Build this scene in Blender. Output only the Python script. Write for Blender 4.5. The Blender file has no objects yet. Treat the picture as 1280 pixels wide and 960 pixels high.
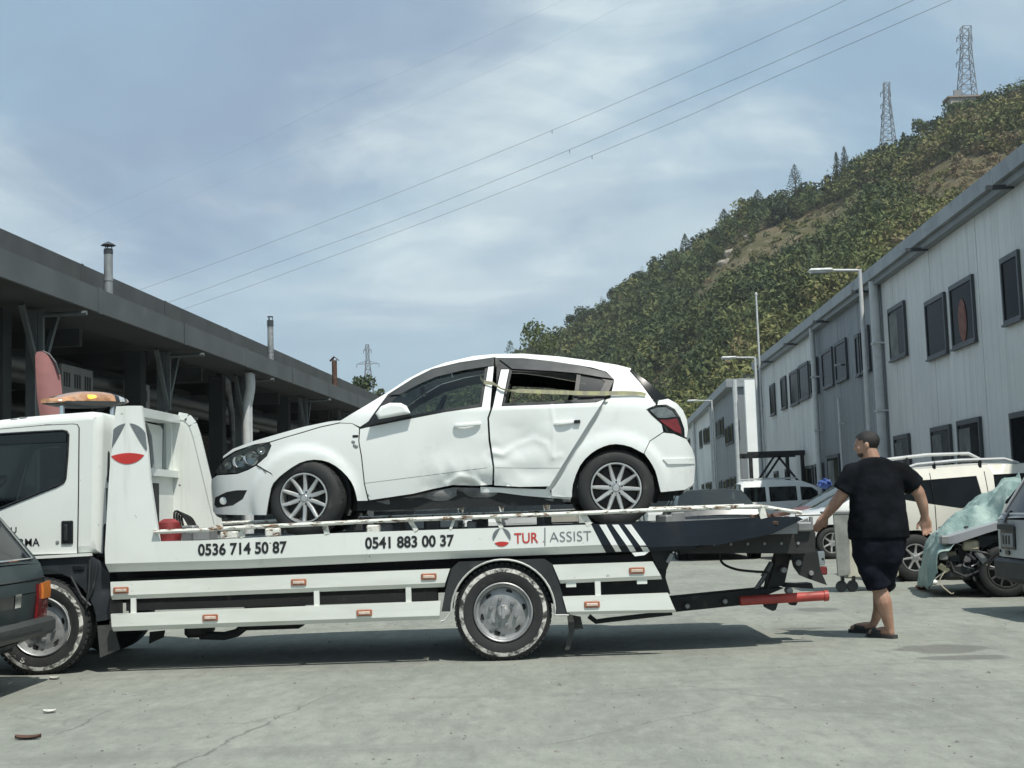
import bpy, bmesh, math, random
from mathutils import Vector, Matrix, noise
from mathutils.geometry import delaunay_2d_cdt
R = math.radians
S = bpy.context.scene
COL = S.collection

# ------------------------------------------------------------------ camera
FOC, CX, CY = 1600.0, 640.0, 480.0
CAM_H = 1.22
PITCH = math.atan(153 / FOC)
ROLL = R(1.85)
cd = bpy.data.cameras.new('camera')
cam = bpy.data.objects.new('camera', cd)
COL.objects.link(cam)
cd.sensor_width = 36
cd.lens = FOC / 1280 * 36
cd.clip_end = 6000
cd.clip_start = 0.05
RC = Matrix.Rotation(math.pi / 2 + PITCH, 3, 'X') @ Matrix.Rotation(-ROLL, 3, 'Z')
cam.matrix_world = Matrix.Translation((0, 0, CAM_H)) @ RC.to_4x4()
S.camera = cam

# ------------------------------------------------------------------ light
SH = Vector((-0.30, 0.49, -1.0))           # direction the sunlight travels
sd = bpy.data.lights.new('sun', 'SUN')
sd.energy = 4.4
sd.angle = R(0.5)
sd.color = (1.0, 0.955, 0.87)
sun = bpy.data.objects.new('sun', sd)
COL.objects.link(sun)
sun.rotation_euler = SH.to_track_quat('-Z', 'Y').to_euler()
SV = -SH.normalized()
SUN_EL = math.asin(SV.z)
SUN_ROT = math.atan2(SV.x, SV.y)

S.view_settings.view_transform = 'Standard'
S.view_settings.look = 'None'
S.view_settings.gamma = 1
S.view_settings.exposure = 0.06
S.view_settings.use_curve_mapping = False

W = bpy.data.worlds.new('World')
S.world = W
W.use_nodes = True
nt = W.node_tree
nt.nodes.clear()


def wn(t, **k):
    n = nt.nodes.new(t)
    for a, b in k.items():
        setattr(n, a, b)
    return n


def wmath(op, a, b=None, clamp=False):
    n = wn('ShaderNodeMath', operation=op, use_clamp=clamp)
    for i, v in enumerate((a, b)):
        if v is None:
            continue
        if isinstance(v, (int, float)):
            n.inputs[i].default_value = v
        else:
            nt.links.new(v, n.inputs[i])
    return n.outputs[0]


def wmix(f, a, b):
    n = wn('ShaderNodeMix', data_type='RGBA')
    if isinstance(f, (int, float)):
        n.inputs[0].default_value = f
    else:
        nt.links.new(f, n.inputs[0])
    for i, v in ((6, a), (7, b)):
        if isinstance(v, tuple):
            n.inputs[i].default_value = v
        else:
            nt.links.new(v, n.inputs[i])
    return n.outputs[2]


sky = wn('ShaderNodeTexSky', sky_type='NISHITA', sun_disc=False)
sky.sun_elevation = SUN_EL
sky.sun_rotation = SUN_ROT
sky.air_density = 1.3
sky.dust_density = 1.6
tc = wn('ShaderNodeTexCoord')
sx = wn('ShaderNodeSeparateXYZ')
nt.links.new(tc.outputs['Generated'], sx.inputs[0])
# clouds lie on a flat layer: direction divided by its height
den = wmath('ADD', wmath('MAXIMUM', sx.outputs[2], 0.0), 0.30)
cx = wn('ShaderNodeCombineXYZ')
nt.links.new(wmath('DIVIDE', sx.outputs[0], den), cx.inputs[0])
nt.links.new(wmath('DIVIDE', sx.outputs[1], den), cx.inputs[1])


def wnoise(scale, detail, rough, off, stretch=(1, 1, 1), dist=0.0, rot=0.0):
    m = wn('ShaderNodeMapping')
    m.inputs['Location'].default_value = off
    m.inputs['Scale'].default_value = stretch
    m.inputs['Rotation'].default_value = (0, 0, rot)
    nt.links.new(cx.outputs[0], m.inputs[0])
    n = wn('ShaderNodeTexNoise')
    n.inputs['Scale'].default_value = scale
    n.inputs['Detail'].default_value = detail
    n.inputs['Roughness'].default_value = rough
    n.inputs['Distortion'].default_value = dist
    nt.links.new(m.outputs[0], n.inputs['Vector'])
    return n.outputs[0]


def wramp(v, lo, hi):
    n = wn('ShaderNodeMapRange', interpolation_type='SMOOTHSTEP')
    n.inputs[1].default_value = lo
    n.inputs[2].default_value = hi
    nt.links.new(v, n.inputs[0])
    return n.outputs[0]


SKY_GAIN = 0.114
base = wmix(0.75, sky.outputs[0], (2.95, 4.35, 5.55, 1))
# clouds dissolve into the haze low over the horizon
fade = wramp(sx.outputs[2], 0.07, 0.22)
c1 = wramp(wnoise(1.15, 8, 0.57, (2.2, 5.4, 0), (1, 1.15, 1), 0.5, 0.25), 0.40, 0.64)
c2 = wramp(wnoise(2.6, 8, 0.58, (9.7, 1.1, 0), (1, 1.4, 1), 0.6, 0.2), 0.44, 0.70)
c3 = wramp(wnoise(1.5, 8, 0.56, (6.6, 3.2, 0), (1, 1.2, 1), 0.4, 0.1), 0.42, 0.62)
col = wmix(wmath('MULTIPLY', wmath('MULTIPLY', c3, 0.80), fade), base, (2.45, 3.30, 4.50, 1))
col = wmix(wmath('MULTIPLY', wmath('MULTIPLY', c1, 0.75), fade), col, (5.2, 6.3, 6.75, 1))
col = wmix(wmath('MULTIPLY', wmath('MULTIPLY', wmath('MULTIPLY', c2, c1), 0.75), fade), col, (6.9, 7.8, 7.9, 1))
bg = wn('ShaderNodeBackground')
bg.inputs[1].default_value = SKY_GAIN
nt.links.new(col, bg.inputs[0])
wo = wn('ShaderNodeOutputWorld')
nt.links.new(bg.outputs[0], wo.inputs[0])


# ------------------------------------------------------------------ measuring
def ray(px, py):
    return RC @ Vector(((px - CX) / FOC, (CY - py) / FOC, -1.0))


CP = Vector((0, 0, CAM_H))


def P(px, py, Y):
    """the point on the plane y = Y that was measured at this pixel of the photograph"""
    d = ray(px, py)
    return CP + d * (Y / d.y)


def G(px, py, z=0.0):
    d = ray(px, py)
    return CP + d * ((z - CAM_H) / d.z)


# ------------------------------------------------------------------ materials
MATS = {}


class NM:
    """small node-graph writer"""

    def __init__(s, name):
        s.m = bpy.data.materials.new(name)
        s.m.use_nodes = True
        s.t = s.m.node_tree
        s.b = s.t.nodes['Principled BSDF']
        s._tc = None

    def n(s, t, **k):
        q = s.t.nodes.new(t)
        for a, b in k.items():
            setattr(q, a, b)
        return q

    def put(s, v, sock):
        if isinstance(v, bpy.types.NodeSocket):
            s.t.links.new(v, sock)
        elif isinstance(v, (tuple, list)) and len(v) == 3 and sock.type == 'RGBA':
            sock.default_value = (*v, 1)
        elif sock.type == 'RGBA' and isinstance(v, (int, float)):
            sock.default_value = (v, v, v, 1)
        else:
            sock.default_value = v

    def co(s, kind='Object'):
        if s._tc is None:
            s._tc = s.n('ShaderNodeTexCoord')
        return s._tc.outputs[kind]

    def world(s):
        return s.n('ShaderNodeNewGeometry').outputs['Position']

    def map(s, v, scale=(1, 1, 1), loc=(0, 0, 0), rot=(0, 0, 0)):
        q = s.n('ShaderNodeMapping')
        q.inputs['Scale'].default_value = scale
        q.inputs['Location'].default_value = loc
        q.inputs['Rotation'].default_value = rot
        s.t.links.new(v, q.inputs[0])
        return q.outputs[0]

    def noise(s, v, scale, detail=4, rough=0.55, dist=0.0):
        q = s.n('ShaderNodeTexNoise')
        s.put(v, q.inputs['Vector'])
        q.inputs['Scale'].default_value = scale
        q.inputs['Detail'].default_value = detail
        q.inputs['Roughness'].default_value = rough
        q.inputs['Distortion'].default_value = dist
        return q.outputs[0]

    def vor(s, v, scale, feat='F1', out=0):
        q = s.n('ShaderNodeTexVoronoi', feature=feat)
        s.put(v, q.inputs['Vector'])
        q.inputs['Scale'].default_value = scale
        return q.outputs[out]

    def ramp(s, v, lo, hi, a=0.0, b=1.0):
        q = s.n('ShaderNodeMapRange', interpolation_type='SMOOTHSTEP')
        s.put(v, q.inputs[0])
        for i, x in enumerate((lo, hi, a, b)):
            q.inputs[i + 1].default_value = x
        return q.outputs[0]

    def math(s, op, a, b=0.0):
        q = s.n('ShaderNodeMath', operation=op)
        s.put(a, q.inputs[0])
        s.put(b, q.inputs[1])
        return q.outputs[0]

    def mix(s, f, a, b, mode='MIX'):
        q = s.n('ShaderNodeMix', data_type='RGBA', blend_type=mode)
        s.put(f, q.inputs[0])
        s.put(a, q.inputs[6])
        s.put(b, q.inputs[7])
        return q.outputs[2]

    def sep(s, v):
        q = s.n('ShaderNodeSeparateXYZ')
        s.put(v, q.inputs[0])
        return q.outputs

    def bump(s, h, strength=0.3, dist=0.01):
        q = s.n('ShaderNodeBump')
        q.inputs['Strength'].default_value = strength
        q.inputs['Distance'].default_value = dist
        s.put(h, q.inputs['Height'])
        s.t.links.new(q.outputs[0], s.b.inputs['Normal'])

    def set(s, **k):
        names = {'col': 'Base Color', 'rough': 'Roughness', 'metal': 'Metallic', 'coat': 'Coat Weight',
                 'coatr': 'Coat Roughness', 'ior': 'IOR', 'trans': 'Transmission Weight', 'alpha': 'Alpha',
                 'spec': 'Specular IOR Level', 'emc': 'Emission Color', 'ems': 'Emission Strength',
                 'sss': 'Subsurface Weight', 'sheen': 'Sheen Weight'}
        for a, v in k.items():
            s.put(v, s.b.inputs[names[a]])
        return s


def simple(name, col, rough=0.6, metal=0.0, var=0.25, scale=6.0, bump=0.0, bscale=60.0, coat=0.0, dirt=None, spec=0.5):
    """one colour with cloudy variation, fine relief and optional dirt"""
    if name in MATS:
        return MATS[name]
    q = NM(name)
    v = q.world() if scale < 0 else q.co()
    n1 = q.noise(v, abs(scale), 5, 0.6)
    lo = tuple(c * (1 - var) for c in col)
    hi = tuple(min(1, c * (1 + var * 0.6)) for c in col)
    c = q.mix(q.ramp(n1, 0.3, 0.7), lo, hi)
    rr = q.ramp(n1, 0.25, 0.75, rough * 0.85, min(1, rough * 1.12))
    if dirt:
        n2 = q.noise(v, abs(scale) * 0.6 + 1.3, 8, 0.68, 0.4)
        f = q.ramp(n2, 0.56, 0.74, 0, dirt[1])
        c = q.mix(f, c, dirt[0])
        rr = q.mix(f, rr, 0.9)
    q.set(col=c, rough=rr, metal=metal, coat=coat, spec=spec)
    q.put(0.06, q.b.inputs['Coat Roughness'])
    if bump:
        q.bump(q.noise(v, bscale, 4, 0.6), bump, 0.01)
    MATS[name] = q.m
    return q.m


# ------------------------------------------------------------------ meshes
ORG = {}


def org(o):
    return ORG.get(o.name, Vector((0, 0, 0))) if o else Vector((0, 0, 0))


class MB:
    def __init__(s):
        s.v, s.f, s.mi = [], [], []
        s.m = 0

    def add(s, vs, fs):
        k = len(s.v)
        s.v += [tuple(v) for v in vs]
        s.f += [tuple(i + k for i in f) for f in fs]
        s.mi += [s.m] * len(fs)
        return s

    def box(s, lo, hi, M=None, bev=0.0):
        x0, y0, z0 = lo
        x1, y1, z1 = hi
        if bev <= 0:
            vs = [(x0, y0, z0), (x1, y0, z0), (x1, y1, z0), (x0, y1, z0), (x0, y0, z1), (x1, y0, z1), (x1, y1, z1), (x0, y1, z1)]
            fs = [(0, 3, 2, 1), (4, 5, 6, 7), (0, 1, 5, 4), (1, 2, 6, 5), (2, 3, 7, 6), (3, 0, 4, 7)]
        else:
            b = min(bev, (x1 - x0) * .49, (y1 - y0) * .49, (z1 - z0) * .49)
            vs, idx = [], {}
            for sx_ in (0, 1):
                for sy_ in (0, 1):
                    for sz_ in (0, 1):
                        for ax in range(3):
                            c = [(x0, x1)[sx_], (y0, y1)[sy_], (z0, z1)[sz_]]
                            sg = [(b, -b)[sx_], (b, -b)[sy_], (b, -b)[sz_]]
                            for a in range(3):
                                if a != ax:
                                    c[a] += sg[a]
                            idx[(sx_, sy_, sz_, ax)] = len(vs)
                            vs.append(c)
            fs = []
            for ax in range(3):
                o1, o2 = [(1, 2), (2, 0), (0, 1)][ax]
                for sd_ in (0, 1):
                    q = []
                    for a, b_ in ((0, 0), (1, 0), (1, 1), (0, 1)):
                        k = [0, 0, 0]
                        k[ax], k[o1], k[o2] = sd_, a, b_
                        q.append(idx[(*k, ax)])
                    fs.append(q if sd_ else q[::-1])
            for ax in range(3):
                o1, o2 = [(1, 2), (2, 0), (0, 1)][ax]
                for a in (0, 1):
                    for b_ in (0, 1):
                        k0, k1 = [0, 0, 0], [0, 0, 0]
                        k0[ax], k1[ax] = 0, 1
                        k0[o1] = k1[o1] = a
                        k0[o2] = k1[o2] = b_
                        q = [idx[(*k0, o1)], idx[(*k1, o1)], idx[(*k1, o2)], idx[(*k0, o2)]]
                        fs.append(q if (a == b_) else q[::-1])
            for sx_ in (0, 1):
                for sy_ in (0, 1):
                    for sz_ in (0, 1):
                        q = [idx[(sx_, sy_, sz_, a)] for a in range(3)]
                        fs.append(q if (sx_ + sy_ + sz_) % 2 else q[::-1])
        if M:
            vs = [M @ Vector(v) for v in vs]
        return s.add(vs, fs)

    def tube(s, pts, r, n=8, cap=True, flat=1.0):
        pts = [Vector(p) for p in pts]
        rs = r if isinstance(r, (list, tuple)) else [r] * len(pts)
        vs, fs = [], []
        up = None
        for i, p in enumerate(pts):
            t = (pts[min(i + 1, len(pts) - 1)] - pts[max(i - 1, 0)]).normalized()
            if up is None:
                up = Vector((0, 0, 1)) if abs(t.z) < 0.9 else Vector((1, 0, 0))
            a = t.cross(up).normalized()
            b = a.cross(t).normalized()
            up = b
            for k in range(n):
                w = 2 * math.pi * k / n
                vs.append(p + a * (math.cos(w) * rs[i]) + b * (math.sin(w) * rs[i] * flat))
        for i in range(len(pts) - 1):
            for k in range(n):
                fs.append((i * n + k, (i + 1) * n + k, (i + 1) * n + (k + 1) % n, i * n + (k + 1) % n)[::-1])
        if cap:
            fs.append(tuple(range(n))[::-1][::-1])
            fs.append(tuple(range((len(pts) - 1) * n, len(pts) * n))[::-1])
        return s.add(vs, fs)

    def bar(s, a, b, w, h, up=(0, 0, 1)):
        a, b = Vector(a), Vector(b)
        t = (b - a)
        L = t.length
        t.normalize()
        u = Vector(up)
        if abs(t.dot(u)) > 0.95:
            u = Vector((1, 0, 0))
        x = t.cross(u).normalized()
        z = x.cross(t).normalized()
        M = Matrix((x, t, z)).transposed().to_4x4()
        M.translation = a
        return s.box((-w / 2, 0, -h / 2), (w / 2, L, h / 2), M)

    def lathe(s, prof, n=32, c=(0, 0, 0), axis='y', flip=False):
        """prof: (radius, along) pairs"""
        vs, fs = [], []
        for (r_, a) in prof:
            for k in range(n):
                w = 2 * math.pi * k / n
                p = (r_ * math.cos(w), a, r_ * math.sin(w)) if axis == 'y' else (r_ * math.cos(w), r_ * math.sin(w), a)
                vs.append((p[0] + c[0], p[1] + c[1], p[2] + c[2]))
        for i in range(len(prof) - 1):
            for k in range(n):
                q = (i * n + k, i * n + (k + 1) % n, (i + 1) * n + (k + 1) % n, (i + 1) * n + k)
                fs.append(q[::-1] if flip else q)
        return s.add(vs, fs)

    def prism(s, poly, y0, y1, M=None):
        """polygon of (x, z) pairs extruded from y0 (front) to y1"""
        n = len(poly)
        ar = sum(poly[i][0] * poly[(i + 1) % n][1] - poly[(i + 1) % n][0] * poly[i][1] for i in range(n))
        if ar < 0:
            poly = poly[::-1]
        vs = [(x, y0, z) for x, z in poly] + [(x, y1, z) for x, z in poly]
        fs = [tuple(range(n)), tuple(range(2 * n - 1, n - 1, -1))]
        fs += [(i, i + n, (i + 1) % n + n, (i + 1) % n) for i in range(n)]
        if M:
            vs = [M @ Vector(v) for v in vs]
        return s.add(vs, fs)

    def ball(s, c, r, n=10, m=7, M=None):
        vs, fs = [], []
        rx, ry, rz = r if isinstance(r, (tuple, list)) else (r, r, r)
        for i in range(m + 1):
            th = math.pi * i / m
            for k in range(n):
                w = 2 * math.pi * k / n
                v = Vector((rx * math.sin(th) * math.cos(w), ry * math.sin(th) * math.sin(w), rz * math.cos(th)))
                if M:
                    v = M @ v
                vs.append(v + Vector(c))
        for i in range(m):
            for k in range(n):
                fs.append((i * n + k, (i + 1) * n + k, (i + 1) * n + (k + 1) % n, i * n + (k + 1) % n))
        return s.add(vs, fs)

    def mesh(s, name, mats, off=Vector((0, 0, 0)), smooth=False, sharp=None):
        me = bpy.data.meshes.new(name)
        me.from_pydata([(v[0] - off.x, v[1] - off.y, v[2] - off.z) for v in s.v], [], s.f)
        if not isinstance(mats, (list, tuple)):
            mats = [mats]
        for m in mats:
            me.materials.append(m)
        if len(mats) > 1:
            me.polygons.foreach_set('material_index', s.mi)
        if smooth:
            me.polygons.foreach_set('use_smooth', [True] * len(me.polygons))
            me.set_sharp_from_angle(angle=R(sharp or 40))
        me.update()
        return me

    def build(s, name, mats, parent=None, smooth=False, sharp=None, bevel=0):
        me = s.mesh(name, mats, org(parent), smooth, sharp)
        return link(name, me, parent, bevel)


def link(name, me, parent=None, bevel=0):
    o = bpy.data.objects.new(name, me)
    COL.objects.link(o)
    if parent:
        o.parent = parent
        ORG[o.name] = org(parent)
    if bevel:
        b = o.modifiers.new('bevel', 'BEVEL')
        b.width = bevel
        b.segments = 2
        b.limit_method = 'ANGLE'
        b.angle_limit = R(35)
    return o


def thing(name, label, cat, loc=(0, 0, 0), group=None):
    o = bpy.data.objects.new(name, None)
    COL.objects.link(o)
    o.location = loc
    o.empty_display_size = 0.1
    ORG[o.name] = Vector(loc)
    return tag(o, label, cat, group)


def tag(o, label=None, cat=None, group=None, kind=None):
    for k, v in (('label', label), ('category', cat), ('group', group), ('kind', kind)):
        if v:
            o[k] = v
    return o


def copy_tree(o, parent=None):
    c = o.copy()
    COL.objects.link(c)
    ORG[c.name] = ORG.get(o.name, Vector((0, 0, 0)))
    if parent:
        c.parent = parent
    for ch in [k for k in bpy.data.objects if k.parent == o]:
        copy_tree(ch, c)
    return c


def resample(poly, step):
    out = []
    n = len(poly)
    for i in range(n):
        a, b = Vector(poly[i]), Vector(poly[(i + 1) % n])
        k = max(1, int(math.ceil((b - a).length / step)))
        for j in range(k):
            out.append(a + (b - a) * (j / k))
    return out


def resample_open(pts, step):
    out = []
    for a, b in zip(pts[:-1], pts[1:]):
        n_ = max(1, int(math.hypot(b[0] - a[0], b[1] - a[1]) / step))
        out += [(a[0] + (b[0] - a[0]) * i / n_, a[1] + (b[1] - a[1]) * i / n_) for i in range(n_)]
    return out + [pts[-1]]


def spline(pts, n=8, closed=False):
    """Catmull-Rom through 2-D or 3-D points"""
    P_ = [Vector(p) for p in pts]
    m = len(P_)
    out = []
    rng = range(m if closed else m - 1)
    for i in rng:
        if closed:
            a, b, c, d = P_[(i - 1) % m], P_[i], P_[(i + 1) % m], P_[(i + 2) % m]
        else:
            a, b, c, d = P_[max(i - 1, 0)], P_[i], P_[i + 1], P_[min(i + 2, m - 1)]
        for j in range(n):
            t = j / n
            out.append(0.5 * ((2 * b) + (c - a) * t + (2 * a - 5 * b + 4 * c - d) * t * t + (3 * b - a - 3 * c + d) * t ** 3))
    if not closed:
        out.append(P_[-1])
    return out


def inside(p, poly):
    c = False
    x, y = p[0], p[1]
    j = len(poly) - 1
    for i in range(len(poly)):
        xi, yi = poly[i][0], poly[i][1]
        xj, yj = poly[j][0], poly[j][1]
        if (yi > y) != (yj > y) and x < (xj - xi) * (y - yi) / (yj - yi) + xi:
            c = not c
        j = i
    return c


def panel(mb, poly, surf, step=0.05, holes=(), thick=0.02, inn=Vector((0, 1, 0)), flip=False):
    """sheet bounded by a polygon in a parameter plane, lifted by surf(a, b) -> 3-D, with turned-in edges"""
    loops = [resample(poly, step)] + [resample(h, step) for h in holes]
    vs, es = [], []
    for lp in loops:
        k = len(vs)
        vs += lp
        es += [(k + i, k + (i + 1) % len(lp)) for i in range(len(lp))]
    nb = len(vs)
    x0, x1 = min(v[0] for v in loops[0]), max(v[0] for v in loops[0])
    z0, z1 = min(v[1] for v in loops[0]), max(v[1] for v in loops[0])
    z = z0 + step * .5
    row = 0
    bnd = [v.copy() for v in vs]
    while z < z1:
        x = x0 + step * (0.5 if row % 2 else 0.25)
        while x < x1:
            p = Vector((x, z))
            if inside(p, loops[0]) and not any(inside(p, h) for h in loops[1:]):
                if min((p - q).length_squared for q in bnd) > (step * .45) ** 2:
                    vs.append(p)
            x += step
        z += step * .87
        row += 1
    r = delaunay_2d_cdt(vs, es, [], 0, 1e-6)
    ov, of = r[0], r[2]
    fs = []
    for f in of:
        c = (ov[f[0]] + ov[f[1]] + ov[f[2]]) / 3
        if inside(c, loops[0]) and not any(inside(c, h) for h in loops[1:]):
            a, b, d = ov[f[0]], ov[f[1]], ov[f[2]]
            if (b - a).cross(d - a) < 0:
                f = (f[0], f[2], f[1])
            fs.append(tuple(f))
    p3 = [Vector(surf(v[0], v[1])) for v in ov]
    if flip:
        fs = [(f[0], f[2], f[1]) for f in fs]
    mb.add(p3, fs)
    if thick:
        cnt = {}
        for f in fs:
            for i in range(3):
                e = (f[i], f[(i + 1) % 3])
                cnt[e] = cnt.get(e, 0) + 1
        ed = [e for e in cnt if (e[1], e[0]) not in cnt]
        vv, ff = [], []
        for a, b in ed:
            k = len(vv)
            vv += [p3[a], p3[b], p3[b] + inn * thick, p3[a] + inn * thick]
            ff.append((k, k + 3, k + 2, k + 1))
        mb.add(vv, ff)
    return mb


def text_mb(mb, body, place, w, h, bold=0.0, extr=0.0, space=1.0):
    """lettering as flat mesh: glyph box (0..w, 0..h) sent through place(u, v)"""
    c = bpy.data.curves.new('lettering', 'FONT')
    c.body = body
    c.offset = bold
    c.space_character = space
    c.resolution_u = 4
    o = bpy.data.objects.new('lettering', c)
    COL.objects.link(o)
    dg = bpy.context.evaluated_depsgraph_get()
    me = o.evaluated_get(dg).to_mesh()
    vs = [v.co.copy() for v in me.vertices]
    fs = [tuple(p.vertices) for p in me.polygons]
    nrm = [p.normal.z for p in me.polygons]
    o.evaluated_get(dg).to_mesh_clear()
    bpy.data.objects.remove(o)
    bpy.data.curves.remove(c)
    x0, x1 = min(v.x for v in vs), max(v.x for v in vs)
    y0, y1 = min(v.y for v in vs), max(v.y for v in vs)
    out = [place((v.x - x0) / (x1 - x0) * w, (v.y - y0) / (y1 - y0) * h) for v in vs]
    mb.add(out, [f if n > 0 else f[::-1] for f, n in zip(fs, nrm)])
    return mb


# ------------------------------------------------------------------ shared materials
DIRT = (0.16, 0.14, 0.11)


def mat_truck():
    """white enamel with grime films, runs and stone chips"""
    q = NM('truck_white_paint')
    v = q.co()
    n1 = q.noise(v, 1.5, 6, .6)
    c = q.mix(q.ramp(n1, .3, .7), (0.675, 0.71, 0.675), (0.735, 0.765, 0.735))
    run = q.noise(q.map(v, (7, 7, .55)), 1.0, 6, .65)
    c = q.mix(q.ramp(run, .55, .75, 0, .38), c, (0.42, 0.43, 0.38))
    blot = q.noise(v, 2.3, 8, .7, .5)
    c = q.mix(q.ramp(blot, .58, .74, 0, .30), c, (0.40, 0.40, 0.35))
    chip = q.noise(v, 16, 5, .6, .4)
    f = q.ramp(chip, .700, .725)
    c = q.mix(f, c, (0.09, 0.06, 0.045))
    q.set(col=c, rough=q.ramp(blot, .3, .7, .30, .5), coat=.25)
    q.bump(q.noise(v, 2.5, 3, .5), .06, .01)
    return q.m


M_TRUCK = mat_truck()
M_CARW = simple('car_white_paint', (0.78, 0.81, 0.79), 0.25, 0, 0.03, 1.4, coat=0.8, dirt=((0.52, 0.52, 0.48), 0.35))
M_NAVY = simple('navy_panel_paint', (0.009, 0.015, 0.023), 0.55, 0, 0.3, 2.5, coat=0.0, spec=0.25, dirt=((0.04, 0.042, 0.04), 0.35))
M_BLACK = simple('black_steel', (0.011, 0.013, 0.014), 0.7, 0.0, 0.4, 5, bump=0.2, dirt=((0.10, 0.085, 0.07), 0.75))
M_PLAST = simple('dark_plastic', (0.022, 0.025, 0.027), 0.55, 0, 0.3, 5, bump=0.1, dirt=((0.10, 0.10, 0.09), 0.5))
M_RUB = simple('tyre_rubber', (0.020, 0.022, 0.022), 0.75, 0, 0.3, 9, bump=0.25, bscale=140, dirt=((0.085, 0.08, 0.072), 0.75))
M_TRIM = simple('black_trim', (0.012, 0.014, 0.016), 0.3, 0, 0.2, 6)
M_SILV = simple('alloy_silver', (0.62, 0.63, 0.62), 0.36, 0.75, 0.15, 8, dirt=((0.10, 0.09, 0.08), 0.5))
M_STEEL = simple('wheel_steel', (0.33, 0.34, 0.34), 0.45, 0.45, 0.3, 7, bump=0.1, dirt=((0.08, 0.075, 0.065), 0.8))
M_CHROME = simple('chrome', (0.75, 0.76, 0.76), 0.16, 1.0, 0.08, 6)
M_GREYM = simple('grey_metal', (0.24, 0.25, 0.25), 0.5, 0.3, 0.2, 5, bump=0.1, dirt=((0.09, 0.08, 0.07), 0.6))
M_WHITED = simple('white_decal', (0.80, 0.82, 0.80), 0.45, 0, 0.05, 4, dirt=((0.35, 0.35, 0.32), 0.5))
M_INK = simple('black_lettering', (0.012, 0.014, 0.016), 0.5, 0, 0.2, 9)
M_GREYL = simple('grey_lettering', (0.14, 0.16, 0.17), 0.5, 0, 0.1, 9)
M_REDL = simple('red_lettering', (0.50, 0.035, 0.03), 0.5, 0, 0.1, 9)
M_REDP = simple('red_tube_paint', (0.36, 0.05, 0.038), 0.5, 0, 0.25, 6, bump=0.1, dirt=((0.10, 0.05, 0.04), 0.7))
M_SEAT = simple('seat_cloth', (0.035, 0.037, 0.04), 0.9, 0, 0.2, 12)
M_ORANGE = simple('amber_lens', (0.62, 0.20, 0.04), 0.2, 0, 0.15, 30, coat=0.5)
M_REDLENS = simple('red_lens', (0.17, 0.012, 0.014), 0.18, 0, 0.2, 20, coat=0.6)
M_CLEAR = simple('clear_lens', (0.55, 0.57, 0.57), 0.15, 0.3, 0.2, 25, coat=0.5)
M_RUSTY = simple('scrap_rust', (0.11, 0.062, 0.045), 0.85, 0.1, 0.5, 14, bump=0.4, dirt=((0.05, 0.03, 0.02), 0.7))
M_PLATE = simple('number_plate_white', (0.62, 0.63, 0.62), 0.45, 0, 0.05, 9)


def glass(name, col, rough=0.05, trans=0.75):
    """tinted pane: part clear, part mirror-like"""
    q = NM(name)
    q.t.nodes.remove(q.b)
    tr = q.n('ShaderNodeBsdfTransparent')
    tr.inputs[0].default_value = (*col, 1)
    gl = q.n('ShaderNodeBsdfGlossy')
    gl.inputs['Roughness'].default_value = rough
    gl.inputs[0].default_value = (0.9, 0.95, 0.95, 1)
    fr = q.n('ShaderNodeFresnel')
    fr.inputs[0].default_value = 1.5
    f2 = q.math('ADD', q.math('MULTIPLY', fr.outputs[0], 0.9), 0.02)
    mx = q.n('ShaderNodeMixShader')
    q.t.links.new(f2, mx.inputs[0])
    q.t.links.new(tr.outputs[0], mx.inputs[1])
    q.t.links.new(gl.outputs[0], mx.inputs[2])
    q.t.links.new(mx.outputs[0], q.t.nodes['Material Output'].inputs[0])
    return q.m


M_GLASS = glass('clear_car_glass', (0.62, 0.68, 0.66))
M_TINT = glass('tinted_car_glass', (0.13, 0.15, 0.155))
M_DARKG = simple('dark_glass', (0.008, 0.011, 0.013), 0.10, 0, 0.2, 4, spec=0.3)


def mat_flaky():
    q = NM('flaking_rail_paint')
    v = q.co()
    n = q.noise(q.map(v, (1, 3, 3)), 9, 8, 0.7, 0.5)
    f = q.ramp(n, 0.52, 0.60)
    n2 = q.noise(v, 40, 3)
    c = q.mix(q.ramp(n2, 0.3, 0.7), (0.62, 0.64, 0.58), (0.74, 0.75, 0.70))
    r_ = q.mix(q.ramp(n2, 0.35, 0.6), (0.05, 0.03, 0.02), (0.20, 0.11, 0.055))
    q.set(col=q.mix(f, c, r_), rough=q.ramp(f, 0, 1, 0.5, 0.9))
    q.bump(q.math('SUBTRACT', q.math('MULTIPLY', n2, 0.3), f), 0.5, 0.004)
    return q.m


M_RAIL = mat_flaky()


def mat_band():
    q = NM('worn_white_tyre_paint')
    v = q.co()
    n = q.noise(v, 15, 8, 0.72, 0.6)
    f = q.ramp(n, 0.40, 0.60)
    q.set(col=q.mix(f, (0.60, 0.60, 0.55), (0.035, 0.035, 0.033)), rough=0.85)
    return q.m


M_BAND = mat_band()


def mat_chipped():
    """white board paint with scuffs along it"""
    q = NM('scuffed_board_paint')
    v = q.co()
    n = q.noise(q.map(v, (1.2, 5, 9)), 2.2, 8, 0.7, 0.3)
    f = q.ramp(n, 0.66, 0.74)
    n2 = q.noise(q.map(v, (0.6, 2, 3)), 2.0, 6, 0.6)
    c = q.mix(q.ramp(n2, 0.3, 0.75), (0.73, 0.76, 0.71), (0.60, 0.625, 0.575))
    c = q.mix(f, c, (0.20, 0.20, 0.18))
    ch = q.ramp(q.noise(q.map(v, (1, 1, 2)), 13, 6, .65, .3), .69, .72)
    q.set(col=q.mix(ch, c, (0.08, 0.055, 0.04)), rough=0.42, coat=0.15)
    return q.m


M_BOARD = mat_chipped()


# ------------------------------------------------------------------ tow truck
YT = 10.30          # outer side of the load bed
YF = 12.42          # far side


def T(px, py, Y=YT):
    p = P(px, py, Y)
    return (p.x, p.z)


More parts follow.
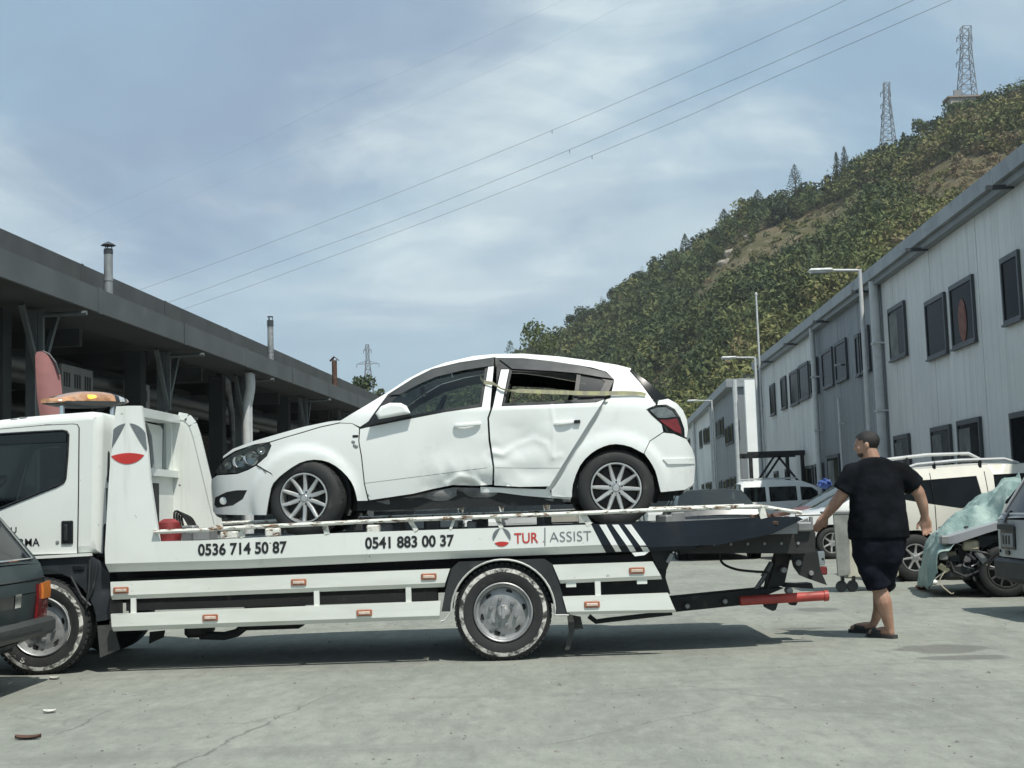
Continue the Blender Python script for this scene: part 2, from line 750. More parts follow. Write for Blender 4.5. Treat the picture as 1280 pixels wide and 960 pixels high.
def TP(pts, Y=YT):
    return [T(a, b, Y) for a, b in pts]


truck = thing('tow_truck', 'white flatbed tow truck with phone numbers along its bed, carrying a dented hatchback', 'tow truck', (0, 11.35, 0))
mb = MB()
WHITE = [(145, 508), (160, 507.2), (176.6, 507.2), (178.8, 528), (184, 559), (187.5, 600), (190, 617), (194.5, 647), (199, 676.8),
         (250, 675.6), (420, 666.5), (574, 661.2), (620, 659.8), (739, 655.6), (752, 681), (620, 686.6), (420, 694.2), (300, 700), (131.5, 704.7),
         (131, 687), (136, 602), (140, 547)]
mb.prism(TP(WHITE), YT, YT + 0.05)
LIP = [((131.5, 704.7), (133.6, 715.6)), ((300, 700), (300, 711)), ((420, 694.2), (420, 705.6)), ((620, 686.6), (620, 696.2)), ((752, 681), (758, 691))]


def lip_strip(mb, pairs, d=0.055, y=YT):
    vs, fs = [], []
    for a, b in pairs:
        xa, za = T(*a)
        xb, zb = T(*b)
        vs += [(xa, y, za), (xb, y + d, zb), (xb, y + d + 0.03, zb)]
    for i in range(len(pairs) - 1):
        for k in range(2):
            fs.append((3 * i + k, 3 * i + 1 + k, 3 * i + 4 + k, 3 * i + 3 + k))
    mb.add(vs, fs)


lip_strip(mb, LIP)
mb.build('bed_side_panel', M_TRUCK, truck)
mb = MB()
mb.prism(TP([(739.3, 655.6), (840, 652), (960, 646.3), (998, 645.8), (1004, 649), (966, 667), (900, 681), (813, 684), (752.3, 681)]), YT, YT + 0.05)
lip_strip(mb, [((752.3, 681), (758.3, 691)), ((813, 682), (814, 689.6)), ((870, 682), (870, 688))])
mb.build('rear_bed_panel', M_NAVY, truck)
for a, b, c, d in ((749, 757.5, 764.5, 772), (765, 773, 783, 790.5), (780.5, 789, 799.5, 807.5)):
    m2 = MB()
    dy = 0.006
    m2.prism([T(a, 655.9), T(b, 655.6), T(d, 681.2), T(c, 681.5)], YT - dy, YT + 0.001)
    x0, z0 = T(c, 681.5)
    x1, z1 = T(d, 681.2)
    x2, z2 = T(c + 5.5, 690)
    x3, z3 = T(d + 5.5, 689.6)
    m2.add([(x0, YT - dy, z0), (x1, YT - dy, z1), (x3, YT + 0.045, z3), (x2, YT + 0.045, z2)], [(0, 3, 2, 1)])
    m2.build('slanted_stripe', M_WHITED, truck)
m2 = MB()
m2.prism([T(790, 691), T(812, 689.5), T(806, 694), T(794, 695.5)], YT + 0.02, YT + 0.03)
m2.build('peeling_strip', M_WHITED, truck)

# lettering on the bed side


def on_bed(px, py, Y=YT - 0.004):
    x0, z0 = T(px, py, Y)
    return lambda u, v: (x0 + u, Y, z0 + v)


def bed_text(name, body, x0, y0, x1, y1, m, bold, space=1.0, Y=YT - 0.004):
    """(x0, y0) lower left, (x1, y1) upper right, measured on the photograph's slanting base line"""
    a, b = T(x0, y0, Y), T(x1, y1, Y)
    m_ = MB()
    text_mb(m_, body, on_bed(x0, y0, Y), b[0] - a[0], b[1] - a[1], bold, space=space)
    return m_.build(name, m, truck)


bed_text('phone_number', '0536 714 50 87', 247.5, 695, 358.5, 676, M_INK, 0.03)
bed_text('phone_number', '0541 883 00 37', 456.5, 686.5, 567.5, 668, M_INK, 0.03)
bed_text('brand_word', 'TUR', 643, 679.5, 672.5, 665.5, M_REDL, 0.012)
bed_text('brand_word', 'ASSIST', 687, 677.5, 739, 663.5, M_GREYL, -0.012)
m2 = MB()
m2.prism([T(680.6, 682), T(681.8, 682), T(681.8, 659.5), T(680.6, 659.5)], YT - 0.004, YT - 0.001)
m2.build('divider_line', M_GREYL, truck)


def lobes(cx_, cz, rx, rz, y, inner=0.42, gap=8, clip=None, dh=0.0):
    """round emblem of three lens-shaped lobes"""
    out = []
    for k, m_ in ((0, M_GREYL), (1, M_GREYL), (2, M_REDL)):
        a0 = (90, 330, 210)[k] + gap
        a1 = (210, 450, 330)[k] - gap
        pts = []
        for i in range(15):
            a = R(a0 + (a1 - a0) * i / 14)
            pts.append((cx_ + rx * math.cos(a), cz + rz * math.sin(a)))
        p0, p1 = Vector(pts[-1]), Vector(pts[0])
        mid = (p0 + p1) / 2
        bul = (Vector((cx_, cz)) - mid) * inner * (0.55 if k == 2 else 0.12)
        for i in range(1, 9):
            t = i / 9
            pts.append(tuple(p0.lerp(p1, t) + bul * (4 * t * (1 - t))))
        if clip:
            pts = [(min(max(p[0], clip(p[1])[0]), clip(p[1])[1]), p[1]) for p in pts]
        q = MB().prism(pts, y, y + 0.0025)
        out.append((q, m_))
    return out


ex, ez = T(627, 671.5)
m2 = MB()
for q, m_ in lobes(ex, ez, 11.3 / 155, 11.3 / 155, YT - 0.004):
    q.build('emblem_lobe', m_, truck)
ex, ez = T(159.7, 554.5)


def pil_clip(z):
    t = (z - T(0, 602)[1]) / (T(0, 508)[1] - T(0, 602)[1])
    return (T(136.5 + 8.5 * t, 560)[0], T(187.5 - 9.5 * t, 560)[0])


for q, m_ in lobes(ex, ez, 25.5 / 155, 25.5 / 155, YT - 0.004, 0.4, 6, pil_clip):
    q.build('emblem_lobe', m_, truck)

# headboard: back wall with opening, far panel, top beam
XB = -3.30
mb = MB()
mb.box((XB - 0.05, YT + 0.50, 1.0), (XB, YF - 0.03, 1.60))
mb.box((XB - 0.05, YT + 0.50, 1.60), (XB, YT + 0.62, 2.17))
mb.box((XB - 0.05, YT + 0.95, 1.60), (XB, YT + 1.03, 2.17))
mb.box((XB - 0.05, YF - 0.10, 1.60), (XB, YF - 0.03, 2.17))
mb.build('headboard', M_TRUCK, truck)
MB().box((XB - 0.06, YT + 0.50, 1.60), (XB + 0.05, YF - 0.03, 1.665)).build('cross_rail', M_TRUCK, truck)
mb = MB()
FARP = [(205, 527), (224, 520.5), (235, 523), (242, 531), (246, 545), (263, 615), (274, 660), (210, 662), (203, 600)]
mb.prism(TP(FARP, YF - 0.03), YF - 0.03, YF)
mb.build('far_headboard_panel', M_TRUCK, truck)
mb = MB()
na, nb_, fa, fb = T(150, 509.5), T(177, 509), T(198, 519.5, YF), T(226, 519.5, YF)
fc, fd = T(235, 522, YF), T(245, 536, YF)
hz = 0.075
vs = []
for (a, y) in ((na, YT + 0.003), (nb_, YT + 0.003), (fb, YF), (fa, YF)):
    vs += [(a[0], y, a[1]), (a[0], y, a[1] - hz)]
mb.add(vs, [(0, 2, 4, 6), (7, 5, 3, 1), (0, 1, 3, 2), (2, 3, 5, 4), (4, 5, 7, 6), (6, 7, 1, 0)])
mb.build('headboard_top_beam', M_TRUCK, truck)
edge = [T(a, b, YF) for a, b in ((224, 520), (235, 522), (242, 530.5), (247, 545), (264, 615), (275, 660))]
mb = MB()
for a, b in zip(edge[:-1], edge[1:]):
    mb.bar((a[0], YF - 0.02, a[1]), (b[0], YF - 0.02, b[1]), 0.07, 0.035, (0, 1, 0))
mb.build('panel_edging', M_TRUCK, truck)
MB().tube([(T(181, 530, 11.4)[0], 11.4, T(181, 530, 11.4)[1]), (T(187, 545, 11.4)[0], 11.4, T(187, 545, 11.4)[1]), (T(189, 566, 11.4)[0], 11.4, T(189, 566, 11.4)[1]), (T(191, 585, 11.4)[0], 11.4, T(191, 585, 11.4)[1])], 0.02).build('hand_rail', M_GREYM, truck)

# bed floor, rails, clutter along the edge
x_tail = T(998, 646)[0]
mb = MB()
mb.box((XB, YT + 0.06, 0.93), (x_tail, YF - 0.02, 1.02))
mb.box((XB, YF - 0.02, 0.80), (x_tail, YF + 0.03, 1.04))
mb.build('bed_floor', M_GREYM, truck)


def tube_px(pts, Y, r, n=8):
    return MB().tube([(T(a, b, Y)[0], Y, T(a, b, Y)[1]) for a, b in pts], r, n)


tube_px([(192, 665), (255, 662.4), (300, 659.6), (380, 655.8), (455, 652), (530, 648.8), (640, 645), (740, 641), (850, 636.2), (952, 632.8)], YT - 0.02, 0.017).build('side_rail', M_RAIL, truck)
tube_px([(952, 633), (975, 637), (1002, 641)], YT + 0.01, 0.016).build('side_rail', M_RAIL, truck)
tube_px([(250, 655), (500, 646), (750, 638), (930, 632)], YF, 0.017).build('side_rail', M_RAIL, truck)
for a, b, w in ((300, 303, 3.2), (405, 409, 3.2), (512, 521, 2.6), (568, 563, 1.6), (620, 627, 2.6), (728, 737, 3.6), (951, 955, 4.2)):
    y0 = 663.5 - (a - 194) * 0.0415
    y1 = 676.0 - (a - 194) * 0.0372
    p, q = T(a, y0, YT), T(b, y1, YT)
    MB().bar((p[0], YT + 0.012, p[1]), (q[0], YT + 0.012, q[1]), w * 2 / 155, 0.03, (0, 1, 0)).build('rail_post', M_RAIL, truck)
for x0, y0, x1, y1, Y in ((331, 660, 349, 668, 10.45), (275, 664, 296, 671, 10.45), (458, 656, 474, 664, 10.5), (572, 650, 579, 661, 12.2), (604, 641, 607, 652, 12.2)):
    a, b = T(x0, y1, Y), T(x1, y0, Y)
    MB().box((a[0], Y, a[1] - 0.02), (b[0], Y + 0.09, b[1]), bev=0.01).build('stake_bracket', M_RAIL, truck)
for x0, x1 in ((264, 279), (505, 515), (640, 650), (700, 708), (905, 916)):
    y = 662 - (x0 - 194) * 0.037
    p = T(x0, y - 1, YT)
    q = T(x1, y - 0.5, YT)
    MB().ball(((p[0] + q[0]) / 2, YT + 0.0, p[1] - 0.004), ((q[0] - p[0]) / 2, 0.02, 0.016), 8, 5).build('rail_clamp', M_RAIL, truck)
# loose scrap and straps heaped at the tail of the bed
rnd = random.Random(5)
mb = MB()
for i in range(16):
    x = T(958 + rnd.random() * 40, 640)[0]
    y = YT + 0.02 + rnd.random() * 0.5
    z = 1.03 + rnd.random() * 0.06 * (1 - i / 20)
    M_ = Matrix.Translation((x, y, z)) @ Matrix.Rotation(rnd.random() * 3, 4, 'Z') @ Matrix.Rotation(rnd.uniform(-.3, .3), 4, 'Y')
    mb.box((-0.09 * rnd.uniform(.5, 1.3), -0.03, -0.016), (0.09, 0.03, 0.016), M_, bev=0.006)
mb.build('tail_scrap', M_RUSTY, truck)
# red can and hoses by the headboard
p = T(211, 668, 10.75)
can = MB().lathe([(0.0, -0.12), (0.085, -0.12), (0.10, -0.10), (0.105, 0.02), (0.09, 0.10), (0.04, 0.13), (0, 0.13)], 20, (p[0], 10.75, p[1]), 'z').build('red_winch_drum', simple('winch_red', (0.26, 0.035, 0.035), 0.55, 0, .4, 8, dirt=((.05, .03, .03), .7)), truck, True)
mb = MB()
for k in range(4):
    a = T(221 + k * 4.5, 672, 10.8 + k * 0.05)
    b = T(218 + k * 3.0, 641 + k * 1.5, 10.8 + k * 0.05)
    c = T(231 + k * 3.4, 645 + k, 10.9 + k * 0.05)
    d = T(243 + k * 2.4, 666, 10.9 + k * 0.05)
    y = 10.8 + k * 0.05
    mb.tube(spline([(a[0], y, a[1] - 0.03), (b[0], y, b[1]), (c[0], y + .05, c[1]), (d[0], y + .05, d[1])], 6), 0.010, 6)
mb.build('hydraulic_hose', M_BLACK, truck, True)
mb = MB()
for k, (a, b, y) in enumerate(((252, 668, 10.6), (262, 667, 10.7), (238, 670, 10.65), (480, 655, 10.9), (508, 652, 11.2), (540, 650, 11.4), (590, 648, 11.0), (600, 648, 11.8), (680, 646, 11.3), (830, 645, 10.7), (845, 643, 10.8))):
    p = T(a, b, y)
    M_ = Matrix.Translation((p[0], y, 1.06)) @ Matrix.Rotation(k * 1.3, 4, 'Z')
    MB().box((-0.07, -0.04, -0.04), (0.07, 0.04, 0.05 + 0.02 * (k % 3)), M_, bev=0.012).build('wheel_chock', M_GREYM, truck)
# chassis rails, with black blocks added to darken the gaps between boards
mb = MB()
xa, xb = T(120, 740)[0], T(818, 720)[0]
mb.box((xa, YT + 0.28, 0.60), (xb, YF - 0.3, 0.95))
mb.box((T(-60, 740)[0], YT + 0.55, 0.52), (xb - 0.05, YT + 0.68, 0.74))
mb.box((T(-60, 740)[0], YF - 0.68, 0.52), (xb - 0.05, YF - 0.55, 0.74))
mb.box((T(150, 740)[0], YT + 0.16, 0.48), (T(545, 740)[0], YT + 0.30, 0.74))
mb.prism(TP([(640, 700), (836, 690), (832, 722), (838, 742), (706, 762), (660, 740)], YT + 0.2), YT + 0.2, YT + 0.6)
mb.build('chassis_and_gap_fill', M_BLACK, truck)
mb = MB()
mb.prism(TP([(812, 688), (842, 687), (834, 711), (822, 711)], YT + 0.12), YT + 0.12, YT + 0.2)
mb.build('bed_bracket', M_BLACK, truck)
m2 = MB()
m2.bar((T(842, 693)[0], YT + 0.1, T(842, 693)[1]), (T(836, 704)[0], YT + 0.1, T(836, 704)[1]), 0.03, 0.03, (0, 1, 0))
m2.build('latch', M_GREYM, truck)

# skirt boards: flat face and a folded lower lip


def skirt(top0, top1, fold0, fold1, bot0, bot1, name='skirt_board'):
    q = MB()
    y = YT
    A = [T(*p) for p in (top0, top1, fold1, fold0, bot0, bot1)]
    v = [(A[0][0], y, A[0][1]), (A[1][0], y, A[1][1]), (A[2][0], y, A[2][1]), (A[3][0], y, A[3][1]),
         (A[4][0], y + 0.03, A[4][1]), (A[5][0], y + 0.03, A[5][1]),
         (A[0][0], y + 0.035, A[0][1]), (A[1][0], y + 0.035, A[1][1]), (A[4][0], y + 0.036, A[4][1] + .002), (A[5][0], y + 0.036, A[5][1] + .002)]
    q.add(v, [(0, 3, 2, 1), (3, 4, 5, 2), (0, 1, 7, 6), (4, 8, 9, 5), (0, 6, 8, 4, 3), (1, 2, 5, 9, 7), (6, 7, 9, 8)])
    return q.build(name, M_BOARD, truck)


def marker(par, px, py):
    x, z = T(px, py)
    fr = MB().box((x - 0.062, YT - 0.012, z - 0.026), (x + 0.062, YT + 0.001, z + 0.026), bev=0.012).build('marker_lamp', simple('marker_amber', (0.36, 0.13, 0.07), 0.35, 0, .2, 20, coat=.4), par)
    MB().box((x - 0.046, YT - 0.018, z - 0.012), (x + 0.046, YT - 0.010, z + 0.012), bev=0.005).build('lens', simple('marker_lens', (0.62, 0.50, 0.42), 0.25, 0, .2, 40, coat=.4), par)


sk = skirt((138, 727.6), (562.5, 710.9), (138.6, 744.6), (556.5, 728.5), (138.6, 750), (555.5, 734))
for a, b in ((151.5, 737.8), (373.5, 727.8), (536, 720.8)):
    marker(sk, a, b)
sk = skirt((138.4, 767.6), (551, 751.2), (139.6, 783.5), (549.3, 769.5), (140, 789.6), (549, 774.4))
for a, b in ((263, 772), (455.5, 766)):
    marker(sk, a, b)
sk = skirt((691, 706.2), (816, 702), (699, 725), (826, 719.5), (700.5, 729.8), (828, 724.2))
marker(sk, 796, 713.2)
sk = skirt((703.4, 745.8), (835, 741.2), (708.6, 764.6), (843.5, 762), (709.6, 769), (846, 765.8))
marker(sk, 740, 755.6)
for x, a, b in ((166, 750, 767), (395.5, 740, 758), (510.5, 735, 754), (747.5, 728, 745)):
    p, q = T(x - 3.2, b), T(x + 3.2, a)
    MB().box((p[0], YT + 0.012, p[1] - 0.02), (q[0], YT + 0.034, q[1] + 0.02)).build('skirt_bracket', M_BOARD, truck)
for x, y in ((714, 731), (803, 727)):
    p = T(x, y)
    MB().box((p[0] - 0.04, YT + 0.02, p[1] - 0.02), (p[0] + 0.04, YT + 0.10, p[1] + 0.02)).build('skirt_bracket', M_BOARD, truck)
# rear mudguard with light edging
cxm, cym, rm = 629, 764.5, 65.0
arc = [(cxm + rm * math.cos(R(a)), cym - rm * math.sin(R(a))) for a in range(-4, 186, 8)]
outer = [(711, 770), (706, 752), (692, 707), (684, 698.5), (575, 702.3), (563.5, 711), (556, 741), (550.5, 776.5), (556, 775)]
mb = MB()
poly = TP(arc[::1] + outer[::-1][0:0]) if False else None
ring = []
n = len(arc)
ang = [R(a) for a in range(-4, 186, 8)]
vs, fs = [], []
cxx, cyy = cxm, cym


def ray_poly(a):
    dx, dy = math.cos(a), -math.sin(a)
    best = None
    pts = [(714, 775), (706, 752), (692, 707), (684, 698.5), (575, 702.3), (563.5, 711), (556, 741), (549, 780)]
    for (x1, y1), (x2, y2) in zip(pts[:-1], pts[1:]):
        det = dx * (y1 - y2) - dy * (x1 - x2)
        if abs(det) < 1e-9:
            continue
        t = ((x1 - cxx) * (y1 - y2) - (y1 - cyy) * (x1 - x2)) / det
        u = (dx * (y1 - cyy) - dy * (x1 - cxx)) / det
        if t > 0 and -0.02 <= u <= 1.02:
            best = max(best or 0, t)
    return max(best or rm + 3, rm + 1.5)


for a in ang:
    r1 = ray_poly(a)
    for y in (YT + 0.01, YT + 0.40):
        for r_ in (rm, r1):
            p = T(cxx + r_ * math.cos(a), cyy - r_ * math.sin(a))
            vs.append((p[0], y, p[1]))
for i in range(len(ang) - 1):
    k = 4 * i
    fs += [(k, k + 1, k + 5, k + 4), (k, k + 4, k + 6, k + 2), (k + 1, k + 3, k + 7, k + 5)]
mb.add(vs, fs)
guard = mb.build('mudguard', M_PLAST, truck)
MB().tube([(T(a, b)[0], YT + 0.004, T(a, b)[1]) for a, b in arc] and [(T(a, b)[0], YT + 0.004, T(a, b)[1]) for a, b in [(711, 769)] + arc + [(556, 775.5), (551, 777)]], 0.009, 6).build('guard_edging', simple('edging_grey', (0.5, 0.51, 0.48), 0.5), guard)
for pts, y in (([(709, 768), (716, 769), (719, 785), (712, 812), (706, 813), (711, 790)], YT + 0.14), ([(716, 769), (726, 771), (729, 786), (718, 788)], YT + 0.2),
               ([(121, 777), (139, 774), (150, 812), (125, 822)], YT + 0.10), ([(187, 790), (206, 788), (204, 797), (186, 805)], YT + 0.9)):
    MB().prism(TP(pts, y), y, y + 0.02).build('mud_flap', simple('flap_rubber', (0.055, 0.058, 0.055), 0.8, 0, .3, 8, bump=.2), truck)
mb = MB()
a, b = T(237, 795, 10.9), T(263, 787, 10.9)
mb.box((a[0], 10.7, a[1]), (b[0], 11.1, b[1] + 0.1), bev=0.03)
mb.tube([(T(x, y, 10.8)[0], 10.8, T(x, y, 10.8)[1]) for x, y in ((250, 794), (280, 795), (296, 791), (306, 783))], 0.035, 8)
a, b = T(306, 787, 10.9), T(378, 778, 10.9)
mb.box((a[0], 10.8, a[1]), (b[0], 11.1, b[1] + 0.15), bev=0.02)
mb.build('exhaust_pipe', M_BLACK, truck, True)
MB().tube([(T(x, y, 10.6)[0], 10.6, T(x, y, 10.6)[1]) for x, y in ((736, 770), (745, 777), (760, 775), (840, 766))], 0.02, 8).build('brake_rod', M_BLACK, truck, True)
# wing of the front wheel, dark plastic
mb = MB()
fx, fy, fr = 51, 782, 70
pts = [(fx + fr * math.cos(R(a)), fy - fr * math.sin(R(a))) for a in range(0, 171, 10)]
poly = [(137, 781), (137, 727), (121, 700), (111, 693), (-110, 704), (-112, 775)] + [(fx - fr, 778)]
outl = TP(pts + [(-30, 778), (-112, 775), (-110, 706), (111, 694.5), (121, 702), (137, 716), (137, 781)], 10.40)
q = MB()
panel(q, outl, lambda a, b: (a, 10.40, b), 0.12, (), 0.35)
wing = q.build('cab_wing', simple('wing_plastic', (0.028, 0.034, 0.040), 0.5, 0, .3, 5, bump=.1, dirt=((.09, .09, .085), .5)), truck)
a, b = T(91, 714, 10.40), T(105.5, 706, 10.40)
MB().box((a[0], 10.385, a[1]), (b[0], 10.41, b[1]), bev=0.01).build('step_recess', M_TRIM, truck)
mb = MB()
for pts in (((88, 720), (101, 745), (113, 757)), ((112, 700), (111, 730), (108, 760)), ((121, 706), (116, 735), (110, 748))):
    mb.tube([(T(x, y, 10.37)[0], 10.375, T(x, y, 10.37)[1]) for x, y in pts], 0.012, 6)
mb.build('wing_stay', M_PLAST, truck)

# cab
YC0, YC1 = 10.42, 12.30


def offset_poly(poly, d):
    n = len(poly)
    ar = sum(poly[i][0] * poly[(i + 1) % n][1] - poly[(i + 1) % n][0] * poly[i][1] for i in range(n))
    s_ = 1 if ar > 0 else -1
    out = []
    for i in range(n):
        a, b, c = Vector(poly[i - 1]), Vector(poly[i]), Vector(poly[(i + 1) % n])
        e1, e2 = (b - a).normalized(), (c - b).normalized()
        n1, n2 = Vector((-e1.y, e1.x)) * s_, Vector((-e2.y, e2.x)) * s_
        m_ = (n1 + n2)
        m_ = m_ / max(m_.length_squared, 0.3) * 2
        out.append(b + m_ * d)
    return out


def hull(mb, poly, y0, y1, r, holes=(), step=0.2, seg=4):
    """rounded box of a side outline; both sides are sheets with openings"""
    poly = resample(poly, step)
    rings = []
    for side in (0, 1):
        for k in range(seg + 1):
            t = k / seg if side == 0 else 1 - k / seg
            w = t * math.pi / 2
            q = offset_poly(poly, r * (1 - math.sin(w)))
            y = y0 + r * (1 - math.cos(w)) if side == 0 else y1 - r * (1 - math.cos(w))
            rings.append([(p[0], y, p[1]) for p in q])
    n = len(poly)
    vs = [v for g in rings for v in g]
    fs = []
    for i in range(len(rings) - 1):
        for k in range(n):
            fs.append((i * n + k, i * n + (k + 1) % n, (i + 1) * n + (k + 1) % n, (i + 1) * n + k))
    mb.add(vs, fs)
    ip = offset_poly(poly, r)
    panel(mb, ip, lambda a, b: (a, y0, b), step, holes, 0.03)
    panel(mb, ip, lambda a, b: (a, y1, b), step, holes, 0.03, Vector((0, -1, 0)), True)
    return mb


WIN = [(-95, 640), (-70, 552), (-40, 546), (0, 543), (40, 540.5), (79, 538.5), (84, 539.5), (86.2, 543.5), (85, 570), (82.6, 598), (80, 603), (72, 607.5), (0, 636), (-40, 650)]
CABO = [(-118, 693), (-116, 650), (-78, 548), (-45, 531), (0, 524), (30, 520.5), (70, 517), (112, 514), (124, 515), (127, 520), (125.5, 600), (124.5, 692), (60, 695.5)]
winp = TP(WIN, YC0)
cabp = TP(CABO, YC0)
mb = MB()
hull(mb, cabp, YC0, YC1, 0.07, [winp], 0.14)
cab = mb.build('cab', M_TRUCK, truck, True, 35)
mb = MB()
DOOR = [(-92, 692), (-100, 640), (-68, 545), (-40, 539.5), (0, 536.8), (55, 532), (90, 530.4), (96, 531), (98, 535), (97.2, 620), (96, 691.6), (30, 693.5)]
panel(mb, TP(DOOR, YC0 - 0.012), lambda a, b: (a, YC0 - 0.012, b), 0.12, [TP([(x, y) for x, y in WIN], YC0 - 0.012)], 0.012)
door = mb.build('door', M_TRUCK, truck)
q = MB()
dp_ = [(p[0], YC0 - 0.003, p[1]) for p in resample(TP(DOOR, YC0 - 0.012), .1)]
q.tube(dp_ + [dp_[0]], 0.0075, 5)
q.build('door_gap', M_TRIM, truck)
MB().prism(winp, YC0 + 0.012, YC0 + 0.018).build('door_window', glass('cab_glass', (0.34, 0.38, 0.38)), truck)
mb = MB()
lp = resample(winp, 0.05)
mb.tube([(p[0], YC0 - 0.014, p[1]) for p in lp] + [(lp[0][0], YC0 - 0.014, lp[0][1])], 0.011, 6)
mb.build('window_seal', M_TRIM, truck)
mb = MB()
mb.prism(TP([(-60, 552), (0, 545), (78, 540), (83, 542), (82.5, 552), (0, 556), (-64, 565)], YC0 - 0.03), YC0 - 0.032, YC0 - 0.027)
mb.build('rain_deflector', glass('smoked_deflector', (0.22, 0.25, 0.26)), truck)
mb = MB()
hx0, hz0 = T(77.5, 680.6, YC0)
hx1, hz1 = T(92.5, 650.6, YC0)
mb.box((hx0, YC0 - 0.026, hz0), (hx1, YC0 - 0.010, hz1), bev=0.035)
hd = mb.build('door_handle', M_TRIM, door, True)
MB().box((hx0 + 0.025, YC0 - 0.038, hz0 + 0.03), (hx0 + 0.055, YC0 - 0.024, hz1 - 0.03), bev=0.008).build('handle_grip', M_PLAST, door)
kx, kz = T(72.5, 678, YC0)
MB().lathe([(0, -0.006), (0.014, -0.005), (0.016, 0)], 12, (kx, YC0 - 0.012, kz)).build('key_lock', M_GREYM, door)
mb = MB()
for body, x0, y0, x1, y1 in (('YOLU', -11, 667.2, 20.8, 658.0), ('KURTARMA', -19, 684.6, 49.6, 672.0)):
    a, b = T(x0, y0, YC0 - 0.016), T(x1, y1, YC0 - 0.016)
    text_mb(mb, body, lambda u, v, a=a: (a[0] + u, YC0 - 0.016, a[1] + v), b[0] - a[0], b[1] - a[1] - 0.004, 0.012)
mb.build('door_lettering', M_INK, truck)
mb = MB()
mb.prism(TP([(-110, 703), (39, 695.5), (111, 691.5), (112, 695), (39, 699), (-110, 707)], 10.37), 10.37, 10.45)
mb.build('sill_trim', M_TRUCK, truck)
# inside the cab
mb = MB()
for y in (10.62, 11.55):
    a = T(20, 625, 10.8)
    mb.box((a[0] - 0.05, y, a[1] - 0.25), (a[0] + 0.45, y + 0.5, a[1] - 0.1), bev=0.04)
    M_ = Matrix.Translation((a[0] + 0.42, y + 0.25, a[1] - 0.1)) @ Matrix.Rotation(R(14), 4, 'Y')
    mb.box((-0.07, -0.24, 0), (0.07, 0.24, 0.42), M_, bev=0.05)
    mb.box((-0.05, -0.12, 0.45), (0.05, 0.12, 0.64), M_, bev=0.04)
mb.build('cab_seat', M_SEAT, truck)
mb = MB()
a = T(-20, 612, 10.9)
M_ = Matrix.Translation((a[0], 10.95, a[1])) @ Matrix.Rotation(R(-35), 4, 'Y')
ringp = [M_ @ Vector((0.19 * math.cos(t * math.pi / 12), 0.19 * math.sin(t * math.pi / 12), 0)) for t in range(25)]
mb.tube(ringp, 0.016, 6)
mb.tube([M_ @ Vector((0, 0, 0)), M_ @ Vector((0.1, 0, -0.4))], 0.03, 6)
mb.bar(M_ @ Vector((-0.19, 0, 0)), M_ @ Vector((0.19, 0, 0)), 0.03, 0.02)
mb.build('steering_wheel', M_TRIM, truck)
mb = MB()
mb.box((cabp[0][0] + 0.06, YC0 + 0.05, 0.95), (cabp[6][0] + 0.12, YC1 - 0.05, 1.03))
mb.build('cab_floor', M_SEAT, truck)
p = T(75, 572, 11.3)
MB().box((p[0] - 0.05, 11.4, p[1] - 0.1), (p[0] + 0.05, 11.7, p[1] + 0.14), bev=0.03).build('seat_cushion', simple('pink_cloth', (0.42, 0.22, 0.25), 0.9), truck)
# gear behind the cab: filter, chrome stack, hoses
mb = MB()
a = T(128, 600, 10.62)
mb.lathe([(0, -0.15), (0.045, -0.15), (0.06, -0.13), (0.06, 0.10), (0.048, 0.14), (0, 0.14)], 16, (a[0], 10.62, T(128, 582, 10.62)[1]), 'z')
mb.build('air_filter', M_BLACK, truck, True)
MB().tube([(T(132, 538, 10.6)[0], 10.6, T(132, 538, 10.6)[1]), (T(131.5, 566, 10.6)[0], 10.6, T(131.5, 566, 10.6)[1])], 0.022, 10).build('intake_pipe', M_CHROME, truck, True)
mb = MB()
a = T(124, 666, 10.55)
mb.box((a[0] - 0.04, 10.5, a[1] - 0.22), (a[0] + 0.07, 10.8, a[1] + 0.08), bev=0.03)
mb.box((T(121, 715)[0], 10.75, T(121, 715)[1] - 0.2), (T(134, 560)[0], 11.8, T(134, 600)[1]))
for k in range(3):
    mb.tube([(T(x, y, 10.5)[0], 10.5 + 0.04 * k, T(x, y, 10.5)[1]) for x, y in ((127 + k, 610), (123 + k * 2, 650), (122, 690), (126 - k * 2, 730))], 0.011, 6)
mb.build('engine_hose', M_BLACK, truck)
MB().box((T(117, 658, 10.45)[0], 10.44, T(117, 658, 10.45)[1]), (T(123.5, 654.5, 10.45)[0], 10.5, T(123.5, 654.5, 10.45)[1])).build('cab_catch', M_CHROME, truck)
# beacon bar on the roof
mb = MB()
e0, e1 = P(57, 502, 10.70), P(154, 503.5, 11.55)
dv = (e1 - e0)
L = dv.length
ux = dv.normalized()
uz = Vector((0, 0, 1))
uy = uz.cross(ux)
Mb_ = Matrix((ux, uy, uz)).transposed().to_4x4()
Mb_.translation = e0


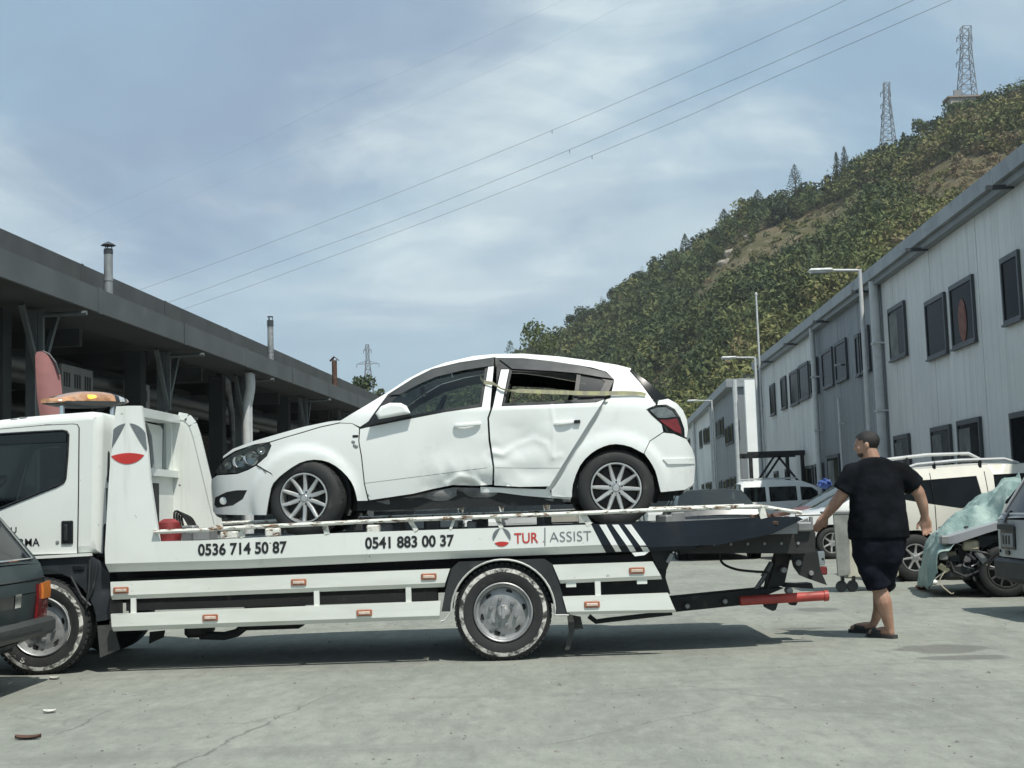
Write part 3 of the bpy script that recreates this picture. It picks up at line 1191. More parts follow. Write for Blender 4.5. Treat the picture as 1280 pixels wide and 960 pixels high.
def bar_sec(mb, t0, t1, m_, z0=-0.03, z1=0.095, n=8, name='beacon_lens'):
    q = MB()
    vs = []
    rows = []
    for i in range(n + 1):
        t = t0 + (t1 - t0) * i / n
        e = max(0.12, 1 - abs(2 * t - 1) ** 5) ** 0.5
        e2 = max(0.30, 1 - abs(2 * t - 1) ** 2.2)
        sec = []
        for a in range(12):
            w = 2 * math.pi * a / 12
            yy = math.copysign(abs(math.cos(w)) ** 0.7, math.cos(w)) * 0.17 * e
            zz = math.copysign(abs(math.sin(w)) ** 0.7, math.sin(w))
            zz = zz * (z1 * e2 if zz > 0 else -z0 * e2)
            sec.append(Mb_ @ Vector((t * L, yy, zz)))
        rows.append(sec)
        vs += sec
    fs = []
    for i in range(n):
        for a in range(12):
            fs.append((i * 12 + a, (i + 1) * 12 + a, (i + 1) * 12 + (a + 1) % 12, i * 12 + (a + 1) % 12))
    fs += [tuple(range(12)), tuple(range(n * 12, n * 12 + 12))[::-1]]
    q.add(vs, fs)
    return q.build(name, m_, truck, True, 60)


M_AMB = simple('amber_dome', (0.48, 0.25, 0.13), 0.2, 0, 0.35, 9, coat=0.7, dirt=((0.42, 0.36, 0.29), 0.8))
bar_sec(mb, 0.0, 0.70, M_AMB)
bar_sec(mb, 0.70, 0.76, M_TRIM, n=3)
bar_sec(mb, 0.76, 0.84, M_CLEAR, n=3)
bar_sec(mb, 0.84, 0.88, M_TRIM, n=3)
bar_sec(mb, 0.88, 1.0, M_AMB, n=4)
bar_sec(mb, 0.10, 0.94, M_PLAST, -0.055, 0.0, name='beacon_base')
mb = MB()
q = Mb_ @ Vector((0.33 * L, -0.08, -0.02))
mb.ball(q + Vector((0, 0.03, 0.045)), (0.07, 0.06, 0.03), 10, 6)
m_ = NM('lit_beacon')
m_.set(col=(0.8, 0.35, 0.05), emc=(1.0, 0.45, 0.06), ems=1.6, rough=0.3)
q0 = Mb_ @ Vector((0.36 * L, -0.150, 0.035))
MB().ball(q0, (0.075, 0.02, 0.020), 10, 6).build('lit_bulb', m_.m, truck, True)
for t in (0.2, 0.85):
    q = Mb_ @ Vector((t * L, 0, -0.02))
    MB().tube([q, q + Vector((0, 0, -0.10))], 0.022, 8).build('beacon_post', M_CHROME, truck)
    MB().box((q.x - 0.09, q.y - 0.05, q.z - 0.125), (q.x + 0.06, q.y + 0.05, q.z - 0.10)).build('beacon_foot', M_GREYM, truck)
for x, y in ((63, 523), (60, 531), (16, 524), (27, 522)):
    p = T(x, y, YC0 + 0.0)
    MB().box((p[0] - 0.03, YC0 - 0.004 + (0.03 if y < 525 else 0), p[1] - 0.006), (p[0] + 0.03, YC0 + 0.06, p[1] + 0.006), bev=0.003).build('roof_bolt', M_GREYM, truck)


# ---- truck wheels
def truck_wheel(par, cx_, cy_, Y, rad=0.387, steer=0.0, letters=False, plain=False):
    c = P(cx_, cy_, Y)
    c.z = rad - 0.004
    k = rad / 0.387
    rt = rad

    def place(o):
        o.location = c - org(par)
        o.rotation_euler = (0, 0, steer)
        return o
    q = MB()
    q.lathe([(0.235, 0.03), (0.245, -0.01), (0.30, -0.028), (0.345, -0.022), (0.372, 0.0), (0.384, 0.03), (rt, 0.06), (rt, 0.19), (0.372, 0.23), (0.24, 0.23)], 56)
    for i in range(52):
        a = 2 * math.pi * i / 52
        for y in (0.004, 0.10, 0.16):
            M_ = Matrix.Rotation(a + (0.03 if y > 0.1 else 0), 4, 'Y') @ Matrix.Translation((rt - 0.006, y + 0.02, 0))
            q.box((-0.02 if y < 0.05 else -0.006, -0.018, -0.016), (0.009, 0.022, 0.016), M_)
    w = place(q.build('wheel', M_RUB, None, True, 35))
    w.parent = par
    ORG[w.name] = Vector((0, 0, 0))
    if plain:
        return w
    MB().lathe([(0.318, -0.0285), (0.335, -0.0265), (0.349, -0.0225)], 64).build('tyre_band', M_BAND, None, True).parent = w
    q = MB()
    q.lathe([(0.238, -0.004), (0.236, -0.016), (0.229, -0.020), (0.222, -0.014), (0.215, 0.012), (0.206, 0.016), (0.200, 0.018), (0.190, 0.046), (0.150, 0.030), (0.142, 0.026), (0.132, 0.024), (0.0, 0.024)], 56)
    rim = q.build('rim', M_STEEL, None, True, 30)
    rim.parent = w
    for i in range(6):
        a = R(12 + 60 * i)
        q = MB()
        M_ = Matrix.Rotation(-a, 4, 'Y') @ Matrix.Translation((0.171, 0.0345, 0)) @ Matrix.Rotation(R(-20), 4, 'Z')
        pts = [M_ @ Vector((0.017 * math.cos(t * math.pi / 6), -0.004, 0.026 * math.sin(t * math.pi / 6))) for t in range(12)]
        q.add(pts, [tuple(range(12))])  # flat dark disc painted in for the shade of a vent opening
        v = q.build('dark_vent_disc', simple('vent_shade', (0.006, 0.006, 0.006), 0.9), None)
        v.parent = w
    for i in range(6):
        a = R(42 + 60 * i)
        q = MB()
        q.lathe([(0, -0.012), (0.012, -0.012), (0.016, -0.006), (0.017, 0.024)], 8, (0.105 * math.cos(a), 0, 0.105 * math.sin(a)))
        v = q.build('wheel_nut', M_GREYM, None)
        v.parent = w
    q = MB()
    q.lathe([(0, -0.034), (0.034, -0.032), (0.050, -0.018), (0.058, 0.0), (0.060, 0.024)], 28)
    q.box((-0.014, -0.038, -0.055), (0.014, 0.01, 0.055), bev=0.006)
    q.build('hub', M_STEEL, None, True, 35).parent = w
    if letters:
        q = MB()
        word = 'PETLAS'
        for i, ch in enumerate(word):
            a = R(168 + 15 * i)
            rr = 0.268

            def pl(u, v, a=a):
                ca, sa = math.cos(a), math.sin(a)
                r_ = rr + 0.042 - v
                tt = u - 0.018
                return (r_ * ca - tt * sa, -0.0285 - (0.001 if r_ > .3 else 0), r_ * sa + tt * ca)
            text_mb(q, ch, pl, 0.036, 0.042, 0.02)
        q.build('tyre_lettering', M_BAND, None).parent = w
    return w


truck_wheel(truck, 629, 766, YT + 0.05)
truck_wheel(truck, 51, 783, YT + 0.10, letters=True)
for px, y in ((629, YF - 0.30), (51, YF - 0.34)):
    c = P(px, 766 if px > 100 else 783, YT + 0.08)
    q = MB().lathe([(0.2, -0.02), (0.36, -0.02), (0.384, 0.02), (0.387, 0.05), (0.387, 0.19), (0.36, 0.23), (0.2, 0.23)], 40, (c.x, y, 0.383))
    q.build('wheel', M_RUB, truck, True)
c = P(629, 766, YT + 0.05)
MB().tube([(c.x, YT + 0.2, 0.383), (c.x, YF - 0.1, 0.383)], 0.08, 12).build('rear_axle', M_BLACK, truck)
c = P(629, 766, YT + 0.05)
MB().lathe([(0.2, 0.25), (0.36, 0.25), (0.384, 0.27), (0.387, 0.30), (0.387, 0.42), (0.2, 0.45)], 40, (c.x, YT + 0.05, 0.383)).build('wheel', M_RUB, truck, True)

# ---- rear underlift
YU = 10.95
mb = MB()
mb.prism(TP([(836, 748), (964, 735.4), (980, 735), (930, 756.2), (849, 764.5), (838, 766)], YU), YU, YU + 0.28)
mb.build('lift_boom', M_BLACK, truck)
mb = MB()
a, b = P(925, 751.2, YU - 0.1), P(1030, 744.7, YU - 0.1)
mb.tube([a, b], 0.040, 14)
mb.build('lift_arm', M_REDP, truck, True)
mb = MB()
d = (b - a).normalized()
mb.tube([b, b + d * 0.035], [0.047, 0.044], 16)
mb.build('arm_end', M_REDP, truck, True)
mb = MB()
mb.prism(TP([(973, 690), (990, 691), (981, 732), (960, 735.5)], YU), YU + 0.02, YU + 0.18)
mb.build('lift_post', M_BLACK, truck)
mb = MB()
mb.prism(TP([(986, 688), (1020, 686), (1024, 712), (1032, 731), (1010, 723.5), (998, 718.5), (990.5, 708)], YU), YU - 0.05, YU - 0.02)
mb.prism(TP([(980, 734), (984, 729.5), (1000, 730), (1015, 729), (1017, 736)], YU), YU, YU + 0.2)
mb.build('lift_plate', M_BLACK, truck)
for px, py, r_ in ((858, 757, .022), (905, 751, .022), (985, 738, .03), (996, 703, .028), (1012, 716, .022), (978, 712, .026)):
    p = T(px, py, YU)
    MB().lathe([(0, -.075), (r_ * .8, -.075), (r_, -.065), (r_, 0.02)], 12, (p[0], YU, p[1])).build('pivot_pin', M_GREYM, truck)
q = MB()
a, b = P(862, 738, YU + .12), P(965, 722, YU + .12)
q.tube([P(962, 712, YU + .1), P(944, 738, YU + .1)], .02, 8)
q.tube([P(966, 704, YU + .1), P(955, 722, YU + .1)], .034, 10)
q.build('hydraulic_ram', M_GREYM, truck, True)
for k in range(7):
    p = T(872 + k * 21, 688.5 - (0.3 * k), YT + .25)
    MB().lathe([(0, -.012), (.012, -.012), (.014, 0)], 6, (p[0], YT + .25, p[1] + .05)).build('beam_bolt', M_GREYM, truck)
mb = MB()
mb.prism(TP([(955, 754), (972, 753), (969, 762), (965, 763.5), (958, 760)], YU - .05), YU - 0.08, YU + 0.05)
mb.prism(TP([(987, 752), (997, 751.5), (994, 756.5), (989, 756.5)], YU - .05), YU - 0.08, YU + 0.05)
mb.build('lift_foot', M_BLACK, truck)
mb = MB()
mb.prism(TP([(850, 687), (900, 679), (966, 664.5), (1016, 662.5), (1019.5, 666), (1019, 690), (1000, 692), (930, 691.5), (850, 692)], YT + 0.25), YT + 0.25, YF - 0.2)
mb.build('tail_beam', simple('tail_beam_paint', (0.020, 0.022, 0.021), 0.65, 0, .4, 6, bump=.2, dirt=((.10, .09, .075), .7)), truck)
m2 = MB()
p = T(1008, 658, YT + 0.2)
m2.box((p[0] - 0.07, YT + 0.2, p[1] - 0.04), (p[0] + 0.05, YT + 0.35, p[1] + 0.035), bev=0.012)
m2.box((T(1012.5, 660, YT + .3)[0], YT + 0.28, T(1012, 662, YT + .3)[1]), (T(1016, 660, YT + .3)[0], YT + 0.32, T(1012, 646, YT + .3)[1]))
m2.bar((T(985, 661, YT + .3)[0], YT + 0.3, T(985, 661, YT + .3)[1]), (T(1010, 650, YT + .3)[0], YT + 0.3, T(1010, 650, YT + .3)[1]), 0.03, 0.03)
m2.build('tail_bracket', M_GREYM, truck)
MB().tube([(T(996, 644)[0], YT + 0.05, T(996, 644)[1]), (T(1028, 643)[0], YT + 0.07, T(1028, 643)[1])], 0.012, 6).build('locking_lever', M_GREYM, truck)
for x0, y0, x1, y1, m_ in ((1020, 719, 1034, 708, M_REDLENS), (1021, 707, 1031, 689, M_WHITED), (1022, 727, 1030, 719, M_WHITED), (1026, 702, 1031, 696, M_REDLENS)):
    a, b = T(x0, y0, 11.3), T(x1, y1, 11.3)
    MB().box((a[0], 11.3, a[1]), (b[0], 11.36, b[1]), bev=0.01).build('tail_lamp', m_, truck)
MB().tube([(p.x, p.y, p.z) for p in spline([P(900, 689, 11.0), P(900, 698, 11.0), P(906, 706, 11.0), P(922, 712, 10.95), P(945, 714.5, 10.9), P(960, 716, 10.9), P(958, 724, 10.9), P(956, 735, 10.95)], 6)], 0.011, 7).build('hydraulic_hose', M_BLACK, truck, True)
mb = MB()
mb.tube([(T(795, 691, 10.5)[0], 10.5, T(795, 691, 10.5)[1]), (T(806, 694, 10.5)[0], 10.5, T(806, 694, 10.5)[1]), (T(815, 690, 10.5)[0], 10.5, T(815, 690, 10.5)[1])], 0.014, 6)
mb.build('cable', M_BLACK, truck)


# ------------------------------------------------------------------ damaged white hatchback on the bed
YH = 11.40
hx0 = P(263.6, 615, 10.95).x
hx1 = P(869.5, 580, 10.85).x
hzb = P(600, 508, 10.54).z
hwf = P(380.5, 626, 10.56)
hwr = P(770, 610, 10.56)
HR = 0.316


def gauss(x, z, cx_, cz, rx, rz):
    return math.exp(-((x - cx_) / rx) ** 2 - ((z - cz) / rz) ** 2)


def seg_dist(x, z, pts):
    best = 9
    for a, b in zip(pts[:-1], pts[1:]):
        dx, dz = b[0] - a[0], b[1] - a[1]
        t = max(0, min(1, ((x - a[0]) * dx + (z - a[1]) * dz) / (dx * dx + dz * dz)))
        best = min(best, math.hypot(x - a[0] - dx * t, z - a[1] - dz * t))
    return best


def smooth(a, b, t):
    t = max(0.0, min(1.0, (t - a) / (b - a)))
    return t * t * (3 - 2 * t)


def WH(x, z):
    d, e = max(0.0, x - hx0), max(0.0, hx1 - x)
    w = 0.87
    if d < 0.85:
        w = 0.44 + 0.43 * max(0, 1 - ((0.85 - d) / 0.85) ** 2.3) ** 0.5
    if e < 0.60:
        w = min(w, 0.56 + 0.31 * max(0, 1 - ((0.60 - e) / 0.60) ** 2.5) ** 0.5)
    h = z - hzb
    if h > -0.03:
        h += 0.03
        w -= 0.40 * h + 0.28 * h * h
    u = hzb - z
    if u > 0.16:
        w -= 0.16 * (u - 0.16) ** 2
    for c in (hwf, hwr):
        r_ = math.hypot(x - c.x, z - c.z)
        w += 0.022 * (1 - smooth(0.41, 0.465, r_))
    return w


def hp(px, py):
    x, z = T(px, py, 10.55)
    for _ in range(4):
        p = P(px, py, YH - WH(x, z))
        x, z = p.x, p.z
    return (x, z)


def HP(pts):
    return [hp(*p) for p in pts]


D_RIDGE = HP([(617, 566), (629, 568.5), (646, 556), (668, 549), (684, 556), (690, 573), (700, 570)])
D_VERT = HP([(688, 505), (692, 530), (691, 572)])
D_C1, D_C2, D_C3, D_C4 = hp(650, 548), hp(583, 606), hp(560, 560), hp(660, 590)
FOLD = HP([(560, 606), (575, 596), (592, 600), (603, 608)])
LINE_F = HP([(456, 604), (530, 594.7), (568, 589.5), (609, 584.4)])
LINE_R = HP([(617, 584.5), (700, 585)])


def dents(x, z):
    v = -0.028 * gauss(x, z, D_C1[0], D_C1[1], 0.19, 0.16)
    s_ = seg_dist(x, z, D_RIDGE)
    v += (0.0055 * math.exp(-(s_ / 0.020) ** 2) - 0.004 * math.exp(-((s_ - 0.05) / 0.035) ** 2)) * (1.7 - 1.2 * smooth(D_RIDGE[0][0], D_RIDGE[2][0], x))
    s_ = seg_dist(x, z, D_VERT)
    v += 0.007 * math.exp(-(s_ / 0.012) ** 2)
    v -= 0.075 * gauss(x, z, D_C2[0], D_C2[1] - 0.03, 0.26, 0.09)
    v -= 0.012 * gauss(x, z, D_C3[0], D_C3[1], 0.22, 0.14)
    v -= 0.016 * gauss(x, z, D_C4[0], D_C4[1], 0.2, 0.07)
    s_ = seg_dist(x, z, FOLD)
    v += 0.03 * math.exp(-(s_ / 0.025) ** 2)
    nz = 1 - 3 * abs(noise.noise(Vector((x * 8, z * 8, 2.2))))
    v += 0.010 * nz * gauss(x, z, D_C2[0], D_C2[1], 0.3, 0.16)
    v += 0.007 * abs(noise.noise(Vector((x * 5, z * 7, 7.7)))) * gauss(x, z, D_C1[0], D_C1[1], 0.4, 0.35)
    return v


hatch = thing('white_hatchback', 'white five-door hatchback with dented doors strapped on the bed of the tow truck', 'car', (0, YH, P(770, 658, 10.6).z))


def sN(off=0.0, dent=False, crump=0.0):
    return lambda a, b: (a, YH - WH(a, b) - off - (dents(a, b) if dent else 0) - crump * abs(noise.noise(Vector((a * 4, b * 9, 1.7)))), b)


def sF(off=0.0):
    return lambda a, b: (a, YH + WH(a, b) + off, b)


def hpanel(name, pts, mat_, holes=(), step=0.045, off=0.0, dent=False, thick=0.025, far=True, gap=0.003, par=hatch, xz=False, crump=0.0):
    poly = pts if xz else HP(pts)
    if gap:
        poly = offset_poly(poly, gap)
    hs = [h if xz else HP(h) for h in holes]
    q = MB()
    panel(q, poly, sN(off, dent, crump), step, hs, thick)
    o = q.build(name, mat_, par, True, 50)
    if far:
        q = MB()
        panel(q, poly, sF(off), max(step, 0.07), hs, thick, Vector((0, -1, 0)), True)
        q.build(name, mat_, par, True, 50)
    return o


ARF = [(334, 637), (339, 610), (345, 600.5), (355, 591.5), (374, 579), (392.5, 574.7), (411, 578), (427, 588.5), (439, 602.5), (444, 615), (446.4, 626)]
ARF = [tuple(p) for p in spline(ARF, 2)]
ARR = [(715, 620), (716, 605.6), (725, 582), (739, 566.6), (754.7, 558), (770, 555), (789, 558.7), (804, 567.5), (811, 575), (818.7, 588.4), (822.6, 603), (825.5, 615)]
ARR = [tuple(p) for p in spline(ARR, 2)]
FOG = [(267.8, 631), (268.5, 622), (283, 615), (296, 612.8), (309, 612.7), (303.4, 624), (291, 632), (271, 635)]
hpanel('front_bumper', [(264, 600), (267.5, 596.5), (272, 594), (285, 593.3), (297, 592.3), (310, 587.5), (320, 582), (338, 592), (346.5, 599)] + ARF[3::-1] + [(333, 644), (300, 644), (269, 643), (264, 635), (263.6, 620)], M_CARW, [FOG], 0.03, gap=0.0015)
hpanel('fog_lamp_recess', FOG, M_PLAST, off=-0.02, thick=0)
fl = hp(279, 626)
MB().lathe([(0, -0.012), (0.03, -0.010), (0.034, 0.0), (0.034, 0.03)], 16, (fl[0], YH - WH(*fl) + 0.012, fl[1])).build('fog_lamp', M_CLEAR, hatch, True)
HL = [(268, 594), (270, 588), (278.4, 575), (294, 564.6), (317.5, 556.6), (336, 553.6), (338.6, 557), (333, 569.7), (319, 581.5), (309, 586.8), (297, 591.2), (283, 592), (272, 592.8)]
o = hpanel('headlight_housing', HL, simple('lamp_grey', (0.13, 0.14, 0.145), 0.35, 0.4, .5, 14), off=-0.03, thick=0)
for cx_, cy_, r_ in ((299, 577, 0.058), (313, 573, 0.062), (326, 563, 0.034), (285, 582, .03)):
    c = hp(cx_, cy_)
    MB().lathe([(0, 0.0), (r_ * .55, -0.012), (r_ * 0.8, -0.02), (r_, -0.014), (r_, 0.02)], 18, (c[0], YH - WH(*c) + 0.028, c[1])).build('lamp_reflector', M_CHROME, hatch, True)
hpanel('headlight_glass', HL, glass('lamp_glass', (0.62, 0.65, 0.66), 0.08), off=0.002, thick=0)
hpanel('front_wing', [(321, 581), (333.6, 570), (339.2, 557), (336.8, 553.4), (355, 547.5), (378, 541), (400, 534.3), (425, 529), (440, 529.5), (449, 535), (448, 552), (451.4, 571), (455, 604.5), (460, 626), (447.5, 626.3)] + ARF[:3:-1] + [(338.8, 591.5)], M_CARW, step=0.04, gap=0.0015)
hpanel('bonnet_edge', [(278.4, 573.2), (279, 570), (291, 561), (317, 551.3), (345, 543), (380, 533.2), (410, 527), (425, 525.8), (425, 528), (400, 533.4), (378, 540), (355, 546.6), (336, 552.5), (317.5, 555.6), (294, 563.6)], M_CARW, step=0.05, gap=0.001)
SIL_R = [(425, 526.3), (454, 508.8), (485, 490), (509, 474), (530, 463), (557.5, 453), (592, 445), (619, 442.5), (653.5, 442), (698, 445.5), (740, 451), (771, 456), (789, 460.6)]
DEF_T = [(768, 474.5), (758, 464.5), (740, 459.3), (727, 457), (690, 451.4), (653, 447.4), (621, 447.2), (618, 446.4), (575, 452.6), (540, 461), (516, 473), (485, 492.6), (460.5, 526.5), (450, 533.5), (440, 529), (425, 528.3)]
QUART = [(787, 464), (800, 478.8), (820, 506), (807.5, 511.6), (814.6, 519.6), (827, 530.6), (829, 539.6), (812, 551), (804.5, 566.8)] + ARR[13::-1] + [(714, 622), (689.5, 620), (689.5, 612), (694, 607), (722, 565), (743, 529), (763, 498)]
hpanel('body_shell', SIL_R + QUART + DEF_T, M_CARW, step=0.05, gap=0)
hpanel('door_jamb', [(600, 608), (682, 611), (712, 562), (733, 528), (752, 500), (766, 496), (745, 530), (724, 567), (694, 613), (640, 616), (600, 616)], M_CARW, off=-0.045, thick=0, far=False)
FD = [(449.8, 536), (460, 533.7), (513, 523.2), (557, 514.7), (602, 508.4), (610, 458), (617.6, 457.6), (613.2, 508), (613.2, 512), (609.6, 522.5), (611, 550), (614.2, 570.6), (616.3, 584), (615.6, 606), (597, 607.5), (566, 606.5), (541, 611.5), (516, 617.6), (461, 625.8), (455.8, 605), (452.2, 571), (448.8, 552)]
M_LINE = simple('moulding_shadow', (0.30, 0.31, 0.305), 0.5)  # grey tone stands for the shade along the door crease


def mould(pts, par, off):
    q = MB()
    sur = sN(off - 0.001, True)
    q.tube([sur(x, z) for x, z in resample_open(pts, .03)], 0.0028, 5)
    q.build('moulding_line', M_LINE, par, True)


fd = hpanel('front_door', FD, M_CARW, step=0.021, dent=True, far=False, off=0.003)
hpanel('front_door', FD, M_CARW, step=0.08, far=True, off=0.003) if False else None
RD = [(616, 508), (626, 461.6), (637, 461.6), (627.4, 507.6), (684.4, 505.4), (745, 502.8), (756.5, 498.5), (736, 529.5), (715, 563), (687, 608.3), (650, 609), (617.2, 607), (617.6, 584), (615.8, 571), (612.6, 550), (611, 523), (614.5, 512)]
rd = hpanel('rear_door', RD, M_CARW, step=0.017, dent=True, far=False, off=0.012)
q = MB()
for pts in (FD, RD):
    panel(q, HP(pts), sF(), 0.1, (), 0.02, Vector((0, -1, 0)), True)
q.build('far_side_door', M_CARW, hatch, True, 50)
mould(LINE_F, fd, .003)
mould(LINE_R, rd, .012)
WF_O = [(485, 493.2), (516, 473.6), (540, 461.6), (575, 453.2), (617.6, 447), (617, 457.4), (609.6, 458), (601.6, 508), (557, 514.2), (513, 522.8), (460, 533.3), (450.6, 535), (461, 527)]
WF_I = [(479, 513.5), (498, 494), (521, 481), (545, 470.4), (578, 463), (606.8, 459), (599.6, 505), (557, 511), (516, 519), (486, 525.5)]
WR_O = [(621, 447.8), (653, 447.8), (690, 451.8), (727, 457.6), (757, 465), (767.6, 474.8), (757, 497.8), (745, 502.4), (684, 505), (628, 507.2), (637.6, 461), (625.6, 461), (620.6, 480)]
WR_I = [(640, 463.5), (690, 465.5), (722, 468.4), (752, 473.4), (756.5, 477), (751, 488), (741, 499), (684, 502), (631, 504)]
for a, b in ((WF_O, WF_I), (WR_O, WR_I)):
    hpanel('window_frame', a, M_TRIM, [b], 0.05, off=-0.002, thick=0.015, gap=0)
hpanel('window_divider', [(721, 468), (726, 468.4), (721.5, 501.5), (716.5, 501.5)], M_TRIM, off=0.0, thick=0.01, gap=0)
hpanel('front_window', WF_I, M_GLASS, off=-0.012, thick=0, gap=0, step=0.1)
hpanel('quarter_glass', [(725, 468.6), (752, 473.4), (756.5, 477), (751, 488), (741, 499), (721.8, 500)], glass('dusty_glass', (0.40, 0.45, 0.45), 0.2), off=-0.008, thick=0, gap=0, step=0.1)
hpanel('rain_deflector', [(487, 494), (516, 474.6), (540, 462.6), (575, 454.2), (616, 448.4), (615.6, 457), (578, 463), (545, 471), (521, 481.5), (500, 493)], simple('deflector_grey', (0.045, 0.05, 0.053), 0.25, 0, .1, 4), off=0.012, thick=0.006, gap=0)
hpanel('rain_deflector', [(624, 449), (653, 449), (690, 452.8), (727, 458.4), (757, 465.4), (767, 473.6), (752, 471.6), (722, 466.5), (690, 463.8), (640, 461)], simple('deflector_grey', (0.045, 0.05, 0.053)), off=0.012, thick=0.006, gap=0)
hpanel('sill', [(447.5, 628), (461, 627.5), (516, 619.5), (541, 613.5), (566, 608.6), (597, 609.5), (650, 611), (687, 611), (691, 621), (714, 622.5), (714, 628), (660, 626), (600, 633), (540, 639), (470, 640), (447.5, 637)], simple('torn_sill', (0.17, 0.175, 0.175), 0.55, 0, .6, 5, bump=.5), off=-0.07, thick=0.02, far=False, step=.03, crump=.05)
hpanel('sill_strip', [(616, 609.6), (650, 611), (687.5, 611), (690, 619.5), (714, 622), (714, 625), (655, 620), (617, 615)], M_CARW, off=-0.035, thick=0.02, far=False, dent=False)
RB = [(829.2, 540.4), (842.5, 542), (854, 547), (858, 548.5), (866, 562), (868.7, 571), (869.4, 580.6), (868, 602.5), (865.5, 607), (856, 612.7), (826.6, 615.6)] + ARR[:14:-1] + [(805, 566.6), (812.4, 551.4)]
hpanel('rear_bumper', RB, M_CARW, step=0.035)
hpanel('bumper_strip', [(827.5, 573.6), (868.3, 572.4), (869, 580.4), (834.5, 580.6)], M_CARW, off=0.014, thick=0.014)
TL = [(807.8, 511.8), (820, 507.4), (832.5, 506.8), (842.5, 512.4), (849, 522.5), (854, 536), (854.5, 546.4), (842.5, 541.2), (827.5, 530.2), (815, 519.2)]
hpanel('tail_light', TL, M_TRIM, off=-0.014, thick=0)
hpanel('tail_light_lens', [(811.5, 512.4), (821, 509), (832, 508.4), (841, 513.6), (846, 521), (831, 523), (822, 522.5)], simple('smoked_lens', (0.16, 0.18, 0.18), 0.12, 0.2, .3, 20, coat=.6), off=0.0, thick=0.01)
hpanel('tail_light_lens', [(823, 524), (832, 524.4), (846.5, 522.4), (851.5, 536), (851.8, 543), (842.5, 539), (829.5, 530)], M_REDLENS, off=0.0, thick=0.01)
hpanel('rear_window_edge', [(789, 461.8), (809, 476), (827.5, 492.5), (834, 497.4), (823, 500), (820.6, 504.8), (800.6, 478.2), (788, 464)], M_DARKG, off=0.0, thick=0.02)
hpanel('tailgate', [(823, 500.4), (835, 498), (846, 504), (854, 512.5), (859, 525), (860.3, 536), (859, 547.5), (855.6, 546.5), (855, 536), (850, 522), (843.3, 511.8), (833, 506), (821, 506.6)], M_CARW, off=0.004)


def h_top(name, sil, mat_, crown=0.03, k=10, inset=0.004):
    q = MB()
    pts = resample(HP(sil) + HP(sil)[::-1], 0.05)[:]
    sp = HP(sil)
    line = []
    for a, b in zip(sp[:-1], sp[1:]):
        n_ = max(1, int((Vector(b) - Vector(a)).length / 0.06))
        line += [tuple(Vector(a).lerp(Vector(b), i / n_)) for i in range(n_)]
    line.append(sp[-1])
    vs, fs = [], []
    for i, (x, z) in enumerate(line):
        a, b = line[max(i - 1, 0)], line[min(i + 1, len(line) - 1)]
        t = (Vector(b) - Vector(a)).normalized()
        nx, nz = -t.y, t.x
        w = WH(x, z) - inset
        for j in range(k + 1):
            u = 2 * j / k - 1
            c = crown * (1 - u * u)
            vs.append((x + nx * c, YH + w * u, z + nz * c - 0.002))
    for i in range(len(line) - 1):
        for j in range(k):
            m_ = i * (k + 1) + j
            fs.append((m_, m_ + k + 1, m_ + k + 2, m_ + 1))
    q.add(vs, fs)
    return q.build(name, mat_, hatch, True, 60)


h_top('bonnet', [(278.4, 573), (279, 570), (291, 561), (317, 551.3), (345, 543), (380, 533.2), (410, 527), (425, 526)], M_CARW, 0.05)
h_top('windscreen', [(425, 527), (454, 509.6), (485, 490.8), (509, 474.8), (530, 463.8), (557.5, 453.8)], M_GLASS, 0.05)
h_top('roof', [(557.5, 453.2), (592, 445), (619, 442.5), (653.5, 442), (698, 445.5), (740, 451), (771, 456), (789, 460.8)], M_CARW, 0.04)
h_top('rear_window', [(789, 461.8), (809, 476), (827.5, 492.5), (834, 497.4)], M_TINT, 0.04)
h_top('tailgate_skin', [(835, 498), (846, 504), (854, 512.5), (859, 525), (860.3, 536), (859, 547.5), (858, 548.5), (866, 562), (868.7, 571), (869.4, 580.6), (868, 602.5), (856, 612.7)], M_CARW, 0.05)
h_top('grille', [(269, 643), (264, 635), (263.6, 620), (264, 600), (267.5, 596.5)], M_CARW, 0.05)
h_top('grille_slats', [(267.5, 596.5), (270, 588), (278.4, 573.2)], M_TRIM, 0.05)
# underside with black blocks added to keep panel gaps dark, wheel wells, cabin
q = MB()
ux0, ux1 = hx0 + 0.25, hx1 - 0.2
zf = hwr.z - 0.12
q.box((ux0, YH - 0.56, zf), (ux1, YH + 0.56, zf + 0.22))
q.box((hwf.x + 0.42, YH - 0.76, zf), (hwr.x - 0.42, YH + 0.76, zf + 0.16))
q.box((hx0 + 0.12, YH - 0.5, hwf.z + 0.1), (hwf.x + 0.45, YH + 0.5, hwf.z + 0.40))
q.box((hwr.x - 0.3, YH - 0.6, hwr.z + 0.1), (hx1 - 0.25, YH + 0.6, hwr.z + 0.42))
q.build('underbody', M_BLACK, hatch)
for c in (hwf, hwr):
    for s_ in (-1, 1):
        q = MB()
        vs, fs = [], []
        ang = [R(a) for a in range(-25, 206, 11)]
        for a in ang:
            for y in (0.755, 0.58):
                vs.append((c.x + 0.375 * math.cos(a), YH + s_ * y, c.z + 0.02 + 0.365 * math.sin(a)))
        for i in range(len(ang) - 1):
            fs.append((2 * i, 2 * i + 1, 2 * i + 3, 2 * i + 2))
        k = len(vs)
        vs += [(c.x, YH + s_ * 0.60, c.z)] 
        for i in range(len(ang) - 1):
            fs.append((2 * i + 1, 2 * i + 3, k))
        q.add(vs, fs)
        q.build('wheel_arch_liner', M_TRIM, hatch)
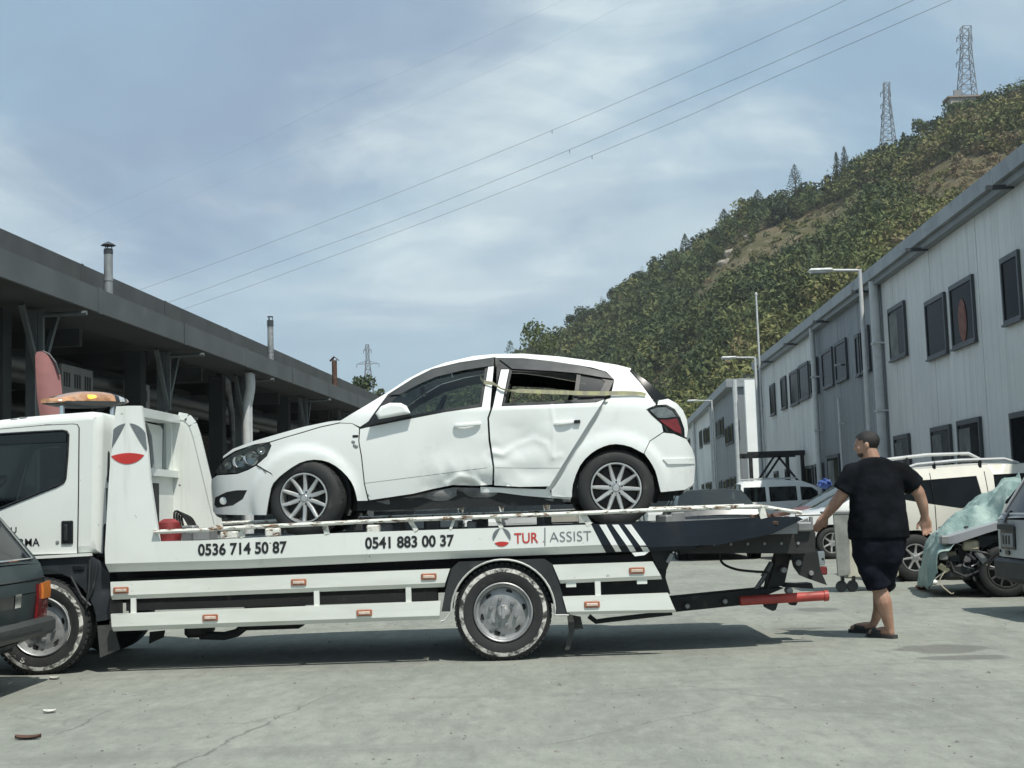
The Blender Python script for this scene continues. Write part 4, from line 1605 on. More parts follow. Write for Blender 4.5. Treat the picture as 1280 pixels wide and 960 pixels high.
for y in (-0.38, 0.38):
    q = MB()
    sx_ = hp(600, 560)[0]
    for dx in (0.0, 0.85):
        M_ = Matrix.Translation((sx_ + dx, YH + y, hzb - 0.32)) @ Matrix.Rotation(R(16), 4, 'Y')
        q.box((-0.07, -0.22, 0), (0.05, 0.22, 0.56), M_, bev=0.05)
        q.box((-0.05, -0.12, 0.56), (0.03, 0.12, 0.74), M_, bev=0.04)
        q.box((sx_ + dx - 0.5, YH + y - 0.24, hzb - 0.42), (sx_ + dx + 0.05, YH + y + 0.24, hzb - 0.28), bev=0.04)
    q.build('seat', M_SEAT, hatch, True, 40)
q = MB()
dx_ = hp(500, 520)
q.box((dx_[0] - 0.3, YH - 0.66, hzb - 0.35), (dx_[0] + 0.12, YH + 0.66, hzb - 0.04), bev=0.08)
q.build('dashboard', M_TRIM, hatch, True, 40)
q = MB()
M_ = Matrix.Translation((dx_[0] + 0.27, YH - 0.36, hzb - 0.02)) @ Matrix.Rotation(R(-62), 4, 'Y')
q.tube([M_ @ Vector((0.18 * math.cos(t * math.pi / 12), 0.18 * math.sin(t * math.pi / 12), 0)) for t in range(25)], 0.014, 6)
q.tube([M_ @ Vector((0, 0, 0)), M_ @ Vector((0.0, 0, -0.25))], 0.03, 6)
q.bar(M_ @ Vector((0, -0.18, 0)), M_ @ Vector((0, 0.18, 0)), 0.05, 0.02)
q.build('steering_wheel', M_TRIM, hatch, True, 40)
q = MB()
a = hp(521, 478)
q.box((a[0] - 0.02, YH - 0.14, a[1] - 0.05), (a[0] + 0.02, YH + 0.12, a[1] + 0.03), bev=0.015)
q.build('rear_view_mirror', M_TRIM, hatch)
# mirror, handles, badge
q = MB()
hull(q, TP([(469, 517), (476, 507.5), (487, 503.2), (500.8, 503.4), (508, 507), (513, 516), (512, 517.5), (473, 525)], 10.46), 10.45, 10.53, 0.03, (), 0.05)
mir = q.build('door_mirror', M_CARW, hatch, True, 50)
q = MB()
hull(q, TP([(462, 531.5), (470, 517.5), (473, 523.5), (513, 517.5), (514, 519.5), (480, 527.5)], 10.48), 10.465, 10.53, 0.006, (), 0.05)
q.build('mirror_foot', M_TRIM, hatch)


def handle(pts, par, cap=None):
    c = HP(pts)
    xs, zs = [p[0] for p in c], [p[1] for p in c]
    y = YH - WH((xs[0] + xs[1]) / 2, zs[0]) - 0.012
    zc = (zs[0] + zs[1]) / 2
    q = MB()
    q.tube(spline([(xs[0], y + 0.004, zc - 0.012), (xs[0] + 0.03, y - 0.014, zc - 0.004), ((xs[0] + xs[1]) / 2, y - 0.020, zc), (xs[1] - 0.03, y - 0.014, zc + 0.006), (xs[1], y + 0.004, zc + 0.008)], 5), [0.014] * 21, 8, flat=1.2)
    q.build('door_handle', M_CARW, par, True)
    q = MB()
    q.ball(((xs[0] + xs[1]) / 2, y + 0.017, zc + 0.014), (0.055, 0.008, 0.028), 14, 8)
    q.build('handle_cup', simple('cup_grey', (0.45, 0.47, 0.46), 0.4), par, True)


handle([(568.7, 536), (600.5, 526)], fd)
handle([(693, 535.5), (718, 522)], rd)
a, b = hp(717.5, 529.6), hp(725, 525.2)
MB().box((a[0], YH - WH(*a) - 0.035, a[1]), (b[0], YH - WH(*a), b[1])).build('handle_stub', M_TRIM, rd)
a, b = hp(440.6, 547), hp(447.8, 543.6)
MB().box((a[0], YH - WH(*a) - 0.004, a[1]), (b[0], YH - WH(*a) + 0.02, b[1]), bev=0.003).build('side_repeater', M_TRIM, hatch)
a = hp(443.5, 555)
q = MB()
for k in range(3):
    q.ball((a[0] + (k - 1) * 0.012, YH - WH(*a) - 0.002, a[1] + (0.018, -0.012, -0.02)[k]), (0.017, 0.004, 0.014), 8, 5)
q.build('wing_emblem', M_GREYM, hatch, True)


def alloy(par, c, Y, rad, rim_r, steer=0.0, rot=0.0, spokes=10, far=False, car=None, simple_=False, rim_m=None):
    q = MB()
    w_ = 0.20
    q.lathe([(rim_r + 0.002, 0.02), (rim_r + 0.012, -0.004), (rim_r + 0.04, -0.012), (rad - 0.03, -0.004), (rad - 0.01, 0.012), (rad, 0.04), (rad, w_ - 0.04), (rad - 0.02, w_), (rim_r, w_)], 48)
    for i in range(36):
        M_ = Matrix.Rotation(2 * math.pi * i / 36, 4, 'Y') @ Matrix.Translation((rad, 0.05 + 0.05 * (i % 2), 0))
        if not simple_:
            q.box((-0.004, -0.022, -0.016), (0.003, 0.028, 0.016), M_)
    o = q.build('wheel', M_RUB, None, True, 35)
    o.location = Vector(c) - org(par)
    o.rotation_euler = (0, rot, steer + (math.pi if far else 0))
    o.parent = par
    ORG[o.name] = Vector((0, 0, 0))
    q = MB()
    q.lathe([(rim_r + 0.004, 0.006), (rim_r, -0.006), (rim_r - 0.010, -0.006), (rim_r - 0.016, 0.010), (rim_r - 0.02, 0.10)], 48)
    for i in range(spokes):
        a = 2 * math.pi * i / spokes
        M_ = Matrix.Rotation(a, 4, 'Y')
        w0, w1 = 0.017 * rim_r / .2, 0.012 * rim_r / .2
        pts = [(0.035, 0.012, w0 * .9), (rim_r * .5, 0.020, w0), (rim_r - 0.006, 0.0, w1)]
        vs = []
        for (r_, y, w) in pts:
            vs += [M_ @ Vector((r_, y + .004, -w)), M_ @ Vector((r_, y - 0.006, -w * .5)), M_ @ Vector((r_, y - 0.006, w * .5)), M_ @ Vector((r_, y + .004, w)), M_ @ Vector((r_, y + 0.03, w)), M_ @ Vector((r_, y + 0.03, -w))]
        fs = []
        for s_ in range(2):
            for e in range(6):
                fs.append((s_ * 6 + e, s_ * 6 + (e + 1) % 6, s_ * 6 + 6 + (e + 1) % 6, s_ * 6 + 6 + e))
        q.add(vs, fs)
    q.lathe([(0, 0.004), (0.026, 0.006), (0.032, 0.012), (0.062, 0.014), (0.068, 0.03)], 24)
    q.build('rim', rim_m or M_SILV, None, True, 35).parent = o
    if not simple_:
        for i in range(5):
            a = R(18 + 72 * i)
            n_ = MB().lathe([(0, 0.008), (0.010, 0.008), (0.011, 0.02)], 8, (0.049 * math.cos(a), 0, 0.049 * math.sin(a)))
            n_.build('wheel_nut', M_TRIM, None).parent = o
    q = MB()
    q.lathe([(rim_r - 0.03, 0.075), (0.0, 0.075)], 28)
    q.lathe([(0.125, 0.05), (0.04, 0.05)], 28)
    q.build('brake_disc', simple('brake_dark', (0.03, 0.03, 0.03), 0.6, .4), None).parent = o
    return o


zc = hwr.z
alloy(hatch, (hwf.x, YH - 0.865, zc), 0, HR, 0.205, R(-13), R(20))
alloy(hatch, (hwr.x, YH - 0.855, zc), 0, HR, 0.208, 0, R(4))
alloy(hatch, (hwf.x, YH + 0.86, zc), 0, HR, 0.205, R(-13), 0, far=True, simple_=True)
alloy(hatch, (hwr.x, YH + 0.86, zc), 0, HR, 0.205, 0, 0, far=True, simple_=True)

# strap over the doors
q = MB()
SP = [(600, 472, -0.03, 0.020), (605, 478, 0.018, 0.020), (617, 480, 0.03, 0.017), (627, 486.5, 0.032, 0.006), (634, 488.5, 0.03, 0.008), (648, 489, 0.028, 0.020), (690, 490.5, 0.026, 0.021), (730, 492, 0.024, 0.021), (756, 492, 0.022, 0.021), (780, 491.5, 0.02, 0.020), (800, 492, 0.018, 0.019), (807, 493.5, 0.014, 0.016)]
vs, fs = [], []
for px, py, off, hh in SP:
    x, z = hp(px, py)
    hh *= .82
    y = YH - WH(x, z) - off - 0.008
    tw = 0.012 if hh < 0.01 else 0.0
    vs += [(x, y + tw, z - hh), (x, y - tw, z + hh), (x, y - tw + 0.004, z + hh), (x, y + tw + 0.004, z - hh)]
for i in range(len(SP) - 1):
    for e in range(4):
        fs.append((4 * i + e, 4 * i + 4 + e, 4 * i + 4 + (e + 1) % 4, 4 * i + (e + 1) % 4))
q.add(vs, fs)
m_ = NM('webbing')
v = m_.co()
n1 = m_.noise(m_.map(v, (3, 1, 1)), 7, 5, .6)
m_.set(col=m_.mix(m_.ramp(n1, .4, .62), (0.34, 0.325, 0.24), (0.45, 0.44, 0.25)), rough=0.9)
m_.bump(m_.noise(m_.map(v, (200, 30, 30)), 3, 2), .3, .003)
st = q.build('tie_down_strap', m_.m)
tag(st, 'dirty yellow webbing strap stretched across the rear door window of the white hatchback', 'strap')


# ------------------------------------------------------------------ ground
def mat_ground():
    q = NM('dusty_concrete')
    v = q.world()
    v3 = q.map(v, (1.0, 0.42, 1))
    big = q.noise(v, 0.16, 5, 0.55, 0.3)
    mid = q.noise(v3, 1.1, 8, 0.66, 0.4)
    fine = q.noise(v3, 9, 7, 0.72)
    grit = q.noise(v3, 42, 4, 0.65)
    c = q.mix(q.ramp(mid, 0.3, 0.7), (0.205, 0.219, 0.193), (0.290, 0.303, 0.266))
    c = q.mix(q.ramp(big, 0.35, 0.7, 0, 0.45), c, (0.200, 0.211, 0.188))
    c = q.mix(q.ramp(fine, 0.47, 0.70, 0, 0.55), c, (0.165, 0.172, 0.153))
    c = q.mix(q.ramp(fine, 0.50, 0.30, 0, 0.40), c, (0.345, 0.355, 0.318))
    c = q.mix(q.ramp(grit, 0.58, 0.70, 0, 0.42), c, (0.125, 0.128, 0.115))
    c = q.mix(q.ramp(q.noise(v3, 30, 3), 0.62, 0.72, 0, 0.3), c, (0.36, 0.37, 0.335))
    # tyre tracks across the yard
    tr = q.noise(q.map(v, (0.10, 2.6, 1), (0, 7.1, 0), (0, 0, R(7))), 1.0, 5, .6)
    c = q.mix(q.ramp(tr, 0.56, 0.70, 0, 0.30), c, (0.150, 0.155, 0.140))
    # oil stains, old patches and two painted shadow spots
    st = q.noise(q.map(v, (0.9, 1.7, 1), (3.7, 1.3, 0)), 0.75, 6, 0.6, 0.6)
    c = q.mix(q.ramp(st, 0.66, 0.74, 0, 0.55), c, (0.13, 0.13, 0.12))
    st2 = q.noise(q.map(v, (0.5, 3.0, 1), (13.7, 4.3, 0)), 1.1, 7, 0.65, 0.3)
    c = q.mix(q.ramp(st2, 0.60, 0.70, 0, 0.35), c, (0.16, 0.162, 0.148))
    for (px_, py_, rx_, ry_) in ((1180, 811, .50, .42), (1205, 822, .45, .22), (1020, 762, .35, .35), (1000, 786, .3, .2)):  # first two are stains; last two paint shadows of lift arm and man
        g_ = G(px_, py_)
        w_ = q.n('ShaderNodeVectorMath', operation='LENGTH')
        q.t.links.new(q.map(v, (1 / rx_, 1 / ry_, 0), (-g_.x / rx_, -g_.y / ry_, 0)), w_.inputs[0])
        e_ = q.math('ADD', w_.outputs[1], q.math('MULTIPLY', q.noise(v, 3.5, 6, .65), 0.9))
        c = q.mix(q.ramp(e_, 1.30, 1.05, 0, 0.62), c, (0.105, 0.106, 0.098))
    # hairline cracks
    dv = q.n('ShaderNodeVectorMath', operation='ADD')
    q.t.links.new(v, dv.inputs[0])
    nz = q.n('ShaderNodeTexNoise')
    nz.inputs['Scale'].default_value = 0.8
    nz.inputs['Detail'].default_value = 6
    q.t.links.new(v, nz.inputs['Vector'])
    sc = q.n('ShaderNodeVectorMath', operation='SCALE')
    sc.inputs['Scale'].default_value = 1.3
    q.t.links.new(nz.outputs[1], sc.inputs[0])
    q.t.links.new(sc.outputs[0], dv.inputs[1])
    ed = q.vor(q.map(dv.outputs[0], (0.34, 0.22, 1)), 1.0, 'DISTANCE_TO_EDGE')
    ck = q.math('SUBTRACT', 1.0, q.ramp(ed, 0.0, 0.010))
    ck = q.math('MULTIPLY', ck, q.ramp(q.noise(v, 0.35, 3), 0.48, 0.62))
    c = q.mix(q.math('MULTIPLY', ck, 0.5), c, (0.11, 0.11, 0.10))
    for (ax_, ay_, bx_, by_, wd_) in ((215, 962, 335, 904, .016), (78, 918, 133, 889, .013), (335, 904, 440, 856, .010), (690, 930, 905, 884, .008), (905, 884, 1110, 892, .007)):
        a_, b_ = G(ax_, ay_), G(bx_, by_)
        an_ = math.atan2(b_.y - a_.y, b_.x - a_.x)
        ln_ = (b_ - a_).length
        wv = q.n('ShaderNodeVectorMath', operation='SUBTRACT')
        q.t.links.new(v, wv.inputs[0])
        wv.inputs[1].default_value = (a_.x, a_.y, 0)
        o_ = q.sep(q.map(wv.outputs[0], rot=(0, 0, -an_)))
        wob = q.math('MULTIPLY', q.math('SUBTRACT', q.noise(v, 2.2, 6, .6), .5), .22)
        dd = q.math('ABSOLUTE', q.math('ADD', o_[1], wob))
        m1 = q.ramp(dd, wd_, wd_ * .3)
        m1 = q.math('MULTIPLY', m1, q.ramp(o_[0], -.05, .05))
        m1 = q.math('MULTIPLY', m1, q.ramp(o_[0], ln_ + .05, ln_ - .05))
        m1 = q.math('MULTIPLY', m1, q.ramp(q.noise(v, 3.0, 4, .6), .32, .50))
        c = q.mix(q.math('MULTIPLY', m1, .6), c, (0.09, 0.09, 0.082))
    q.set(col=c, rough=0.93, spec=0.25)
    h = q.math('ADD', q.math('MULTIPLY', fine, 0.5), q.math('MULTIPLY', grit, 0.5))
    h = q.math('SUBTRACT', h, q.math('MULTIPLY', ck, 0.8))
    q.bump(h, 0.55, 0.014)
    return q.m


q = MB()
nx, ny = 40, 60
vs, fs = [], []
xs = [-900, -400, -200, -100, -60, -40, -30] + [-25 + i * 2.5 for i in range(21)] + [30, 40, 60, 100, 200, 400, 900]
ys = [-300, -100, -40, -20] + [-10 + i * 3 for i in range(26)] + [80, 110, 150, 220, 320, 500, 900, 1500]
for y in ys:
    for x in xs:
        vs.append((x, y, 0))
for j in range(len(ys) - 1):
    for i in range(len(xs) - 1):
        k = j * len(xs) + i
        fs.append((k, k + 1, k + 1 + len(xs), k + len(xs)))
q.add(vs, fs)
tag(q.build('ground', mat_ground()), kind='structure')

# loose grit on the concrete
rnd = random.Random(77)
q = MB()
for i in range(900):
    y = 5.0 + 12 * rnd.random() ** 1.4
    x = rnd.uniform(-.5, .5) * y * 0.95
    s_ = rnd.uniform(.003, .009) if rnd.random() < .93 else rnd.uniform(.010, .020)
    a = rnd.random() * 6.28
    k = len(q.v)
    pts = [(x + s_ * math.cos(a + j * 1.57) * rnd.uniform(.7, 1.4), y + s_ * math.sin(a + j * 1.57), 0.001) for j in range(4)]
    q.add(pts + [(x, y, s_ * rnd.uniform(.6, 1.1))], [(0, 1, 4), (1, 2, 4), (2, 3, 4), (3, 0, 4)])
tag(q.build('grit', simple('grit_stone', (.20, .195, .175), .9, 0, .7, -30)), kind='stuff')

# ------------------------------------------------------------------ right-hand workshop row

def mat_cladding(name, c0, c1, c2):
    """coated sheet with rain streaks and grime towards the foot"""
    q = NM(name)
    v = q.world()
    st = q.noise(q.map(v, (3.2, 3.2, 0.10)), 1.0, 6, .62)
    cl = q.noise(v, .45, 5, .6)
    c = q.mix(q.ramp(cl, .3, .7), c0, c1)
    c = q.mix(q.ramp(st, .48, .72, 0, .55), c, c2)
    z = q.sep(v)[2]
    ft = q.math('MULTIPLY', q.ramp(z, 1.6, .1), q.ramp(q.noise(v, 1.5, 6, .65), .35, .65))
    c = q.mix(q.math('MULTIPLY', ft, .6), c, tuple(x * .6 for x in c2))
    q.set(col=c, rough=.5)
    q.bump(q.noise(v, 1.2, 4, .5), .10, .02)
    return q.m


M_PANL = mat_cladding('light_grey_panel', (0.59, 0.60, 0.585), (0.69, 0.70, 0.68), (0.44, 0.45, 0.44))
M_PAND = mat_cladding('dark_grey_panel', (0.185, 0.205, 0.22), (0.22, 0.24, 0.255), (0.135, 0.15, 0.16))
M_EAVE = simple('eave_sheet', (0.30, 0.32, 0.33), 0.55, 0, 0.25, 1.2, bump=0.1, dirt=((0.13, 0.14, 0.14), 0.7))
M_EAVE2 = simple('gutter_shade', (0.22, 0.24, 0.25), 0.6, 0, 0.2, 1.5)
M_FRAME = simple('anthracite_frame', (0.045, 0.052, 0.058), 0.45, 0, 0.15, 3)
M_PIPE = simple('pale_pipe', (0.50, 0.52, 0.52), 0.5, 0, 0.12, 3, dirt=((0.22, 0.22, 0.21), 0.4))
M_PANE = simple('window_pane', (0.010, 0.012, 0.014), 0.12, 0, 0.3, 2, spec=0.02)
M_CURT = simple('window_curtain', (0.16, 0.17, 0.165), 0.9, 0, 0.5, 1.5)
M_WALLW = simple('white_end_wall', (0.80, 0.82, 0.80), 0.7, 0, 0.05, 0.7)


class Facade:
    """vertical plane through two points of the photograph's eaves line"""

    def __init__(s, a, b):
        s.a, s.b = Vector(a), Vector(b)
        s.t = (s.b - s.a).normalized()          # along the wall, away from the camera
        s.n = Vector((-s.t.y, s.t.x, 0))        # towards the street
        if s.n.x > 0:
            s.n = -s.n
        s.M = Matrix((s.t, -s.n, (0, 0, 1))).transposed().to_4x4()
        s.M.translation = s.a

    def at(s, px, py):
        d = ray(px, py)
        k = (s.a - CP).dot(s.n) / d.dot(s.n)
        p = CP + d * k
        return (p - s.a).dot(s.t), p.z

    def box(s, mb, u0, u1, z0, z1, d0, d1, bev=0):
        """d: how far out towards the street"""
        return mb.box((u0, -d1, z0), (u1, -d0, z1), s.M, bev)


ZE = 7.0
FM = Facade((9.41, 23.5, 0), (10.95, 56.0, 0))
main = thing('workshop_building', 'long grey two-storey workshop with panelled walls along the right side of the yard', 'building', (FM.a.x, FM.a.y, 0))
OFS = Matrix.Translation(-org(main))
U_END = FM.at(951, 500)[0]
U_23 = FM.at(1025, 560)[0]
U_12 = FM.at(1111, 520)[0]
U_00 = -15.0


def panel_mesh(m_, w, name='wall_panel'):
    q = MB()
    g = 0.02
    q.box((g / 2, 0.0, 0.0), (w - g / 2, 0.06, ZE - 0.1), bev=0.006)
    # shallow flutes
    k = 3
    for i in range(k):
        x = w * (i + 0.5) / k
        q.box((x - w * 0.03, -0.004, 0.02), (x + w * 0.03, 0.0, ZE - 0.12))
    return q.mesh(name, m_)


def panel_run(par, F, u0, u1, m_, w=1.0, name='wall_panel'):
    n = max(1, round((u1 - u0) / w))
    w = (u1 - u0) / n
    me = panel_mesh(m_, w, name)
    for i in range(n):
        o = link(name, me, par)
        o.matrix_world = Matrix.Translation(-org(par)) @ F.M @ Matrix.Translation((u0 + i * w, 0.004 * ((i * 7) % 3), 0.0))


panel_run(main, FM, U_00, U_12, M_PANL, 1.15)
panel_run(main, FM, U_12, U_23, M_PAND)
panel_run(main, FM, U_23, U_END, M_PANL)
q = MB()
FM.box(q, U_00, U_END - 0.02, 0, ZE - 0.1, -14, -0.08)
q.build('wall_core', M_PANL, main)
q = MB()
u0 = U_00
k = 0
while u0 < U_END:
    u1 = min(u0 + 5.0, U_END + 0.25)
    FM.box(q, u0, u1 - 0.015, ZE - 0.08, ZE + 0.22 + 0.01 * (k % 2), -0.1, 0.30)
    u0 += 5.0
    k += 1
q.build('eave', M_EAVE, main)
q = MB()
FM.box(q, U_00, U_END + 0.2, ZE - 0.22, ZE - 0.085, 0.0, 0.20)
q.build('gutter', M_EAVE2, main)
q = MB()
FM.box(q, U_00, U_END + 0.2, ZE + 0.22, ZE + 0.27, -14, 0.24)
q.build('roof', M_EAVE, main)
for k in range(9):
    u = U_00 + 3 + k * 5.8
    q = MB()
    FM.box(q, u, u + 0.08, ZE - 0.26, ZE - 0.18, 0.05, 0.55)
    q.build('eave_bracket', M_FRAME, main)


def window(par, F, x0, x1, y0, y1, fr=0.07, pink=False, curtain=True, zlow=None, name='window', proud=0.07):
    xm, ym = (x0 + x1) / 2, (y0 + y1) / 2
    u0, u1 = sorted((F.at(x0, ym)[0], F.at(x1, ym)[0]))
    zt, zb_ = F.at(xm, y0)[1], F.at(xm, y1)[1]
    if zlow is not None:
        zb_ = zlow
    q = MB()
    F.box(q, u0, u0 + fr, zb_, zt, 0.01, proud)
    F.box(q, u1 - fr, u1, zb_, zt, 0.01, proud)
    F.box(q, u0 + fr, u1 - fr, zt - fr * 1.5, zt, 0.01, proud)
    F.box(q, u0 + fr, u1 - fr, zb_, zb_ + fr, 0.01, proud)
    w = q.build(name, M_FRAME, par)
    q = MB()
    F.box(q, u0 + fr, u1 - fr, zb_ + fr, zt - fr * 1.5, 0.035, 0.045)
    q.build('pane', M_PANE, w)
    if curtain:
        q = MB()
        um = u0 + (u1 - u0) * 0.45
        F.box(q, um, u1 - fr, zb_ + fr, zt - fr * 2.6, 0.046, 0.050)
        q.build('curtain', M_CURT, w)
    if pink:
        q = MB()
        M_ = F.M @ Matrix.Translation(((u0 + u1) / 2 - 0.02, -0.055, (zb_ + zt) / 2 - 0.16)) @ Matrix.Scale(1, 4)
        q.ball((0, 0, 0), (0.27, 0.03, 0.46), 14, 10)
        q.v = [tuple(M_ @ Vector(v)) for v in q.v]
        q.build('hanging_cloth', simple('reddish_cloth', (0.22, 0.105, 0.085), 0.9, 0, .3, 5), w, True)
    F.box(q := MB(), u0 - 0.03, u1 + 0.03, zb_ - 0.04, zb_, 0.01, proud + 0.03)
    q.build('sill', M_FRAME, w)
    return w


for x0, x1, y0, y1, c in ((963.9, 969.8, 480, 519, 0), (977.7, 984, 470.7, 511, 0), (989, 999.5, 462.8, 506, 0), (1000.5, 1012.5, 453.7, 499, 0), (1014.5, 1024, 447.8, 493, 0),
                          (1029.5, 1042.6, 436, 484, 0), (1045.8, 1060, 425, 476, 0), (1071.5, 1076.5, 417, 470, 0), (1077.8, 1088.5, 408, 465, 0), (1113.5, 1134, 380, 448, 1), (1160, 1185, 370, 446, 0), (1191, 1220.7, 349, 432, 2), (1255.5, 1278.5, 316, 403, 0),
                          (1305, 1340, 300, 395, 0)):
    window(main, FM, x0, x1, y0, y1, pink=(c == 2), curtain=(c == 1))
for x0, x1, y0, y1, zl, c in ((1121, 1139.6, 543, 600, 0.9, 1), (1167.6, 1192, 532, 600, 0.9, 1), (1201, 1230, 523, 600, 0.9, 1), (1267, 1300, 513, 580, 0.9, 0)):
    window(main, FM, x0, x1, y0, y1, curtain=bool(c), zlow=zl)
for x0, x1, y0, y1 in ((1007.5, 1018, 582, 610), (1021, 1031, 579, 610)):
    window(main, FM, x0, x1, y0, y1, curtain=False, zlow=0.4)
window(main, FM, 1036.7, 1051.7, 568, 620, zlow=0.05, name='door')
for x0, x1, y0, y1 in ((969, 973.5, 589, 600), (983, 988, 586, 600)):
    window(main, FM, x0, x1, y0, y1, curtain=False)
for px, r_, m_ in ((1110, 0.13, M_PIPE), (1027, 0.09, M_PIPE), (955, 0.09, M_EAVE2), (1056.5, 0.04, M_PIPE)):
    u = FM.at(px, 530)[0]
    zt = ZE - 0.1 if r_ > 0.05 else 4.2
    q = MB()
    pp = [(u, -0.16, 0.1), (u, -0.16, zt - 0.5), (u, -0.16, zt)]
    q.tube([FM.M @ Vector(p) for p in pp], r_, 10)
    for z in (1.6, 3.4, 5.2):
        q.box((u - r_ - .02, -0.16 - r_ - .012, z), (u + r_ + .02, -0.0, z + 0.05), FM.M)
    q.build('downpipe', m_, main, True, 40)

# far part of the row
FF = Facade((12.05, 68.0, 0), (14.75, 106.0, 0))
ZF = 7.45
far = thing('far_workshop', 'distant grey workshop row beyond the white end wall', 'building', (FF.a.x, FF.a.y, 0))
b0, b1, b2, b3 = FF.at(921.5, 560)[0], FF.at(894.5, 560)[0], FF.at(871, 570)[0], FF.at(858, 580)[0]
ZE_keep = ZE
ZE = ZF
panel_run(far, FF, b0, b1, M_PAND, 2.0)
panel_run(far, FF, b1, b2, M_PANL, 2.0)
panel_run(far, FF, b2, b2 + 40, M_PANL, 2.5)
ZE = ZE_keep
q = MB()
FF.box(q, b0, b2 + 40, 0, ZF - 0.1, -14, -0.08)
q.build('wall_core', M_PAND, far)
q = MB()
FF.box(q, b0 - 0.2, b2 + 40, ZF - 0.1, ZF + 0.35, -14, 0.45)
q.build('eave', M_EAVE, far)
for x0, x1, y0, y1 in ((896, 901, 525, 547), (901.6, 905.2, 522, 545), (907.5, 911.8, 533, 556), (913, 917, 530, 554), (922, 925, 525, 550), (875, 878, 538, 560), (880, 883, 535.5, 555), (884, 888, 533.7, 554), (861, 863, 548, 562), (868, 870, 543, 562),
                       (883, 887, 603, 613), (888.5, 891, 602, 613), (900, 903, 600.5, 612), (905.5, 909.5, 599.5, 611.5), (911, 914.5, 597, 610), (916, 920, 596, 609), (878, 880.5, 605, 614), (863, 866, 607, 615)):
    window(far, FF, x0, x1, y0, y1, curtain=False, zlow=None)
for px in (926.8, 894.5, 871.5):
    u = FF.at(px, 560)[0]
    q = MB()
    q.tube([FF.M @ Vector((u, -0.2, 0)), FF.M @ Vector((u, -0.2, ZF + 0.1))], 0.13, 8)
    q.build('downpipe', M_PIPE, far, True)
q = MB()
p0, p1 = P(930.5, 476, 67.2), P(959, 476, 67.2)
q.box((p0.x, 67.2, 0), (p1.x + 3, 67.5, p0.z + 0.05))
q.build('end_wall', M_WALLW, far)

# ------------------------------------------------------------------ left-hand canopy
M_FASC = simple('fascia_sheet', (0.088, 0.099, 0.104), 0.6, 0.0, 0.15, 0.9, bump=0.06, bscale=4, dirt=((0.125, 0.13, 0.125), 0.6))
M_PARA = simple('parapet_sheet', (0.070, 0.077, 0.078), 0.7, 0, 0.2, 1.1, dirt=((0.11, 0.105, 0.09), 0.6))
M_COLM = simple('column_paint', (0.10, 0.115, 0.12), 0.55, 0, 0.25, 2, bump=.1)
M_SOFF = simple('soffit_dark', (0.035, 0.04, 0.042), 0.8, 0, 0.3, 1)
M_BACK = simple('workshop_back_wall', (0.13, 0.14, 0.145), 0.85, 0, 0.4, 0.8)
HL_ = math.tan(R(4.7))
FL = Facade((-8.40, 21.0, 0), (-8.40 + 40 * (771 - 640) / 1600, 61.0, 0))
FL.n = Vector((FL.t.y, -FL.t.x, 0))
FL.M = Matrix((FL.t, -FL.n, (0, 0, 1))).transposed().to_4x4()
FL.M.translation = FL.a


def shed_at(px, py, d):
    """point on a plane d metres behind the fascia"""
    o_ = FL.a - FL.n * d
    r_ = ray(px, py)
    return CP + r_ * ((o_ - CP).dot(FL.n) / r_.dot(FL.n))


canopy = thing('workshop_canopy', 'dark open-fronted workshop shed with a long grey fascia along the left side', 'building', (FL.a.x, FL.a.y, 0))
UL0, UL1 = -16.0, 62.0
ZB, ZT = 5.28, 5.76
u = UL0
k = 0
while u < UL1:
    q = MB()
    FL.box(q, u, u + 4.98, ZB, ZT, -0.06, 0.0 + 0.006 * (k % 2))
    FL.box(q, u + 4.90, u + 5.06, ZB - 0.02, ZT + 0.02, 0.007, 0.022)
    q.build('fascia_panel', M_FASC, canopy)
    q = MB()
    v0 = u + 1.7
    FL.box(q, v0, v0 + 4.98, ZT - 0.2, 6.62, -1.16, -1.10 + 0.006 * (k % 2))
    FL.box(q, v0 + 4.93, v0 + 5.03, ZT - 0.2, 6.63, -1.093, -1.08)
    q.build('parapet_panel', M_PARA, canopy)
    u += 5.0
    k += 1
q = MB()
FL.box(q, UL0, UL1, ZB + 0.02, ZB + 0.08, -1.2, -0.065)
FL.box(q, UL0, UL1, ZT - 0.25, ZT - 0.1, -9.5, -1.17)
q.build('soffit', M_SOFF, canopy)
q = MB()
for k in range(20):
    u = UL0 + 2 + k * 4
    FL.box(q, u, u + 0.16, ZB - 0.35, ZB + 0.015, -9.4, -1.3)
FL.box(q, UL0, UL1, ZB - 0.42, ZB - 0.25, -3.1, -2.95)
FL.box(q, UL0, UL1, ZB - 0.42, ZB - 0.25, -5.6, -5.45)
q.build('roof_beam', M_SOFF, canopy)
q = MB()
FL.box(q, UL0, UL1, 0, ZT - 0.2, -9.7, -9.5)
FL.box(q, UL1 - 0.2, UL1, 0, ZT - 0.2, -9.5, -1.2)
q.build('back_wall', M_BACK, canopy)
cols = []
for px in (41, 203, 299, 377, 425, 461):
    cols.append((shed_at(px, 520, 1.0) - FL.a).dot(FL.t))
